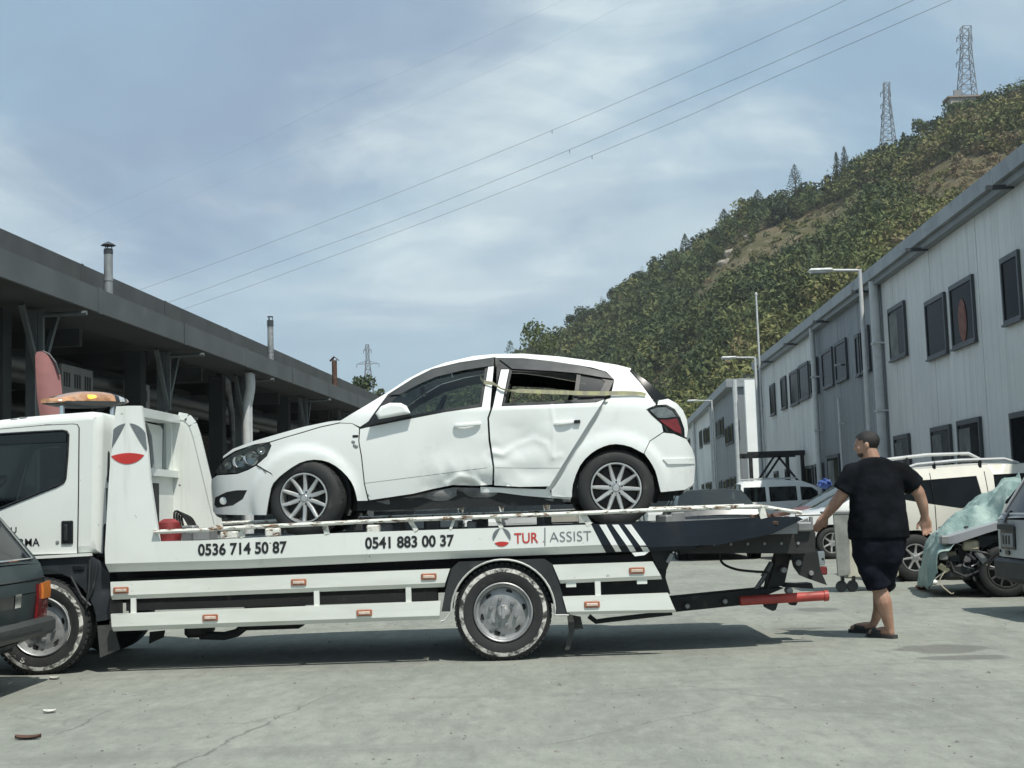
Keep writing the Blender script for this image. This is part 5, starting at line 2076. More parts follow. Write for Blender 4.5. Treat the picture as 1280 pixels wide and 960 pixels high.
for i, u in enumerate([cols[0] - 6.2] + cols):
    D_ = -1.0
    q = MB()
    FL.box(q, u - 0.10, u + 0.10, 0, ZB - 0.02, D_ - 0.10, D_ + 0.10)
    col_ = q.build('column', M_COLM, canopy)
    q = MB()
    for sgn in (-1, 1):
        q.bar(FL.M @ Vector((u, -D_ - 0.13, ZB - 1.35)), FL.M @ Vector((u + sgn * 0.75, -D_ - 0.13, ZB - 0.03)), 0.09, 0.09)
    q.bar(FL.M @ Vector((u, -D_ - 0.16, ZB - 1.45)), FL.M @ Vector((u, -D_ - 0.16, ZB - 0.03)), 0.10, 0.10)
    q.build('brace', M_COLM, canopy)
    q = MB()
    q.tube([FL.M @ Vector((u, -D_, ZB - 0.12)), FL.M @ Vector((u, -0.06, ZB - 0.12))], 0.045, 8)
    q.build('outlet_pipe', M_COLM, canopy)
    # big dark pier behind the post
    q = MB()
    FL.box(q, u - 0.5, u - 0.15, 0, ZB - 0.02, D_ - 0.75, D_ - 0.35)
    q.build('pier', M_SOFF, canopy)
u = (shed_at(308, 520, 0.42) - FL.a).dot(FL.t)
for du in (0.0, 0.27):
    q = MB()
    q.tube(spline([FL.M @ Vector((u + du - 0.12, 0.30, ZB - 0.05)), FL.M @ Vector((u + du - 0.10, 0.30, ZB - 0.45)), FL.M @ Vector((u + du, 0.42, ZB - 0.95)), FL.M @ Vector((u + du, 0.42, ZB - 1.2)), FL.M @ Vector((u + du, 0.42, 0.1))], 6), 0.115 - 0.02 * (du > 0), 12)
    q.build('downpipe', M_PIPE, canopy, True)
# flues on the canopy roof
for px, ptop, pbot, w, kind in ((135.5, 301, 368, 11, 0), (338.5, 394, 452, 7.5, 1), (418.5, 445, 484, 6.5, 2)):
    a, b = shed_at(px, pbot, 0.45), shed_at(px - 1.5, ptop, 0.45)
    D0 = a.y
    r_ = w / 2 / (1600 / D0)
    q = MB()
    m_ = (simple('flue_zinc', (.30, .315, .315), .5, .4, .2, 3), M_STEEL, M_RUSTY)[kind]
    base = Vector((a.x, a.y, ZT - 0.15))
    q.tube([base, Vector((a.x, a.y, b.z - 0.16))], r_, 14)
    q.tube([Vector((a.x, a.y, a.z + 0.28)), Vector((a.x, a.y, a.z + 0.33))], r_ * 1.12, 14)
    f_ = q.build('flue', m_, canopy, True, 40)
    q = MB()
    top = Vector((a.x, a.y, b.z))
    for k in range(3):
        w_ = k * 2.1
        q.tube([top + Vector((r_ * .8 * math.cos(w_), r_ * .8 * math.sin(w_), -0.18)), top + Vector((r_ * .8 * math.cos(w_), r_ * .8 * math.sin(w_), -0.06))], 0.012, 5)
    if kind == 0:
        q.lathe([(0, 0.0), (r_ * 1.3, -0.06), (r_ * 1.7, -0.09), (r_ * 1.2, -0.10), (0, -0.08)], 16, tuple(top), 'z')
        q.lathe([(r_, -0.28), (r_ * 1.06, -0.27), (r_ * 1.06, -0.18), (r_, -0.17)], 14, tuple(top), 'z')
    elif kind == 1:
        q.lathe([(r_ * 1.1, -0.34), (r_ * 1.1, -0.15)], 14, tuple(top), 'z')
        q.lathe([(0, -0.02), (r_, -0.03), (r_, -0.05), (0, -0.05)], 14, tuple(top), 'z')
    else:
        q.prism([(-0.17, -0.16), (0, 0.0), (0.17, -0.14), (0.16, -0.17), (0, -0.04), (-0.16, -0.19)], -0.12, 0.12, Matrix.Translation(top))
    q.build('cowl', (M_FRAME, M_FRAME, M_RUSTY)[kind], f_)
# dim things inside the shed: signs, shutters, ducts
M_SIGN = simple('sign_board', (0.22, 0.225, 0.22), 0.7, 0, .1, 2)


for (x0, y0, x1, y1, words) in ((77, 464, 116, 494, 'OTO SERVIS'), (157, 482, 187, 506, 'OTO')):
    a, b = shed_at(x0, y1, 2.0), shed_at(x1, y0, 2.0)
    ua, ub = (a - FL.a).dot(FL.t), (b - FL.a).dot(FL.t)
    q = MB()
    FL.box(q, ua, ub, a.z, b.z, -2.06, -2.0)
    sg = q.build('hanging_sign', M_SIGN, None)
    tag(sg, 'dim white sign board with dark letters hanging in the shed ' + ('behind the pink flag' if len(words) > 4 else 'above the truck headboard'), 'sign')
    q = MB()
    h_ = b.z - a.z
    # the photograph shows only three blurred dark word blocks
    n_ = 3 if len(words) > 4 else 2
    for k in range(n_):
        w_ = (ub - ua) / n_
        for j in range(3):
            FL.box(q, ua + w_ * (k + 0.18 + 0.23 * j), ua + w_ * (k + 0.32 + 0.23 * j), a.z + h_ * 0.30, b.z - h_ * 0.24, -1.999, -1.994)
    q.build('sign_letters', M_INK, sg)
for (x0, x1, zt) in ((215, 268, 3.0), (330, 372, 3.2), (60, 120, 2.7)):
    a, b = shed_at(x0, 560, 9.4), shed_at(x1, 560, 9.4)
    ua, ub = (a - FL.a).dot(FL.t), (b - FL.a).dot(FL.t)
    n_ = 9
    for k in range(n_):
        q = MB()
        FL.box(q, ua, ub, zt * k / n_, zt * (k + 1) / n_ - 0.02, -9.46, -9.42 + 0.01 * (k % 2))
        q.build('shutter_slat', simple('shutter_grey', (0.22, 0.23, 0.235), 0.6, .2, .2, 2), canopy)
for (x0, y0, x1, y1, d) in ((215, 560, 252, 505, 5.5), (186, 555, 232, 500, 5.0), (110, 520, 190, 470, 4.0)):
    a, b = shed_at(x0, y0, d), shed_at(x1, y1, d)
    MB().bar(a, b, 0.14, 0.14).build('roof_strut', M_SOFF, canopy)
# ducts, cable trays and tube lamps under the shed roof
def fl_pt(u, d, z):
    return FL.M @ Vector((u, d, z))


for d_, z_, r_ in ((2.4, 4.55, .16), (4.1, 4.75, .22), (6.6, 4.4, .18)):
    MB().tube([fl_pt(UL0 + 4, d_, z_), fl_pt(UL1 - 6, d_, z_)], r_, 10).build('air_duct', simple('duct_zinc', (.11, .118, .122), .5, .4, .25, 2), canopy, True)
for k in range(9):
    u = UL0 + 6 + k * 7
    FL.box(q := MB(), u, u + 1.5, 4.28, 4.36, -3.4, -3.25)
    q.build('tube_lamp', simple('unlit_tube', (.45, .46, .46), .5), canopy)
    FL.box(q := MB(), u - 2.4, u - 2.25, 2.4, ZB, -5.1, -4.9)
    q.build('cable_drop', M_GREYM, canopy)
# old wiring / duct hanging by the third column
q = MB()
q.tube([shed_at(274, 470, 1.6), shed_at(282, 478, 1.6), shed_at(286, 492, 1.6), shed_at(290, 520, 1.6), shed_at(292, 560, 1.6)], [0.10, 0.16, 0.10, 0.09, 0.08], 8)
q.build('flexible_duct', simple('duct_grey', (0.16, 0.17, 0.175), 0.6, .2, .4, 4, bump=.3), canopy, True)
for k, (x, y) in enumerate(((248, 545), (250, 552), (252, 560))):
    a, b = shed_at(x - 12, y, 6.0), shed_at(x + 14, y + 3, 6.0)
    MB().bar(a, b, 0.3, 0.05).build('rack_shelf', simple('shelf_tan', (0.12, 0.10, 0.07), 0.8), canopy)
# pink feather flag
D0 = 23.0
FLG = [(45, 445), (47, 440.5), (53, 439.5), (62, 444), (69, 454), (74, 468), (76.5, 490), (76, 530), (74, 560), (55, 560), (51, 525), (47, 500), (45.5, 470)]
flag = thing('feather_flag', 'dusty pink feather flag standing behind the truck cab', 'flag', (P(60, 560, D0).x, D0, 0))
q = MB()
panel(q, [T(x, y, D0) for x, y in FLG], lambda a, b: (a, D0 + 0.05 * math.sin(a * 9 + b * 1.5), b), 0.12, (), 0.012)
q.build('banner', simple('pink_banner', (0.36, 0.17, 0.17), 0.85, 0, .12, 2), flag, True)
q = MB()
pl = [(44.5, 560), (44.2, 470), (45, 446), (48, 440), (54, 439), (62, 443), (69.5, 453), (74.5, 468)]
q.tube([(T(x, y, D0)[0], D0, T(x, y, D0)[1]) for x, y in [(44.5, 860 - 30)] + pl], 0.018, 6)
q.build('flag_pole', M_FRAME, flag)

# ------------------------------------------------------------------ street furniture
def lamp(px, ytop, D0, arm, label):
    b = P(px + 1.5, ytop, D0)
    t = thing('street_lamp', label, 'street lamp', (b.x, b.y, 0), 'street lamps along the right-hand row')
    q = MB()
    q.tube([(b.x, b.y, 0), (b.x, b.y, b.z - 0.05), (b.x, b.y, b.z)], [0.075, 0.05, 0.048], 10)
    q.lathe([(0.0, 0.03), (0.16, 0.03), (0.16, 0.0)], 10, (b.x, b.y, 0), 'z')
    q.build('pole', M_PIPE, t, True, 50)
    q = MB()
    q.tube([(b.x, b.y, b.z - 0.03), (b.x - arm * 0.65, b.y, b.z + 0.0)], 0.035, 8)
    q.build('arm', M_PIPE, t)
    q = MB()
    x0 = b.x - arm
    q.box((x0, b.y - 0.13, b.z - 0.05), (x0 + 0.62, b.y + 0.13, b.z + 0.05), bev=0.045)
    h = q.build('lamp_head', simple('lamp_housing', (0.66, 0.67, 0.65), 0.4), t)
    q = MB()
    q.box((x0 + 0.05, b.y - 0.1, b.z - 0.065), (x0 + 0.42, b.y + 0.1, b.z - 0.048))
    q.build('lamp_glass', M_CLEAR, h)


lamp(1073, 336.5, 32.7, 1.32, 'tall pale street lamp in front of the dark grey wall section')
lamp(942, 446, 52.0, 1.38, 'pale street lamp before the white end wall, middle one of the row')
lamp(888, 500, 74.0, 1.42, 'farthest and smallest pale street lamp, above the tail of the hatchback')
b = P(945, 368, 53.0)
t = thing('mast', 'thin bare mast rising above the far corner of the grey workshop', 'mast', (b.x, b.y, 0))
MB().tube([(b.x, b.y, 0), (b.x, b.y, b.z)], [0.06, 0.035], 8).build('pole', M_PIPE, t, True)
MB().ball((b.x, b.y, b.z), (0.06, 0.06, 0.09), 8, 6).build('tip', M_PIPE, t, True)
# black steel gantry
g0 = 46.0
a, b = P(936, 566, g0), P(1004, 563, g0)
t = thing('steel_gantry', 'black welded steel frame standing behind the white van', 'frame', ((a.x + b.x) / 2, g0, 0))
for i, (x, y) in enumerate(((a.x + .05, g0), (b.x - .05, g0), (a.x + 0.35, g0 + 1.6), (b.x - .25, g0 + 1.6))):
    MB().box((x - 0.06, y - 0.06, 0), (x + 0.06, y + 0.06, a.z - 0.02)).build('post', M_BLACK, t)
for y in (g0, g0 + 1.6):
    MB().box((a.x - 0.05, y - 0.061, a.z - 0.15), (b.x + 0.05, y + 0.061, a.z + 0.03)).build('beam', M_BLACK, t)
for x in (a.x + 0.1, b.x - 0.1):
    MB().box((x - 0.04, g0, a.z - 0.10), (x + 0.04, g0 + 1.6, a.z - 0.01)).build('beam', M_BLACK, t)
for sx_, x in ((1, a.x + 0.1), (-1, b.x - 0.1), (1, a.x + 0.32)):
    MB().bar((x, g0 + 0.02, a.z - 1.25), (x + sx_ * 0.85, g0 + 0.02, a.z - 0.1), 0.07, 0.07).build('brace', M_BLACK, t)


# ------------------------------------------------------------------ wooded hill
rnd = random.Random(11)
RIDGE = [(420, 560, 640), (560, 490, 600), (610, 470, 575), (650, 446, 550), (690, 424, 535), (735, 396, 520), (790, 358, 505), (830, 333, 495), (860, 314, 488), (900, 288, 480), (935, 264, 472), (980, 250, 465),
         (1030, 238, 458), (1055, 222, 452), (1090, 194, 448), (1150, 174, 445), (1200, 133, 440), (1235, 131, 435), (1280, 112, 430), (1400, 45, 425), (1600, -60, 420), (1900, -190, 420)]


def lerp_tab(tab, x):
    if x <= tab[0][0]:
        return tab[0][1:]
    for a, b in zip(tab[:-1], tab[1:]):
        if x <= b[0]:
            t = (x - a[0]) / (b[0] - a[0])
            return tuple(p + (q_ - p) * t for p, q_ in zip(a[1:], b[1:]))
    return tab[-1][1:]


def hill_pt(px, t, rough=True):
    """t = 0 at the foot of the slope, 1 on the ridge, beyond 1 the far side"""
    ry, rd = lerp_tab(RIDGE, px)
    r_ = P(px, ry, rd)
    fd = lerp_tab([(420, 330), (700, 270), (900, 170), (1100, 120), (1900, 100)], px)[0]
    f_ = P(px, 600, fd)
    if t <= 1:
        p = Vector((f_.x, f_.y, 0)).lerp(Vector((r_.x, r_.y, 0)), t)
        p.z = r_.z * (0.80 * t + 0.20 * t * t) - 1.0
    else:
        d = Vector((r_.x, r_.y, 0)) - Vector((f_.x, f_.y, 0))
        p = Vector((f_.x, f_.y, 0)) + d * t
        p.z = r_.z - 1.0 - (t - 1) * (20 + r_.z * 0.8)
    if rough:
        p.z += (noise.noise(Vector((p.x * .02, p.y * .02, 1))) * 5 + noise.noise(Vector((p.x * .07, p.y * .07, 4))) * 2) * min(1, t * 3) * (0.35 if t > .9 else 1)
    return p


q = MB()
PXS = [420 + i * 12 for i in range(84)] + [1450 + i * 50 for i in range(10)]
TS = [0, .04, .08] + [.12 + .04 * i for i in range(22)] + [1.0, 1.08, 1.25, 1.6, 2.2]
vs = [hill_pt(px, t) for t in TS for px in PXS]
fs = []
n = len(PXS)
for j in range(len(TS) - 1):
    for i in range(n - 1):
        k = j * n + i
        fs.append((k, k + 1, k + 1 + n, k + n))
q.add(vs, fs)
m_ = NM('hillside_soil')
v = m_.world()
n1 = m_.noise(v, .035, 7, .62, .3)
n2 = m_.noise(v, .3, 6, .65)
c = m_.mix(m_.ramp(n1, .38, .62), (0.100, 0.100, 0.048), (0.160, 0.132, 0.080))
c = m_.mix(m_.ramp(n2, .48, .72), c, (0.235, 0.200, 0.145))
c = m_.mix(m_.ramp(m_.noise(v, 1.3, 5, .7), .5, .7, 0, .5), c, (0.05, 0.055, 0.028))
m_.set(col=c, rough=0.95, spec=.1)
m_.bump(m_.noise(v, .8, 6, .7), 1.0, 1.2)
tag(q.build('hill', m_.m, None, True, 80), kind='structure')


def leaf_mat(name, cols):
    q = NM(name)
    at = q.n('ShaderNodeAttribute', attribute_name='tint')
    oi = q.n('ShaderNodeObjectInfo')
    t = at.outputs['Fac']
    c = q.mix(q.ramp(t, 0.0, 0.4), cols[0], cols[1])
    c = q.mix(q.ramp(t, 0.45, 0.75), c, cols[2])
    c = q.mix(q.ramp(t, 0.78, 1.0), c, cols[3])
    q.set(col=c, rough=0.8, spec=.15)
    return q.m


M_LEAF = leaf_mat('hill_leaves', [(0.040, 0.060, 0.032), (0.090, 0.116, 0.046), (0.168, 0.172, 0.064), (0.195, 0.155, 0.092)])
M_BARK = simple('tree_bark', (0.07, 0.055, 0.04), 0.9, 0, .4, 2, bump=.3)


def crown_points(kind, r, h, n, rn):
    """leaf-clump centres through the volume of a crown; returns (point, size)"""
    out = []
    if kind == 'pine':
        tiers = 9
        for i in range(n):
            t = rn.random() ** 0.8
            tier = math.floor(t * tiers) / tiers
            rr = r * (1 - t) ** 0.7 * (0.75 + 0.35 * (1 - (t * tiers % 1))) + 0.15
            a = rn.random() * 6.283
            k = rn.random() ** 0.5
            out.append((Vector((rr * k * math.cos(a), rr * k * math.sin(a), h * (0.08 + 0.92 * t) - 0.25 * k * rr)), 0.55 * (1 - .5 * t)))
    else:
        lob = []
        for i in range(7):
            a = rn.random() * 6.283
            rr = r * rn.uniform(.25, .62)
            lob.append((Vector((rr * math.cos(a), rr * math.sin(a), h * rn.uniform(.35, .82))), r * rn.uniform(.36, .6)))
        lob.append((Vector((0, 0, h * .68)), r * .6))
        for i in range(n):
            c, lr = lob[i % len(lob)]
            d = Vector((rn.gauss(0, 1), rn.gauss(0, 1), rn.gauss(0, .85))).normalized()
            p = c + d * lr * rn.uniform(.62, 1.05)
            p.z = max(p.z, h * .12)
            out.append((p, 1.0))
    return out


def leaf_quads(pts, size, rn, tint0):
    vs, fs, tn = [], [], []
    for p, s_ in pts:
        s_ = s_ * size * rn.uniform(.6, 1.25)
        a = Vector((rn.gauss(0, 1), rn.gauss(0, 1), rn.gauss(0, .8))).normalized()
        b = a.orthogonal().normalized()
        b.rotate(Matrix.Rotation(rn.random() * 6.28, 3, a))
        c = a.cross(b)
        k = len(vs)
        vs += [p - b * s_, p + c * s_ * .6 - b * s_ * .1, p + b * s_ + a * s_ * .3, p - c * s_ * .6]
        fs.append((k, k + 1, k + 2, k + 3))
        tn += [tint0 + rn.uniform(-.13, .13)] * 4
    return vs, fs, tn


def set_tint(me, tn):
    at = me.attributes.new('tint', 'FLOAT', 'POINT')
    at.data.foreach_set('value', tn)


def crown_mesh(kind, r, h, n, size, tint, seed):
    rn = random.Random(seed)
    vs, fs, tn = leaf_quads(crown_points(kind, r, h, n, rn), size, rn, tint)
    me = bpy.data.meshes.new('crown')
    me.from_pydata([tuple(v) for v in vs], [], fs)
    me.materials.append(M_LEAF)
    set_tint(me, tn)
    return me


def trunk_mesh(h, r, seed):
    rn = random.Random(seed)
    q = MB()
    q.tube([(0, 0, -0.5), (0.1, 0, h * .35), (0.05, .1, h * .7), (0, 0, h * .92)], [r, r * .8, r * .45, r * .15], 7)
    for i in range(6):
        a = rn.random() * 6.28
        z = h * rn.uniform(.3, .65)
        l_ = h * rn.uniform(.18, .3)
        q.tube([(0, 0, z), (l_ * .6 * math.cos(a), l_ * .6 * math.sin(a), z + l_ * .45), (l_ * math.cos(a), l_ * math.sin(a), z + l_)], [r * .4, r * .25, r * .08], 5)
    return q.mesh('trunk', M_BARK)


def tree(name, label, loc, kind, r, h, n, size, tint, seed, group=None, cat='tree'):
    t = thing(name, label, cat, loc, group)
    link('crown', crown_mesh(kind, r, h, n, size, tint, seed), t)
    link('trunk', trunk_mesh(h, max(.12, h * .025), seed), t)
    return t


# the mass of the wood as one body
vs, fs, tn = [], [], []
allv, allf, allt = [], [], []
protos = []
for i in range(7):
    protos.append(('round', [(p, s_) for p, s_ in crown_points('round', 1.0, 1.5, 150, random.Random(100 + i))]))
for i in range(3):
    protos.append(('pine', [(p, s_) for p, s_ in crown_points('pine', .55, 2.0, 150, random.Random(200 + i))]))
for i in range(2):
    protos.append(('bush', [(p, s_) for p, s_ in crown_points('round', 1.0, 0.9, 70, random.Random(300 + i))]))


def bare(px, t):
    """how open the ground is: the scar on the middle of the slope and dry grass to the right"""
    p = hill_pt(px, t, False)
    v_ = noise.noise(Vector((p.x * .025, p.y * .012, 3.3)))
    g1 = math.exp(-((px - 935 - 400 * (t - .72)) / 105) ** 2 - ((t - .74) / .13) ** 2) + .62 * math.exp(-((px - 1060) / 90) ** 2 - ((t - .80) / .07) ** 2)
    g2 = math.exp(-((px - 1230) / 110) ** 2 - ((t - .62) / .20) ** 2) * .8
    return 0.9 * g1 + g2 + v_ * 0.42


count = 0
N_HILL = 0
for i in range(5200):
    px = 430 + 1000 * rnd.random() ** 0.8
    if rnd.random() < .25 and px < 900:
        px = rnd.uniform(620, 900)
    t = rnd.random() ** 0.75 * 1.015
    if px > 1300 and rnd.random() < .5:
        continue
    # what the long wall hides anyway is left out
    lim = lerp_tab([(420, .0), (860, .05), (950, .22), (1110, .32), (1280, .48), (1450, .62)], px)[0]
    if t < lim:
        continue
    b_ = bare(px, t)
    open_ = b_ > 0.42
    p = hill_pt(px, t)
    big = rnd.random()
    if open_:
        kind = 10 + (i % 2) if big < .93 else i % 7
        if rnd.random() < .35:
            continue
        r_ = rnd.uniform(.7, 1.9) if kind >= 10 else rnd.uniform(1.5, 2.6)
    else:
        kind = i % 7 if big < .78 else (7 + i % 3 if big < .90 else 10 + i % 2)
        r_ = (rnd.uniform(2.0, 3.6) if rnd.random() < .5 else rnd.uniform(3.6, 5.8)) if kind < 7 else (rnd.uniform(3.6, 5.2) if kind < 10 else rnd.uniform(1.2, 2.4))
    if t > .93 and kind < 10:
        r_ *= .62
    tv = 0.34 + 0.42 * noise.noise(Vector((p.x * .018, p.y * .018, 9))) + rnd.gauss(0, .21)
    tv += 0.33 * smooth(1000, 1250, px) * (1 - smooth(.78, 1.0, t)) + (0.42 if open_ else 0)
    tv -= 0.18 * smooth(.88, 1.0, t)
    if 7 <= kind < 10:
        tv = 0.02 + rnd.uniform(0, .12)
    tv = max(0.0, min(1.0, tv))
    a = rnd.random() * 6.28
    ca, sa = math.cos(a) * r_, math.sin(a) * r_
    zsc = r_ * rnd.uniform(.85, 1.25)
    dist = p.y
    lf = (0.66 if kind < 10 else .5) * (dist / 420) ** .5 * (0.75 + .1 * r_)
    for (c, s_) in protos[kind][1]:
        cx_, cy_, cz = p.x + c.x * ca - c.y * sa, p.y + c.x * sa + c.y * ca, p.z + c.z * zsc - 0.3
        s2 = s_ * lf * rnd.uniform(.6, 1.3)
        ax, ay, az = rnd.gauss(0, 1), rnd.gauss(0, 1), rnd.gauss(0, 1)
        bx, by, bz = rnd.gauss(0, 1), rnd.gauss(0, 1), rnd.gauss(0, .7)
        la = s2 / (math.sqrt(ax * ax + ay * ay + az * az) + .01)
        lb = s2 * .75 / (math.sqrt(bx * bx + by * by + bz * bz) + .01)
        k = len(allv)
        allv.append((cx_ - ax * la, cy_ - ay * la, cz - az * la))
        allv.append((cx_ + ax * la - bx * lb * .6, cy_ + ay * la - by * lb * .6, cz + az * la - bz * lb * .6))
        allv.append((cx_ + bx * lb, cy_ + by * lb, cz + bz * lb))
        allf.append((k, k + 1, k + 2))
        tt = max(0, min(1, tv + rnd.uniform(-.06, .06)))
        allt += [tt, tt, tt]
    count += 1
me = bpy.data.meshes.new('hillside_wood')
me.from_pydata(allv, [], allf)
me.materials.append(M_LEAF)
set_tint(me, allt)
tag(link('hillside_wood', me), kind='stuff')

# trees that stand out along the ridge
GR = 'trees standing along the crest of the hill'
for (px, ytop, kind, wpx, lab, tint) in (
        (995, 205, 'pine', 26, 'tallest dark conifer on the hill crest, right of the steep dip', .03),
        (1057, 183, 'pine', 14, 'narrow dark conifer on the hill crest left of the smaller pylon', .05),
        (1047, 190, 'pine', 12, 'slim conifer beside a twin on the hill crest left of the pylons', .05),
        (906, 261, 'pine', 22, 'dark pointed conifer on the crest above the bare scar', .03),
        (857, 292, 'pine', 18, 'small dark spire-shaped conifer low on the hill crest', .04),
        (930, 247, 'round', 20, 'loose yellowish tree on the crest between two conifers', .62),
        (948, 237, 'pine', 26, 'broad dark conifer with two tips on the hill crest', .04),
        (820, 320, 'round', 22, 'square-topped dark tree on the lower crest', .1),
        (798, 338, 'round', 20, 'rounded dark tree just below the square-topped one on the crest', .1),
        (767, 360, 'round', 18, 'domed dark tree on the lower crest above the hatchback', .05),
        (727, 383, 'round', 24, 'dark round-topped tree at the low end of the crest', .06),
        (715, 392, 'round', 18, 'small dark round tree at the lowest end of the crest', .08),
        (1152, 146, 'round', 22, 'ragged bush tree on the crest between the two pylons', .3),
        (1130, 165, 'pine', 10, 'tiny pointed tree right of the smaller pylon foot', .1),
        (1262, 108, 'round', 30, 'dark spreading tree on the crest right of the big pylon', .15),
        (1238, 118, 'round', 26, 'leafy tree on the crest just right of the big pylon', .25),
        (1190, 128, 'round', 24, 'bushy tree covering the left foot of the crest hut', .35),
        (1203, 126.5, 'round', 22, 'low bush in the middle before the crest hut', .45),
        (1216, 125, 'round', 26, 'round bush hiding the right end of the crest hut below the tall pylon', .3)):
    ry, rd = lerp_tab(RIDGE, px)
    g_ = hill_pt(px, .985 if px not in (1190, 1203, 1216) else .962)
    D0 = g_.y
    s_ = 1600 / D0
    top = P(px, ytop, D0).z
    h = max(3.5, top - g_.z)
    tree('conifer' if kind == 'pine' else 'crest_tree', lab, (g_.x, g_.y, top - h), kind, wpx / 2 / s_ * (1.35 if kind == 'pine' else 1.1), h, 1100 if kind == 'pine' else 420, 0.6 if kind == 'pine' else .55, tint, int(px), GR)
# nearer trees showing over the car and the canopy
for (px, ytop, ybot, w, D0, kind, tint, lab, size, nn) in (
        (676, 396, 470, 46, 215, 'round', .45, 'pale airy tree rising behind the roof of the hatchback', .30, 700),
        (639, 425, 470, 24, 190, 'pine', .05, 'small dark conifer peeping over the roof of the hatchback', .30, 500),
        (452, 465, 530, 40, 150, 'round', .12, 'dark bushy tree beyond the end of the canopy, before the thin pylon', .26, 700),
        (474, 482, 530, 22, 150, 'round', .14, 'low dark tree tight against the windscreen slope, right of the bushier one', .24, 400)):
    b = P(px, ybot, D0)
    top = P(px, ytop, D0).z
    h = top - 0.0
    s_ = 1600 / D0
    t = thing('tree', lab, 'tree', (b.x, D0, 0))
    rn = random.Random(int(px))
    hc = (ybot - ytop) / s_
    pts = [(p + Vector((0, 0, top - hc)), s2) for p, s2 in crown_points(kind, w / 2 / s_ * 1.1, hc, nn, rn)]
    v_, f_, t_ = leaf_quads(pts, size, rn, tint)
    me = bpy.data.meshes.new('crown')
    me.from_pydata([tuple(v) for v in v_], [], f_)
    me.materials.append(M_LEAF)
    set_tint(me, t_)
    link('crown', me, t)
    link('trunk', trunk_mesh(top, .22, int(px)), t)

# rock scar
M_ROCK = simple('pale_rock', (0.30, 0.27, 0.22), 0.9, 0, .35, .4, bump=.5, bscale=2)
for (px, t_, s_) in ((908, .80, 2.6), (914, .83, 2.2), (885, .78, 1.8), (936, .86, 1.6)):
    p = hill_pt(px, t_)
    rn = random.Random(px)
    bm = bmesh.new()
    bmesh.ops.create_icosphere(bm, subdivisions=3, radius=1)
    for v in bm.verts:
        v.co *= 1 + .35 * noise.noise(v.co * 1.6 + Vector((px, 0, 0))) + .15 * noise.noise(v.co * 5)
        v.co = Vector((v.co.x * s_ * 1.1, v.co.y * s_ * .8, v.co.z * s_ * .8)) + p - Vector((0, 0, s_ * .35))
    me = bpy.data.meshes.new('rock_outcrop')
    bm.to_mesh(me)
    bm.free()
    me.materials.append(M_ROCK)
    tag(link('rock_outcrop', me), {908: 'largest pale rock face on the bare scar of the hill', 914: 'pale rock just above the largest rock face on the scar', 885: 'pale rock lowest and farthest left on the hill scar', 936: 'small pale rock at the upper end of the hill scar'}[px], 'rock', 'rocks on the bare scar of the hill')

# ------------------------------------------------------------------ pylons and wires
M_LATT = simple('galvanised_lattice', (0.15, 0.16, 0.17), 0.6, 0.2, .15, .3)


def pylon(px, ytop, ybase, D0, w0, w1, arms, label, th=0.22):
    top, bot = P(px, ytop, D0), P(px + 2, ybase, D0)
    s_ = 1600 / D0
    h = top.z - bot.z
    t = thing('pylon', label, 'pylon', (bot.x, D0, bot.z))
    W0, W1 = w0 / s_ / 2, w1 / s_ / 2

    def cor(f, k):
        w = W1 + (W0 - W1) * min(1, f * 1.35)
        sx_, sy_ = ((-1, -1), (1, -1), (1, 1), (-1, 1))[k]
        cx_ = bot.x + (top.x - bot.x) * f
        return Vector((cx_ + sx_ * w, D0 + sy_ * w, bot.z + h * f))
    q = MB()
    for k in range(4):
        q.bar(cor(0, k), cor(.74, k), th, th)
        q.bar(cor(.74, k), cor(1, k), th * .8, th * .8)
    q.build('tower_leg', M_LATT, t)
    q = MB()
    n = 9
    for i in range(n):
        f0, f1 = i / n, (i + 1) / n
        for k in range(4):
            q.bar(cor(f0, k), cor(f1, (k + 1) % 4), th * .6, th * .6)
            q.bar(cor(f0, (k + 1) % 4), cor(f1, k), th * .6, th * .6)
            q.bar(cor(f1, k), cor(f1, (k + 1) % 4), th * .7, th * .7)
    o = q.build('bracing', M_LATT, t)
    o['kind'] = 'stuff'
    for (y, l_, r_) in arms:
        f = 1 - (y - ytop) / (ybase - ytop)
        z = bot.z + h * f
        xc = bot.x + (top.x - bot.x) * f
        for sx_, L in ((-1, l_), (1, r_)):
            if L:
                q = MB()
                e = Vector((xc + sx_ * L / s_, D0, z))
                for k in ((0, 3) if sx_ < 0 else (1, 2)):
                    q.bar(cor(f, k), e, th * .6, th * .6)
                    q.bar(cor(min(1, f + .05), k), e, th * .5, th * .5)
                q.tube([e, e - Vector((0, 0, 1.6))], .14, 6)
                q.build('cross_arm', M_LATT, t)
    return t


pylon(1207, 34, 146, 440, 11, 24, ((47, 12, 8), (62, 12, 8), (79, 13, 9)), 'tall lattice pylon at the top right of the hill crest')
pylon(1108, 104, 182, 470, 7, 17, ((116, 8, 5), (131, 8, 5), (144, 8, 5)), 'smaller lattice pylon on the crest left of the tall one', .2)
pylon(459, 431, 500, 620, 4, 14, ((455, 14, 14), (438, 5, 5)), 'thin far lattice pylon above the end of the canopy', .26)
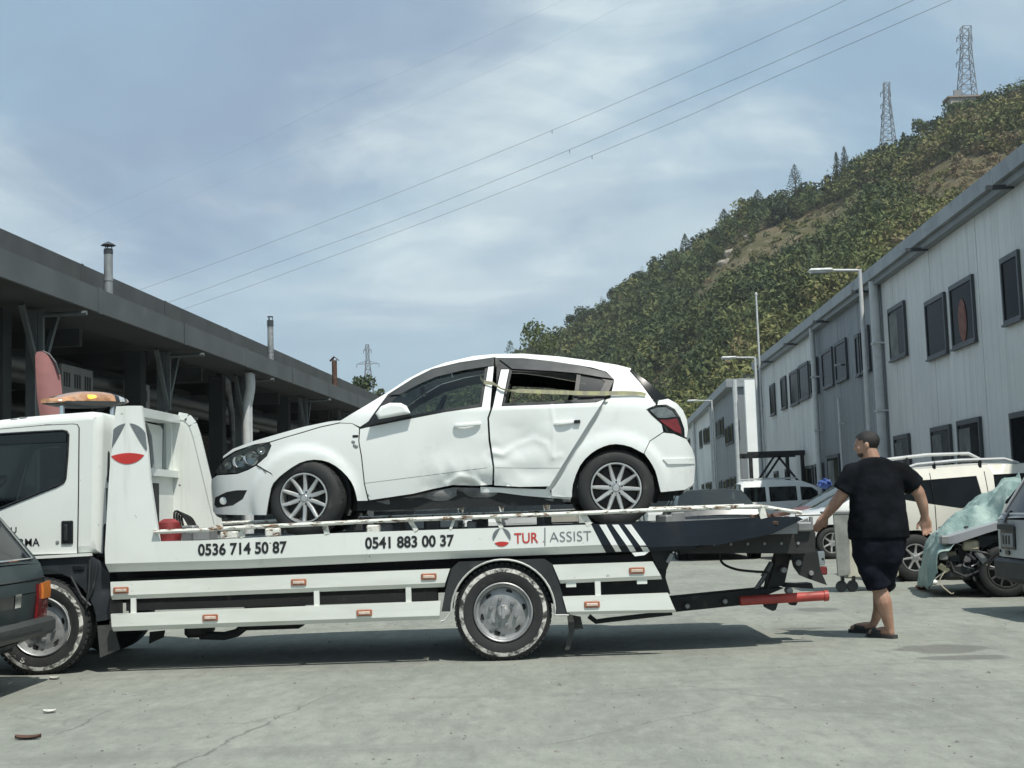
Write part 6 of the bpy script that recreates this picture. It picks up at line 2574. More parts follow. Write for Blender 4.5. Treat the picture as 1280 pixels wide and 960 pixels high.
# small house on the crest
p0, p1 = P(1187, 128, 432), P(1216, 119, 432)
t = thing('crest_hut', 'tiny flat-roofed hut at the foot of the tall pylon', 'hut', ((p0.x + p1.x) / 2, 432, p0.z - 3))
MB().box((p0.x + .5, 432, p0.z - 7), (p1.x + 1, 437, p1.z - .6)).build('wall', simple('hut_wall', (.42, .38, .34), .8), t)
MB().box((p0.x - .6, 431.4, p1.z - .6), (p1.x + 4, 437.6, p1.z - .1)).build('roof', simple('hut_roof', (.30, .24, .20), .8), t)
a = P(1197, 116, 434)
MB().box((a.x - 1.2, 434, p1.z - .15), (a.x + 1.2, 435, a.z + 1.0)).build('water_tank', M_GREYM, t)

M_WIRE = simple('power_cable', (0.16, 0.175, 0.185), 0.6)
WIRES = [
    ([(1330, -135), (1057, 0), (960, 45), (850, 94), (690, 163), (500, 240), (320, 310), (190, 357), (110, 384)], 0.034, 'highest of the three heavy power lines crossing the sky'),
    ([(1400, -118), (1142, 0), (960, 81), (850, 128), (729, 180), (640, 217), (500, 273), (320, 338), (222, 374), (120, 408)], 0.038, 'middle one of the three heavy power lines crossing the sky'),
    ([(1440, -110), (1189, 0), (960, 100), (860, 145), (775, 180), (640, 235), (500, 289), (320, 355), (265, 374), (120, 425)], 0.036, 'lowest of the three heavy power lines crossing the sky'),
    ([(790, -45), (705, 0), (560, 66), (430, 122), (320, 176), (190, 235), (60, 292)], 0.012, 'fainter upper left wire high in the sky'),
    ([(880, -48), (792, 0), (650, 72), (500, 138), (380, 186), (250, 240), (60, 318)], 0.010, 'faint thin wire between the upper left wire and the heavy lines'),
]
for i, (pts, r_, lab) in enumerate(WIRES):
    p3 = []
    for (x, y) in pts:
        D0 = 150 + 130 * (1 - x / 1300)
        p3.append(P(x, y, D0))
    q = MB()
    q.tube(spline(p3, 8), r_ * .9, 5)
    o = q.build('power_line', M_WIRE, None, True)
    tag(o, lab, 'power line', 'power lines overhead')
    if i in (0, 1, 2):
        x, y = ((690, 163), (712, 187.5), (740, 195))[i]
        p = P(x, y, 150 + 130 * (1 - x / 1300))
        MB().box((p.x - .06, p.y - .06, p.z - .55), (p.x + .06, p.y + .06, p.z + .05)).build('line_damper', M_WIRE, o)


# ------------------------------------------------------------------ parked vehicles
def car_paint(name, col, rough=0.32, dirt=0.35, coat=0.5):
    return simple(name, col, rough, 0, 0.06, 1.3, coat=coat, dirt=(tuple(c * .55 + .04 for c in col), dirt))


def make_car(name, label, cat, loc, rot, sp, group=None):
    """sp: top outline front to rear (x, z, kind), half width, wheels, side windows ... all in metres, x from the front bumper back"""
    t = thing(name, label, cat, (0, 0, 0), group)
    t.location = loc
    t.rotation_euler = (0, 0, rot)
    ORG[t.name] = Vector((0, 0, 0))
    top = sp['top']
    L = max(p[0] for p in top)
    hw, zb = sp.get('hw', 0.82), sp['belt']
    fr_, rr_ = sp.get('front', 0.55), sp.get('rear', 0.35)
    tum = sp.get('tumble', 0.36)
    r = sp.get('r', 0.30)
    wz = r
    wheels = sp['wheels']
    body, trim = sp['paint'], sp.get('trim', M_TRIM)
    step = sp.get('step', 0.14)

    def Wd(x, z):
        w = hw
        d, e = max(0, x), max(0, L - x)
        if d < fr_:
            w = hw - 0.30 * hw * (1 - max(0, 1 - ((fr_ - d) / fr_) ** 2.3) ** .5)
        if e < rr_:
            w = min(w, hw - sp.get('rcut', 0.20) * hw * (1 - max(0, 1 - ((rr_ - e) / rr_) ** 2.4) ** .5))
        h = z - zb
        if h > 0:
            w -= tum * h + .15 * h * h
        elif h < -.2:
            w -= .12 * (h + .2) ** 2
        return w
    sides = ((-1, Vector((0, 1, 0)), False), (1, Vector((0, -1, 0)), True))

    def both(nm, poly, m, holes=(), off=0.0, thick=0.012, par=t, st=step, only=None):
        out = None
        for s_, inn, fl_ in sides:
            if only and s_ != only:
                continue
            q = MB()
            panel(q, [Vector(p) for p in poly], lambda a, b: (a, s_ * (Wd(a, b) + off), b), st, [[Vector(p) for p in h] for h in holes], thick, inn, fl_)
            o_ = q.build(nm, m, par, True, 50)
            out = out or o_
        return out
    z0 = sp.get('sill', 0.24)
    low = []
    for wx in reversed(wheels):
        k = 9
        ra = r + 0.055
        low += [(wx + ra * math.cos(R(a)), max(z0, wz + ra * math.sin(R(a)))) for a in [-8 + 196 * i / k for i in range(k + 1)]]
    side = sp.get('side') or [(p[0], p[1]) for p in top] + low
    wins = sp.get('windows', [])
    both('body', side, body, wins)
    for w_ in wins:
        both('side_window', w_, sp.get('glass', M_TINT), off=-0.012, thick=0, st=.3)
    # strip over the top
    k = 6
    segs = {}
    for a, b in zip(top[:-1], top[1:]):
        segs.setdefault(b[2], []).append((a, b))
    for kind, lst in segs.items():
        q = MB()
        for a, b in lst:
            vs, fs = [], []
            tv = (Vector(b[:2]) - Vector(a[:2])).normalized()
            nx_, nz_ = -tv.y, tv.x
            ni = max(1, int((Vector(b[:2]) - Vector(a[:2])).length / .18))
            for i in range(ni + 1):
                x, z = a[0] + (b[0] - a[0]) * i / ni, a[1] + (b[1] - a[1]) * i / ni
                w = Wd(x, z) - 0.002
                for j in range(k + 1):
                    u = 2 * j / k - 1
                    c_ = 0.035 * (1 - u * u)
                    vs.append((x + nx_ * c_, w * u, z + nz_ * c_))
            for i in range(ni):
                for j in range(k):
                    m_ = i * (k + 1) + j
                    fs.append((m_, m_ + k + 1, m_ + k + 2, m_ + 1))
            q.add(vs, fs)
        nm = {'hood': 'bonnet', 'scr': 'windscreen', 'roof': 'roof', 'rscr': 'rear_window', 'tail': 'tailgate', 'front': 'front_end', 'grille': 'grille', 'bump': 'front_bumper', 'rbump': 'rear_bumper'}[kind]
        m_ = {'scr': sp.get('glass2', M_TINT), 'rscr': sp.get('glass2', M_TINT), 'grille': M_TRIM, 'bump': sp.get('bump', body), 'rbump': sp.get('bump', body)}.get(kind, body)
        q.build(nm, m_, t, True, 50)
    q = MB()
    q.box((0.25, -hw + .16, z0 - .02), (L - .2, hw - .16, zb - .25))
    q.build('underbody', M_BLACK, t)
    if sp.get('inside', True):
        q = MB()
        for sx_ in sp.get('seats', (L * .48, L * .68)):
            for y in (-.36, .36):
                q.box((sx_ - .05, y - .22, zb - .45), (sx_ + .08, y + .22, zb + .12), bev=.05)
                q.box((sx_ - .02, y - .11, zb + .14), (sx_ + .06, y + .11, zb + .30), bev=.03)
        sb = q.build('seats', M_SEAT, t)
    for wx in wheels:
        for s_ in (-1, 1):
            q = MB()
            q.lathe([(r + .05, 0.03), (r + .05, -.18), (0, -.18)], 20, (0, 0, 0))
            M_ = Matrix.Translation((wx, s_ * (hw - .03), wz)) @ Matrix.Rotation(math.pi if s_ < 0 else 0, 4, 'Z')
            q.v = [tuple(M_ @ Vector(v)) for v in q.v]
            q.build('wheel_arch', M_TRIM, t)
            alloy(t, (wx, s_ * (hw - .015), wz), 0, r, sp.get('rim', r * .64), 0, R(wx * 40), sp.get('spokes', 7), far=(s_ > 0), simple_=True, rim_m=sp.get('rimmat'))
    for nm, poly, m_, off in sp.get('extras', []):
        both(nm, poly, m_, off=off, thick=0.012)
    for nm, lo, hi, m_, bv in sp.get('boxes', []):
        MB().box(lo, hi, bev=bv).build(nm, m_, t)
    for pts in sp.get('seams', []):
        for s_ in (-1, 1):
            q = MB()
            q.tube([(x, s_ * (Wd(x, z) + .0), z) for x, z in resample_open(pts, .1)], .006, 4)
            q.build('door_seam', M_TRIM, t)
    for nm, pts, rad, m_ in sp.get('tubes', []):
        q = MB()
        q.tube(pts, rad, 8)
        q.build(nm, m_, t, True)
    return t, Wd, L


# --- dark estate cut by the left edge of the picture
YE = 9.10                                   # middle of the car; its tail turned towards the yard shows
ex_ = P(62, 785, YE + .80).x + .03
Lc = 4.15
M_EST = car_paint('slate_blue_paint', (0.014, 0.029, 0.034), .5, .06, .1)
M_GBUMP = simple('grey_bumper', (.045, .05, .05), .5, .2, .2, 4)
top = [(0.02, .36, 'front'), (0.0, .55, 'bump'), (.03, .60, 'bump'), (.04, .85, 'grille'), (.10, .90, 'hood'), (1.20, .96, 'hood'), (1.85, 1.36, 'scr'), (2.1, 1.42, 'roof'), (3.45, 1.41, 'roof'), (3.72, 1.37, 'roof'), (4.05, .90, 'tail'), (4.09, .78, 'tail'), (4.10, .70, 'tail'), (4.06, .38, 'tail'), (3.9, .30, 'tail')]
est, We, _ = make_car('estate_car', 'dark slate estate car cut off by the left edge in front of the truck cab', 'car', (ex_ - Lc, YE, 0), 0, dict(
    top=top, hw=.80, belt=.92, wheels=(.75, 3.15), r=.30, paint=M_EST, rear=.10, rcut=.05, front=.3, sill=.28, step=.1,
    windows=[[(1.30, .96), (2.45, .965), (2.45, 1.35), (2.0, 1.35), (1.88, 1.30)], [(2.53, .965), (3.30, .965), (3.30, 1.35), (2.53, 1.35)], [(3.37, .965), (3.85, .97), (3.60, 1.33), (3.37, 1.35)]],
    seams=[[(2.49, .35), (2.49, 1.0)], [(3.34, .6), (3.34, 1.0)]],
    boxes=[('rear_bumper', (3.95, -.82, .375), (4.17, .82, .505), M_GBUMP, .03)]))


def est_tail(y, z, off=0.0):
    """point on the sloping tail of the estate, y across the car"""
    tab = [(1.37, 3.72), (.90, 4.05), (.78, 4.09), (.70, 4.10), (.30, 4.06)]
    x = tab[-1][1]
    for (z1, x1), (z2, x2) in zip(tab[:-1], tab[1:]):
        if z2 <= z <= z1:
            x = x1 + (x2 - x1) * (z1 - z) / (z1 - z2)
    return (x + .035 * (1 - (y / .8) ** 2) + off + .004, y, z)


def tail_patch(name, poly, m_, off, thick=.02, par=est, tail=est_tail, back=Vector((-1, 0, 0))):
    q = MB()
    panel(q, [Vector(p) for p in poly], lambda a, b: tail(a, b, off), .09, (), thick, back)
    return q.build(name, m_, par, True, 50)


tail_patch('rear_window', [(-.50, 1.31), (-.62, .95), (.62, .95), (.50, 1.31)], M_TINT if False else M_DARKG, .004)
q = MB()
q.tube([est_tail(y, z, .012) for y, z in ((-.51, 1.32), (-.63, .945), (0, .945), (.63, .945), (.51, 1.32), (0, 1.32), (-.51, 1.32))], .011, 6)
q.build('window_trim', M_CHROME, est, True)
for s_ in (-1, 1):
    tail_patch('tail_light', [(s_ * .79, .50), (s_ * .54, .50), (s_ * .54, .755), (s_ * .79, .765)][::s_], M_REDLENS, .016)
    tail_patch('indicator', [(s_ * .79, .645), (s_ * .60, .645), (s_ * .60, .76), (s_ * .79, .77)][::s_], M_ORANGE, .03)
tail_patch('plate_recess', [(-.30, .615), (.03, .615), (.03, .705), (-.30, .705)], M_TRIM, .012)
tail_patch('number_plate', [(.04, .615), (.15, .615), (.15, .71), (.04, .71)], M_CHROME, .02)
tail_patch('tail_trim', [(-.78, .795), (.78, .795), (.78, .802), (-.78, .802)], M_TRIM, .006)
MB().box((4.168, -.5, .43), (4.176, .5, .445)).build('bumper_groove', M_TRIM, est)
MB().box((3.95, .60, .96), (3.97, .64, .965)).build('window_sticker', M_WHITED, est)

# --- pale grey hatchback at the right edge, only its tail in view
YG = 12.40
gx = P(1247, 690, YG + .80).x
M_GRH = car_paint('pale_grey_paint', (0.40, 0.42, 0.43), .45, .7, .2)
top = [(.03, .34, 'front'), (0, .5, 'bump'), (.06, .72, 'grille'), (.12, .80, 'hood'), (1.0, .93, 'hood'), (1.55, 1.38, 'scr'), (1.9, 1.45, 'roof'), (3.30, 1.47, 'roof'), (3.44, 1.42, 'roof'), (3.72, .97, 'tail'), (3.76, .93, 'tail'), (3.77, .56, 'tail'), (3.70, .54, 'rbump'), (3.70, .30, 'rbump')]
grey, Wg, _ = make_car('grey_hatchback', 'pale grey hatchback at the right edge showing its tail, dark plate recess and black bumper', 'car', (gx + 3.77, YG, 0), math.pi, dict(
    top=top, hw=.80, belt=.93, wheels=(.72, 3.22), r=.275, paint=M_GRH, rear=.12, rcut=.06, sill=.30, bump=M_PLAST, step=.1,
    windows=[[(1.15, .96), (2.1, .96), (2.1, 1.36), (1.68, 1.35)], [(2.18, .96), (3.05, .96), (3.05, 1.38), (2.18, 1.37)], [(3.13, .96), (3.62, .97), (3.40, 1.36), (3.13, 1.38)]],
    boxes=[('black_bumper', (3.58, -.81, .33), (3.82, .81, .545), M_PLAST, .03)]))


def grey_tail(y, z, off=0.0):
    tab = [(1.42, 3.44), (.97, 3.72), (.93, 3.76), (.56, 3.77)]
    x = tab[-1][1]
    for (z1, x1), (z2, x2) in zip(tab[:-1], tab[1:]):
        if z2 <= z <= z1:
            x = x1 + (x2 - x1) * (z1 - z) / (z1 - z2)
    return (x + .035 * (1 - (y / .8) ** 2) + off + .004, y, z)


def gpatch(nm, y0, y1, z0, z1, m_, off, top_in=0.0):
    return tail_patch(nm, [(y0, z0), (y1, z0), (y1 - top_in, z1), (y0 + top_in, z1)], m_, off, .02, grey, grey_tail)


gpatch('rear_window', -.66, .66, 1.0, 1.36, M_DARKG, .006, .10)
q = MB()
q.tube([grey_tail(y, z, .012) for y, z in ((-.57, 1.375), (-.68, .985), (0, .985), (.68, .985), (.57, 1.375), (0, 1.375), (-.57, 1.375))], .016, 6)
q.build('window_frame', M_GRH, grey, True)
gpatch('plate_recess', -.64, -.22, .64, .86, M_TRIM, .008)
gpatch('plate_lamp', -.66, -.22, .835, .885, M_PLAST, .035)
gpatch('number_plate', -.58, -.26, .66, .80, simple('worn_plate', (.24, .25, .25), .6), .018)
for k in range(3):
    gpatch('plate_digit', -.54 + .085 * k, -.50 + .085 * k, .69, .775, M_INK, .022)
gpatch('latch', -.52, -.46, .90, 1.02, M_TRIM, .03)
gpatch('latch', -.50, -.40, .585, .625, M_TRIM, .012)
gpatch('tow_eye', -.72, -.69, .60, .63, M_TRIM, .008)
for s_ in (1,):
    gpatch('tail_light', .62, .78, .62, .90, M_REDLENS, .012)

# --- beige people carrier
YM = 18.0
mx = P(1116, 690, YM).x
M_BEI = car_paint('cream_white_paint', (0.70, 0.69, 0.61), .35, .35)
top = [(.05, .34, 'front'), (0, .5, 'bump'), (.05, .70, 'grille'), (.12, .80, 'hood'), (.95, 1.0, 'hood'), (1.75, 1.50, 'scr'), (2.1, 1.57, 'roof'), (3.2, 1.60, 'roof'), (4.25, 1.56, 'roof'), (4.45, 1.50, 'roof'), (4.60, 1.10, 'rscr'), (4.64, 1.0, 'tail'), (4.66, .55, 'tail'), (4.62, .30, 'rbump')]
mpv, Wm, _ = make_car('people_carrier', 'cream people carrier with pale roof rails parked behind the man', 'van', (mx + 4.66, YM + .9, 0), math.pi, dict(
    top=top, hw=.90, belt=1.02, wheels=(.95, 4.34), r=.33, paint=M_BEI, sill=.27, rear=.2, tumble=.24, glass=M_DARKG, inside=False, rim=.19,
    windows=[[(1.25, 1.06), (2.08, 1.03), (2.08, 1.45), (1.85, 1.44)], [(2.2, 1.02), (3.17, 1.04), (3.14, 1.45), (2.2, 1.47)], [(3.34, 1.06), (3.66, .99), (4.28, 1.10), (4.46, 1.14), (4.36, 1.36), (4.2, 1.40), (3.38, 1.44)]],
    seams=[[(2.14, .35), (2.14, 1.5)], [(3.26, .35), (3.26, 1.5)], [(4.03, .7), (4.03, 1.50)]],
    extras=[('side_moulding', [(1.4, .66), (4.0, .68), (4.0, .745), (1.4, .73)], M_TRIM, .012), ('lower_panel', [(1.4, .30), (3.8, .30), (3.85, .62), (1.4, .60)], simple('silver_lower', (.34, .34, .32), .4, .3, .1, 2), .008)],
    tubes=[('roof_rail', [(2.75, .70, 1.60), (2.95, .72, 1.665), (3.6, .72, 1.665), (4.2, .72, 1.625), (4.4, .70, 1.56)], .024, M_PIPE), ('roof_rail', [(2.7, -.70, 1.66), (2.95, -.70, 1.80), (3.6, -.70, 1.80), (4.3, -.70, 1.74), (4.55, -.70, 1.66)], .026, M_PIPE)]
    + [('rail_foot', [(x, .71, 1.56), (x, .72, 1.66)], .026, M_TRIM) for x in (3.3, 3.95)] + [('rail_foot', [(x, -.70, 1.58), (x, -.70, 1.78)], .026, M_TRIM) for x in (3.1, 3.9, 4.4)]))

# --- white van, dark saloon, white and red cars in the row behind
M_WH2 = car_paint('plain_white_paint', (0.74, 0.76, 0.75), .35, .25)
YV = 43.0
vx = P(926, 660, YV).x
top = [(.05, .34, 'front'), (0, .5, 'bump'), (.03, .72, 'grille'), (.10, .88, 'hood'), (.80, 1.08, 'hood'), (1.45, 1.60, 'scr'), (1.85, 1.76, 'roof'), (2.8, 1.82, 'roof'), (3.8, 1.79, 'roof'), (3.92, 1.70, 'roof'), (4.0, 1.1, 'rscr'), (4.03, .6, 'tail'), (4.0, .32, 'rbump')]
make_car('white_van', 'white panel van with rounded roof and side windows below the black steel frame', 'van', (vx + 4.03, YV + .85, 0), math.pi, dict(
    top=top, hw=.84, belt=1.08, wheels=(.85, 3.45), r=.31, paint=M_WH2, tumble=.2, step=.2, rear=.15,
    windows=[[(1.05, 1.14), (1.95, 1.12), (1.95, 1.58), (1.55, 1.54)], [(2.08, 1.12), (3.0, 1.10), (3.0, 1.60), (2.08, 1.60)], [(3.12, 1.1), (3.92, 1.1), (3.84, 1.60), (3.12, 1.60)]],
    boxes=[('roof_bar', (2.0, -.6, 1.86), (3.7, -.54, 1.90), M_PIPE, 0), ('roof_bar', (2.0, .54, 1.86), (3.7, .6, 1.90), M_PIPE, 0), ('tail_light', (3.90, .70, .85), (4.0, .82, 1.25), M_REDLENS, .01)]))
YS = 26.0
sx0 = P(905, 680, YS).x
M_DRK = car_paint('dark_grey_paint', (0.028, 0.036, 0.042), .3, .3)
top = [(.03, .32, 'front'), (0, .5, 'bump'), (.04, .70, 'grille'), (.15, .78, 'hood'), (1.3, .95, 'hood'), (2.0, 1.38, 'scr'), (2.4, 1.43, 'roof'), (3.0, 1.41, 'roof'), (3.65, 1.06, 'rscr'), (3.72, 1.03, 'tail'), (4.35, 1.0, 'tail'), (4.42, .90, 'tail'), (4.45, .55, 'tail'), (4.42, .28, 'rbump')]
make_car('dark_saloon', 'dark grey saloon seen from behind past the tail of the truck bed', 'car', (sx0, YS + 4.45, 0), R(-90), dict(
    top=top, hw=.86, belt=.95, wheels=(.85, 3.55), r=.31, paint=M_DRK, rear=.3, glass2=M_TINT,
    windows=[[(1.55, .98), (2.4, .98), (2.4, 1.34), (2.08, 1.33)], [(2.48, .98), (3.35, .99), (2.98, 1.32), (2.48, 1.34)]],
    boxes=[('tail_light', (4.33, -.80, .70), (4.42, -.52, .90), M_REDLENS, .02), ('tail_light', (4.33, .52, .70), (4.42, .80, .90), M_REDLENS, .02), ('number_plate', (4.455, -.26, .62), (4.475, .26, .73), M_PLATE, .005),
           ('boot_trim', (4.43, -.35, .80), (4.462, .35, .83), M_CHROME, .006), ('aerial', (2.95, -.012, 1.44), (3.0, .012, 1.56), M_TRIM, 0)]))
YW = 25.0
wx0 = P(978, 680, YW).x
top = [(.03, .30, 'front'), (0, .45, 'bump'), (.04, .66, 'grille'), (.15, .76, 'hood'), (1.0, .97, 'hood'), (1.85, 1.42, 'scr'), (2.2, 1.47, 'roof'), (3.3, 1.45, 'roof'), (3.5, 1.38, 'roof'), (3.85, .98, 'rscr'), (3.92, .6, 'tail'), (3.9, .3, 'rbump')]
wcar = dict(top=top, hw=.83, belt=.95, wheels=(.92, 3.25), r=.31, paint=M_WH2, spokes=6,
            windows=[[(1.35, .98), (2.2, .98), (2.2, 1.38), (1.93, 1.37)], [(2.28, .98), (3.3, 1.0), (3.15, 1.36), (2.28, 1.39)]],
            extras=[('headlight', [(.10, .70), (.45, .80), (.42, .72), (.12, .62)], M_CLEAR, .004)])
make_car('white_car', 'white hatchback facing left whose front wheel shows just left of the man', 'car', (wx0, YW + .83, 0), R(6), wcar)
YR = 30.5
rx0 = P(966, 660, YR).x
make_car('maroon_car', 'maroon and silver small car squeezed between the white van and the white hatchback', 'car', (rx0, YR + .83, 0), R(4), dict(wcar, paint=car_paint('maroon_paint', (.17, .03, .03), .35, .4)))
for i, (px, Y, rot, pnt, lab) in enumerate((
        (828, 62.0, -90, M_WH2, 'small white car far down the yard, just behind the tail of the hatchback'),
        (602, 52.0, -90, M_WH2, 'distant white car glimpsed beneath the hatchback between its wheels'),
        (655, 47.0, -90, car_paint('silver_paint', (.42, .43, .43), .3, .3), 'distant silver car glimpsed beneath the hatchback near its rear wheel'))):
    p = P(px, 650, Y)
    make_car('far_car', lab, 'car', (p.x, Y + 3.9, 0), R(rot), dict(wcar, paint=pnt, step=.25, boxes=[('tail_light', (3.84, s_ * .66 - .1, .78), (3.93, s_ * .66 + .1, .98), M_REDLENS, .01) for s_ in (-1, 1)]))
p = P(840, 640, 88.0)
make_car('far_van', 'tall white van at the far end of the yard above the small white car', 'van', (p.x, 92, 0), R(-90), dict(
    top=[(.05, .34, 'front'), (0, .5, 'bump'), (.05, .9, 'grille'), (.5, 1.15, 'hood'), (1.3, 2.0, 'scr'), (1.8, 2.15, 'roof'), (4.6, 2.2, 'roof'), (4.7, 2.1, 'roof'), (4.75, 1.35, 'rscr'), (4.78, .6, 'tail'), (4.75, .35, 'rbump')],
    hw=.95, belt=1.2, wheels=(.9, 3.8), r=.33, paint=M_WH2, tumble=.12, step=.3, windows=[[(.95, 1.25), (1.9, 1.25), (1.9, 1.85), (1.4, 1.85)]]))
# a few more cars far off between the two rows
for i, (px, Y, pnt, lab) in enumerate((
        (705, 70.0, car_paint('sand_paint', (.36, .34, .30), .35, .3), 'distant sand-coloured car glimpsed under the rear door of the hatchback'),
        (545, 44.0, M_DRK, 'distant dark car glimpsed under the front door of the hatchback'))):
    p = P(px, 650, Y)
    make_car('far_car', lab, 'car', (p.x, Y + 3.9, 0), R(-90), dict(wcar, paint=pnt, step=.25))

# --- crashed grey car with its front torn open
YK = 15.0
kx = P(1172, 700, YK).x
M_WRK = car_paint('dull_silver_paint', (0.30, 0.31, 0.33), .45, .6, .2)
top = [(.30, .60, 'hood'), (.12, .70, 'hood'), (.95, .93, 'hood'), (1.05, .99, 'hood'), (1.75, 1.38, 'scr'), (2.1, 1.42, 'roof'), (3.3, 1.40, 'roof'), (3.8, 1.0, 'rscr'), (4.1, .95, 'tail'), (4.15, .5, 'tail'), (4.1, .3, 'tail')]
wrk, Wk, _ = make_car('wrecked_car', 'crashed grey car with bumper and headlights torn off, half under a green sheet', 'car', (kx + .80 * math.sin(R(12)), YK + .80 * math.cos(R(12)), 0), R(-12), dict(
    top=top, hw=.80, belt=.93, wheels=(.74, 3.2), r=.30, paint=M_WRK, front=.25, sill=.26, spokes=9, glass=M_GLASS, glass2=M_GLASS, rimmat=simple('dark_steel_rim', (.05, .05, .05), .5, .3),
    side=[(.12, .70), (.95, .93), (1.05, .99), (1.75, 1.38), (2.1, 1.42), (3.3, 1.40), (3.8, 1.0), (4.1, .95), (4.15, .5), (4.1, .3), (3.58, .28), (3.5, .50), (3.2, .655), (2.9, .5), (2.84, .26), (1.12, .26), (1.10, .80), (.95, .845), (.55, .735), (.22, .63), (.10, .62)],
    windows=[[(1.25, .96), (2.2, .96), (2.2, 1.34), (1.83, 1.33)], [(2.28, .96), (3.2, .97), (3.0, 1.33), (2.28, 1.35)]],
    boxes=[('crash_beam', (.10, -.62, .42), (.24, .62, .53), simple('primer_cream', (.52, .48, .34), .6, 0, .25, 7, dirt=((.2, .15, .08), .6)), .015), ('beam_bracket', (.02, -.78, .44), (.12, -.30, .54), M_GREYM, .01),
           ('radiator', (.22, -.55, .42), (.30, .55, .66), M_BLACK, .01), ('headlamp_bracket', (.30, -.74, .54), (.48, -.60, .66), simple('primer_cream', (.52, .48, .34)), .02), ('inner_wing', (.34, -.56, .36), (1.08, .56, .82), M_BLACK, .02), ('strut_tower', (.72, -.72, .56), (.98, -.54, .78), simple('primer_cream', (.52, .48, .34)), .03), ('battery', (.46, -.70, .56), (.70, -.52, .72), M_PLAST, .015), ('door_post', (1.08, -.76, .30), (1.14, .76, .90), M_BLACK, .01),
           ('torn_liner', (.06, -.7, .20), (.40, -.2, .40), M_PLAST, .04), ('lamp_socket', (0.05, -.79, .62), (.14, -.60, .72), M_GREYM, .015), ('horn', (.16, -.50, .26), (.26, -.38, .40), M_GREYM, .02)],
    tubes=[('loose_hose', [(.14, -.74, .42), (.18, -.76, .30), (.30, -.78, .24), (.44, -.76, .30), (.50, -.72, .44)], .018, M_BLACK), ('loose_pipe', [(-.02, -.6, .22), (.08, -.66, .30), (.16, -.68, .38)], .014, M_CHROME), ('loose_hose', [(.35, -.7, .5), (.5, -.75, .36), (.62, -.72, .44)], .02, M_PLAST)]))

rn = random.Random(21)
for k in range(14):
    x0, y0, z0 = rn.uniform(.02, .5), rn.uniform(-.80, -.45), rn.uniform(.28, .66)
    pts = [(x0, y0, z0)]
    for i in range(3):
        pts.append((pts[-1][0] + rn.uniform(-.08, .14), pts[-1][1] + rn.uniform(-.05, .06), max(.06, pts[-1][2] + rn.uniform(-.16, .07))))
    MB().tube(spline(pts, 4), rn.uniform(.005, .013), 5).build('loose_wire', (M_BLACK, M_GREYM, M_PLAST, simple('wire_cream', (.5, .46, .36), .7))[k % 4], wrk, True)
for k in range(6):
    M_ = Matrix.Translation((rn.uniform(.05, .5), rn.uniform(-.82, -.6), rn.uniform(.25, .62))) @ Matrix.Rotation(rn.random() * 3, 4, 'X') @ Matrix.Rotation(rn.random() * 3, 4, 'Z')
    MB().box((-.06 * rn.uniform(.5, 1.3), -.035, -.004), (.07, .035, .004), M_).build('torn_bracket', (M_GREYM, M_PLAST, simple('primer_cream', (.52, .48, .34)))[k % 3], wrk)

# --- green sheet over its bonnet
M_TARP = NM('green_sheet')
v = M_TARP.co()
n1 = M_TARP.noise(v, 3, 6, .65, .5)
M_TARP.set(col=M_TARP.mix(M_TARP.ramp(n1, .35, .65), (0.19, 0.29, 0.27), (0.34, 0.44, 0.41)), rough=.65)
M_TARP.bump(M_TARP.noise(v, 12, 6, .7, 1.0), .8, .03)
NEAR = [(1277, 608), (1263, 628), (1253, 648), (1247, 658), (1229, 667), (1211, 674), (1193, 684), (1181, 693), (1174, 704), (1174, 717), (1175, 725)]
MID = [(1276, 598), (1262, 606), (1246, 620), (1236, 630), (1218, 640), (1200, 650), (1184, 661), (1172, 674), (1163, 690), (1160, 715), (1161, 737)]
FARL = [(1276, 597), (1260, 604), (1242, 615), (1226, 625), (1210, 637), (1194, 648), (1178, 660), (1166, 674), (1156, 692), (1149, 715), (1147, 735)]
rows = []
nu = 60
for pts, Y in ((NEAR, YK - .03), (MID, YK + .35), (MID, YK + .8), (FARL, YK + 1.35), (FARL, YK + 1.62)):
    sp_ = spline([P(x, y, Y) for x, y in pts], 10)
    line = [sp_[int(i / nu * (len(sp_) - 1))] for i in range(nu + 1)]
    rows.append(line)
vs, fs = [], []
nv = 34
for j in range(nv + 1):
    t_ = j / nv * (len(rows) - 1)
    a = min(int(t_), len(rows) - 2)
    f_ = t_ - a
    f_ = f_ * f_ * (3 - 2 * f_) * .5 + f_ * .5
    for i in range(nu + 1):
        p = rows[a][i].lerp(rows[a + 1][i], f_)
        w = noise.noise(Vector((p.x * 4 + 3, p.y * 2.6, p.z * 5))) * .075 + noise.noise(Vector((p.x * 11, p.y * 9, p.z * 12))) * .045 + .035 * math.sin(p.x * 14 - p.y * 9 + 3 * noise.noise(p * 2))
        p = p + Vector((-.3, -.15, 1)).normalized() * (w * .7 + .03)
        p.z = max(.02, p.z)
        vs.append(p)
for j in range(nv):
    for i in range(nu):
        k = j * (nu + 1) + i
        fs.append((k, k + 1, k + 2 + nu, k + 1 + nu))
q = MB()
q.add(vs, fs)
tp = q.build('green_sheet', M_TARP.m, None, True, 80)
sol = tp.modifiers.new('thickness', 'SOLIDIFY')
sol.thickness = .006
tag(tp, 'crumpled pale green plastic sheet thrown over the bonnet of the wrecked car', 'tarpaulin')
for (x, y, w_, m_, nm, lab) in ((1154, 736.5, .09, M_REDP, 'red_scrap', 'red plastic scrap lying on the ground below the green sheet'), (1166, 731, .06, M_WHITED, 'white_scrap', 'small white torn scrap beside the red scrap under the wrecked nose')):
    g_ = G(x, y)
    q = MB()
    q.ball((g_.x, g_.y, .035), (w_ * 1.1, .07, .04), 12, 8)
    tag(q.build(nm, m_, None, True), lab, 'scrap')
g_ = P(1036, 614, 25.4)
q = MB()
rn = random.Random(3)
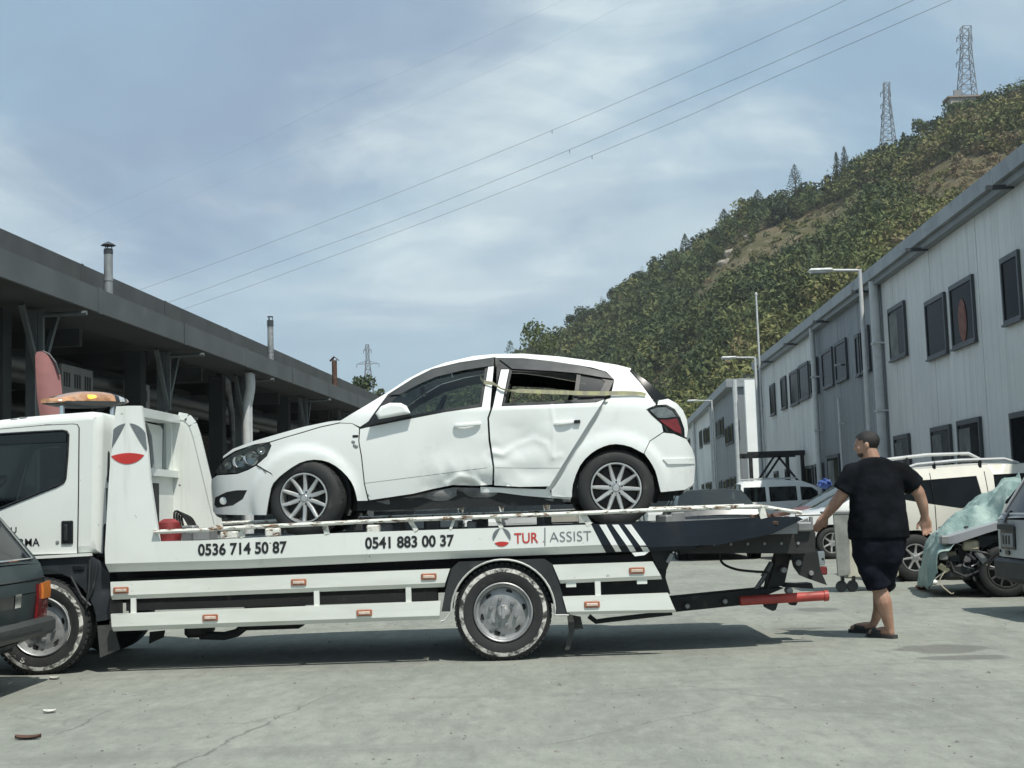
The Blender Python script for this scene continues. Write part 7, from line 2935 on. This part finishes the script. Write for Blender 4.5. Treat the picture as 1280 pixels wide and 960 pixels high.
bm = bmesh.new()
bmesh.ops.create_icosphere(bm, subdivisions=3, radius=1)
for v_ in bm.verts:
    v_.co *= 1 + .7 * noise.noise(v_.co * 2.2)
    v_.co = Vector((v_.co.x * .12 + g_.x + .02, v_.co.y * .2 + 25.75, v_.co.z * .09 + 1.47))
me = bpy.data.meshes.new('blue_bundle')
bm.to_mesh(me)
bm.free()
me.materials.append(simple('blue_plastic', (.05, .10, .32), .6, 0, .3, 8))
tag(link('blue_bundle', me), 'crumpled blue plastic bundle on the roof of the white car beside the man\'s elbow', 'bundle')

# --- workshop trolley behind the man
YO = 16.4
a, b = P(1042, 722, YO), P(1126, 722, YO)
zt = P(1050, 641, YO).z
t = thing('workshop_trolley', 'worn grey metal trolley on casters standing half hidden behind the man', 'trolley', ((a.x + b.x) / 2, YO, 0))
q = MB()
q.prism([T(1042, 641, YO), T(1061, 641, YO), T(1063, 718, YO), T(1048, 720, YO)], YO, YO + .05)
q.build('side_panel', simple('worn_zinc', (.27, .28, .26), .6, .2, .3, 4, dirt=((.14, .14, .12), .6)), t)
MB().box((a.x + .18, YO + .06, .17), (b.x, YO + .50, zt - .12), bev=.02).build('cabinet', simple('cream_sheet', (.50, .49, .40), .6, 0, .15, 3, dirt=((.25, .23, .18), .5)), t)
MB().box((a.x, YO - .01, zt - .02), (b.x + .03, YO + .55, zt + .02), bev=.008).build('top_tray', M_GREYM, t)
for x in (a.x + .13, a.x + .27, b.x - .1):
    q = MB()
    q.box((x - .02, YO + .05, .14), (x + .02, YO + .10, .2))
    q.lathe([(0, 0), (.07, .0), (.075, .02), (.07, .04), (0, .04)], 14, (x - .02, YO + .05, .075))
    q.build('caster', M_TRIM, t)
# --- litter
for (x, y, w_, d_, col, nm, lab) in ((35, 924.5, .075, .022, (.10, .05, .035), 'dry_leaf', 'curled brown dead leaf on the concrete at the lower left'),
                                   (62, 891.5, .042, .02, (.6, .6, .56), 'paper_scrap', 'white paper scrap on the concrete above the brown leaf'),
                                   (68, 849.5, .04, .02, (.42, .42, .38), 'paper_scrap', 'pale paper scrap close to the front wheel of the truck')):
    g_ = G(x, y)
    q = MB()
    n_ = 10
    vs, fs = [], []
    rn = random.Random(int(x))
    for i in range(n_ + 1):
        u = 2 * i / n_ - 1
        hw_ = d_ * (1 - u * u) ** .6 * rn.uniform(.7, 1.2) + .003
        c_ = .005 + .009 * u * u * (w_ / .07)
        vs += [(g_.x + u * w_, g_.y - hw_, c_ + .010), (g_.x + u * w_ * .96, g_.y + .3 * u * d_, c_ * .6), (g_.x + u * w_, g_.y + hw_, c_ + .016)]
    for i in range(n_):
        for k in range(2):
            fs.append((3 * i + k, 3 * i + 3 + k, 3 * i + 4 + k, 3 * i + 1 + k))
    q.add(vs, fs)
    tag(q.build(nm, simple(nm + str(int(col[0] * 100)), col, .8, 0, .3, 20), None, True), lab, 'litter')


# ------------------------------------------------------------------ the man
YP = G(1110, 798).y


def m3(px, py, dy=0.0):
    p = P(px, py, YP)
    return Vector((p.x, YP + dy, p.z))


man = thing('person', 'heavy-set man in black T-shirt and black shorts walking away in dark slippers', 'person', (m3(1110, 798).x, YP, 0))
M_SKIN = NM('tanned_skin')
v = M_SKIN.co()
M_SKIN.set(col=M_SKIN.mix(M_SKIN.ramp(M_SKIN.noise(v, 9, 4), .35, .65), (.31, .175, .12), (.40, .245, .175)), rough=.55, sss=.06)
M_CLOTH = simple('black_cotton', (.0075, .009, .0115), .95, 0, .5, 5, bump=.8, bscale=12, spec=.08)
M_HAIR = simple('black_hair', (.010, .009, .008), .6, 0, .3, 30, bump=.6, bscale=160)


def voxel(o, size, smooth_=4, fac=.5):
    r_ = o.modifiers.new('skin', 'REMESH')
    r_.mode = 'VOXEL'
    r_.voxel_size = size
    r_.use_smooth_shade = True
    s_ = o.modifiers.new('relax', 'SMOOTH')
    s_.factor = fac
    s_.iterations = smooth_
    return o


q = MB()


def limb(pts, rr, n=12):
    q.tube(spline(pts, 5), [rr[min(int(i / 5), len(rr) - 1)] + (rr[min(int(i / 5) + 1, len(rr) - 1)] - rr[min(int(i / 5), len(rr) - 1)]) * ((i % 5) / 5) for i in range((len(pts) - 1) * 5 + 1)], n)
    q.ball(pts[0], rr[0], 12, 8)
    q.ball(pts[-1], rr[-1], 12, 8)


# torso under the clothes
limb([m3(1098, 690, .03), m3(1098, 665), m3(1097, 635), m3(1095, 608), m3(1093, 590)], [.10, .13, .14, .12, .07])
# neck and head
limb([m3(1093, 586, 0), m3(1090, 574, .01), m3(1086, 561, .015)], [.088, .076, .068])
HC = m3(1083.5, 555.5, .02)
fwd = Vector((-.92, .39, -.16)).normalized()
sid = Vector((fwd.y, -fwd.x, 0)).normalized()         # towards the man's left ear ... the side turned to the camera
if sid.y > 0:
    sid = -sid
upv = fwd.cross(sid).normalized()
if upv.z < 0:
    upv = -upv
HM = Matrix((fwd, sid, upv)).transposed()


def hd(f, s_, u):
    return HC + HM @ Vector((f, s_, u))


def blob(f, s_, u, rf, rs, ru):
    q.ball(hd(f, s_, u), (rf, rs, ru), 14, 10, HM @ Matrix.Identity(3))


blob(-.012, 0, .028, .098, .078, .082)
blob(.025, 0, -.035, .072, .062, .075)
blob(.048, 0, -.075, .042, .045, .035)
blob(.082, 0, .020, .014, .045, .014)
blob(.098, 0, -.022, .017, .013, .016)
blob(.094, 0, -.005, .012, .011, .026)
blob(.080, 0, -.058, .014, .026, .010)
blob(.060, .045, -.020, .022, .018, .022)
blob(.060, -.045, -.020, .022, .018, .022)
for s_ in (1, -1):
    blob(-.012, s_ * .080, -.012, .021, .010, .033)
    blob(-.018, s_ * .086, -.010, .012, .008, .024)


def hand(w, d, side, curl, size=1.0):
    """palm, four fingers of different length and a thumb, from the wrist w along d"""
    d = d.normalized()
    pn = side.normalized()
    tv = d.cross(pn).normalized()            # towards the thumb side
    for k in range(4):
        o_ = tv * (.030 - .020 * k) * size
        q.tube([w + o_ * .6, w + d * .05 * size + o_, w + d * .088 * size + o_], [.021 * size, .019 * size, .014 * size], 8)
        ln = (.070, .078, .072, .056)[k] * size
        b0 = w + d * .086 * size + o_ * 1.08
        a1 = curl * (.8 + .15 * k)
        d1 = (d * math.cos(a1) + pn * math.sin(a1))
        d2 = (d * math.cos(a1 * 2.1) + pn * math.sin(a1 * 2.1))
        b1 = b0 + d1 * ln * .5
        b2 = b1 + d2 * ln * .5
        q.tube([b0, b1, b2], [.0115 * size, .0105 * size, .0085 * size], 8)
        q.ball(b2, .0088 * size, 8, 6)
        q.ball(b1, .0105 * size, 8, 6)
    t0 = w + d * .025 * size + tv * .028 * size
    t1 = t0 + (d * .6 + tv * .75 + pn * .2).normalized() * .042 * size
    t2 = t1 + (d * .9 + tv * .3 + pn * .35).normalized() * .036 * size
    q.tube([t0, t1, t2], [.019 * size, .014 * size, .010 * size], 8)
    q.ball(t2, .010 * size, 8, 6)


# left arm (left of picture) bent forward; right arm hanging, palm turned back
LE, LW = m3(1054, 618, .03), m3(1036, 646, .14)
limb([m3(1071, 596, 0), m3(1062, 606, .01), LE], [.062, .062, .056])
limb([LE, m3(1046, 631, .085), LW], [.056, .050, .033])
hand(LW, m3(1030, 657, .17) - LW, Vector((-.3, .9, .2)), .38, 1.05)
RE, RW = m3(1147, 616, -.03), m3(1157, 647, .02)
limb([m3(1121, 596, 0), m3(1136, 604, -.02), RE], [.062, .060, .053])
limb([RE, m3(1153, 631, -.01), RW], [.052, .047, .031])
hand(RW, m3(1160, 664, .03) - RW, Vector((-.25, -.9, .1)), .42, 1.05)
# legs: weight on the left foot, right leg swinging through behind it
limb([m3(1089, 702, .02), m3(1093, 720, .01), m3(1101, 741, .0)], [.070, .076, .060])
limb([m3(1101, 741, .0), m3(1104, 753, -.015), m3(1108, 768, -.005), m3(1112, 785, .0), m3(1113, 791, 0)], [.066, .071, .055, .038, .036])
limb([m3(1107, 702, .06), m3(1109, 720, .16), m3(1112, 741, .30)], [.068, .072, .060])
limb([m3(1112, 741, .30), m3(1113, 753, .31), m3(1113, 767, .36), m3(1111, 781, .42), m3(1109, 786, .43)], [.062, .064, .050, .036, .034])
# feet
f1d = Vector((-.55, .83, 0)).normalized()
f1 = Vector((m3(1113, 795).x, YP - .0, .035))
q.tube([f1 + Vector((0, 0, .015)), f1 + f1d * .08 + Vector((0, 0, .02)), f1 + f1d * .16, f1 + f1d * .22 - Vector((0, 0, .005))], [.038, .042, .042, .028], 10)
f2d = Vector((-.75, .66, 0)).normalized()
f2 = Vector((m3(1110, 790).x, YP + .43, .045))
q.tube([f2 + Vector((0, 0, .02)), f2 + f2d * .08 + Vector((0, 0, .015)), f2 + f2d * .16, f2 + f2d * .22 - Vector((0, 0, .012))], [.036, .040, .040, .026], 10)
voxel(q.build('body', M_SKIN.m, man, True, 180), .0065, 5)
# hair and stubble
q = MB()
rn = random.Random(8)
n, m_ = 28, 18
vs, fs, keep = [], [], []
for i in range(m_ + 1):
    th = math.pi * i / m_
    for k in range(n):
        w = 2 * math.pi * k / n
        f_, s_, u = math.sin(th) * math.cos(w), math.sin(th) * math.sin(w), math.cos(th)
        e = 1.0 + .012 * rn.random()
        vs.append(hd(-.014 + .107 * e * f_, .085 * e * s_, .026 + .092 * e * u))
        lim = .45 if f_ > .62 else (.12 if f_ > .25 else (-.30 if f_ > -.10 else -.86))
        keep.append(u > lim)
for i in range(m_):
    for k in range(n):
        f_ = (i * n + k, (i + 1) * n + k, (i + 1) * n + (k + 1) % n, i * n + (k + 1) % n)
        if all(keep[x] for x in f_):
            fs.append(f_)
q.add(vs, fs)
q.build('hair', M_HAIR, man, True)
q = MB()
M3 = HM
q.ball(hd(.034, 0, -.074), (.060, .054, .036), 14, 10, M3)
q.build('beard', simple('stubble', (.075, .048, .036), .8, 0, .5, 60), man, True)


# T-shirt
def rings(q, secs, n=28):
    vs, fs = [], []
    for (c, rx, ry) in secs:
        for k in range(n):
            w = 2 * math.pi * k / n
            vs.append(c + Vector((rx * math.copysign(abs(math.cos(w)) ** .85, math.cos(w)), ry * math.copysign(abs(math.sin(w)) ** .85, math.sin(w)), 0)))
    for i in range(len(secs) - 1):
        for k in range(n):
            fs.append((i * n + k, i * n + (k + 1) % n, (i + 1) * n + (k + 1) % n, (i + 1) * n + k))
    fs += [tuple(range(n)), tuple(range((len(secs) - 1) * n, len(secs) * n))[::-1]]
    q.add(vs, fs)


px_m = 1 / 147.0
q = MB()
rings(q, [(m3(1090.5, 571), .080, .076), (m3(1091.5, 574), .125, .094), (m3(1092.5, 578), .170, .110), (m3(1094, 583.5), .200, .120), (m3(1095, 589), .220, .136), (m3(1095.5, 600), .226, .154), (m3(1096.5, 615), .228, .165), (m3(1097, 632), .236, .178),
          (m3(1097.5, 648), .244, .186), (m3(1098, 662), .250, .190), (m3(1098.5, 673), .254, .190)])
q.tube([m3(1078, 585), m3(1068, 592, .003), m3(1058.5, 607, .015), m3(1054, 614.5, .02)], [.080, .098, .094, .094], 16)
q.tube([m3(1112, 584.5), m3(1124, 591, -.004), m3(1138, 603, -.016), m3(1144, 608.5, -.022)], [.080, .098, .092, .092], 16)
o = voxel(q.build('t_shirt', M_CLOTH, man, True, 180), .012, 6)
tx = bpy.data.textures.new('folds', 'CLOUDS')
tx.noise_scale = .20
d_ = o.modifiers.new('folds', 'DISPLACE')
d_.texture = tx
d_.strength = .05
d_.mid_level = .5
d_.texture_coords = 'LOCAL'
# shorts
q = MB()
rings(q, [(m3(1098, 664), .222, .165), (m3(1098, 680), .226, .170), (m3(1098, 693, .01), .216, .168), (m3(1098, 704, .02), .19, .16), (m3(1099, 711, .03), .14, .13)])
q.tube([m3(1086, 694, 0), m3(1089.5, 712, 0), m3(1096, 727, .0), m3(1099.5, 735.5, .0)], [.122, .120, .112, .108], 16)
q.tube([m3(1109, 694, .02), m3(1109, 712, .10), m3(1110, 727, .19), m3(1110.5, 734, .23)], [.122, .116, .106, .100], 16)
o = voxel(q.build('shorts', simple('black_shorts', (.009, .011, .017), .95, 0, .5, 5, bump=.8, bscale=12, spec=.08), man, True, 180), .012, 6)
d_ = o.modifiers.new('folds', 'DISPLACE')
d_.texture = tx
d_.strength = .05
d_.mid_level = .5
d_.texture_coords = 'LOCAL'
# slippers
M_SLIP = simple('slipper_rubber', (.035, .036, .036), .8, 0, .3, 10)
for f_, dv_, sl in ((f1, f1d, 0.0), (f2, f2d, .10)):
    q = MB()
    M_ = Matrix.Translation(Vector((f_.x, f_.y, 0))) @ Matrix.Rotation(math.atan2(dv_.y, dv_.x), 4, 'Z')
    pts = [(-.055, -.03), (-.035, -.045), (.06, -.046), (.16, -.056), (.225, -.045), (.25, 0), (.225, .045), (.16, .052), (.06, .044), (-.035, .045), (-.055, .03)]
    n = len(pts)
    vs = []
    for z in (.002, .030):
        vs += [M_ @ Vector((x, y, z + (.02 if sl and x < .05 else 0) * (z > .01 or 1))) for x, y in pts]
    fs = [tuple(range(n))[::-1], tuple(range(n, 2 * n))] + [(i, (i + 1) % n, (i + 1) % n + n, i + n) for i in range(n)]
    q.add(vs, fs)
    q.m = 0
    bandp = []
    for i in range(9):
        w = math.pi * i / 8
        bandp.append((.052 * math.cos(w), .030 + .052 * math.sin(w)))
    vs, fs = [], []
    for x in (.07, .12, .17):
        vs += [M_ @ Vector((x, y * (1 if x < .15 else .95), z)) for y, z in bandp]
    for i in range(2):
        for k in range(8):
            fs.append((i * 9 + k, i * 9 + k + 1, (i + 1) * 9 + k + 1, (i + 1) * 9 + k))
    q.add(vs, fs)
    o = q.build('slipper', M_SLIP, man, True, 40)
    so = o.modifiers.new('thick', 'SOLIDIFY')
    so.thickness = .005


# ------------------------------------------------------------------ thin summer haze
q = MB()
q.box((-930, -310, -1), (930, 1530, 240))
hm = bpy.data.materials.new('haze')
hm.use_nodes = True
ht = hm.node_tree
ht.nodes.clear()
pv = ht.nodes.new('ShaderNodeVolumePrincipled')
pv.inputs['Color'].default_value = (0.9, 0.95, 1.0, 1)
pv.inputs['Density'].default_value = 0.00016
ho = ht.nodes.new('ShaderNodeOutputMaterial')
ht.links.new(pv.outputs[0], ho.inputs['Volume'])
tag(q.build('haze', hm), kind='stuff')
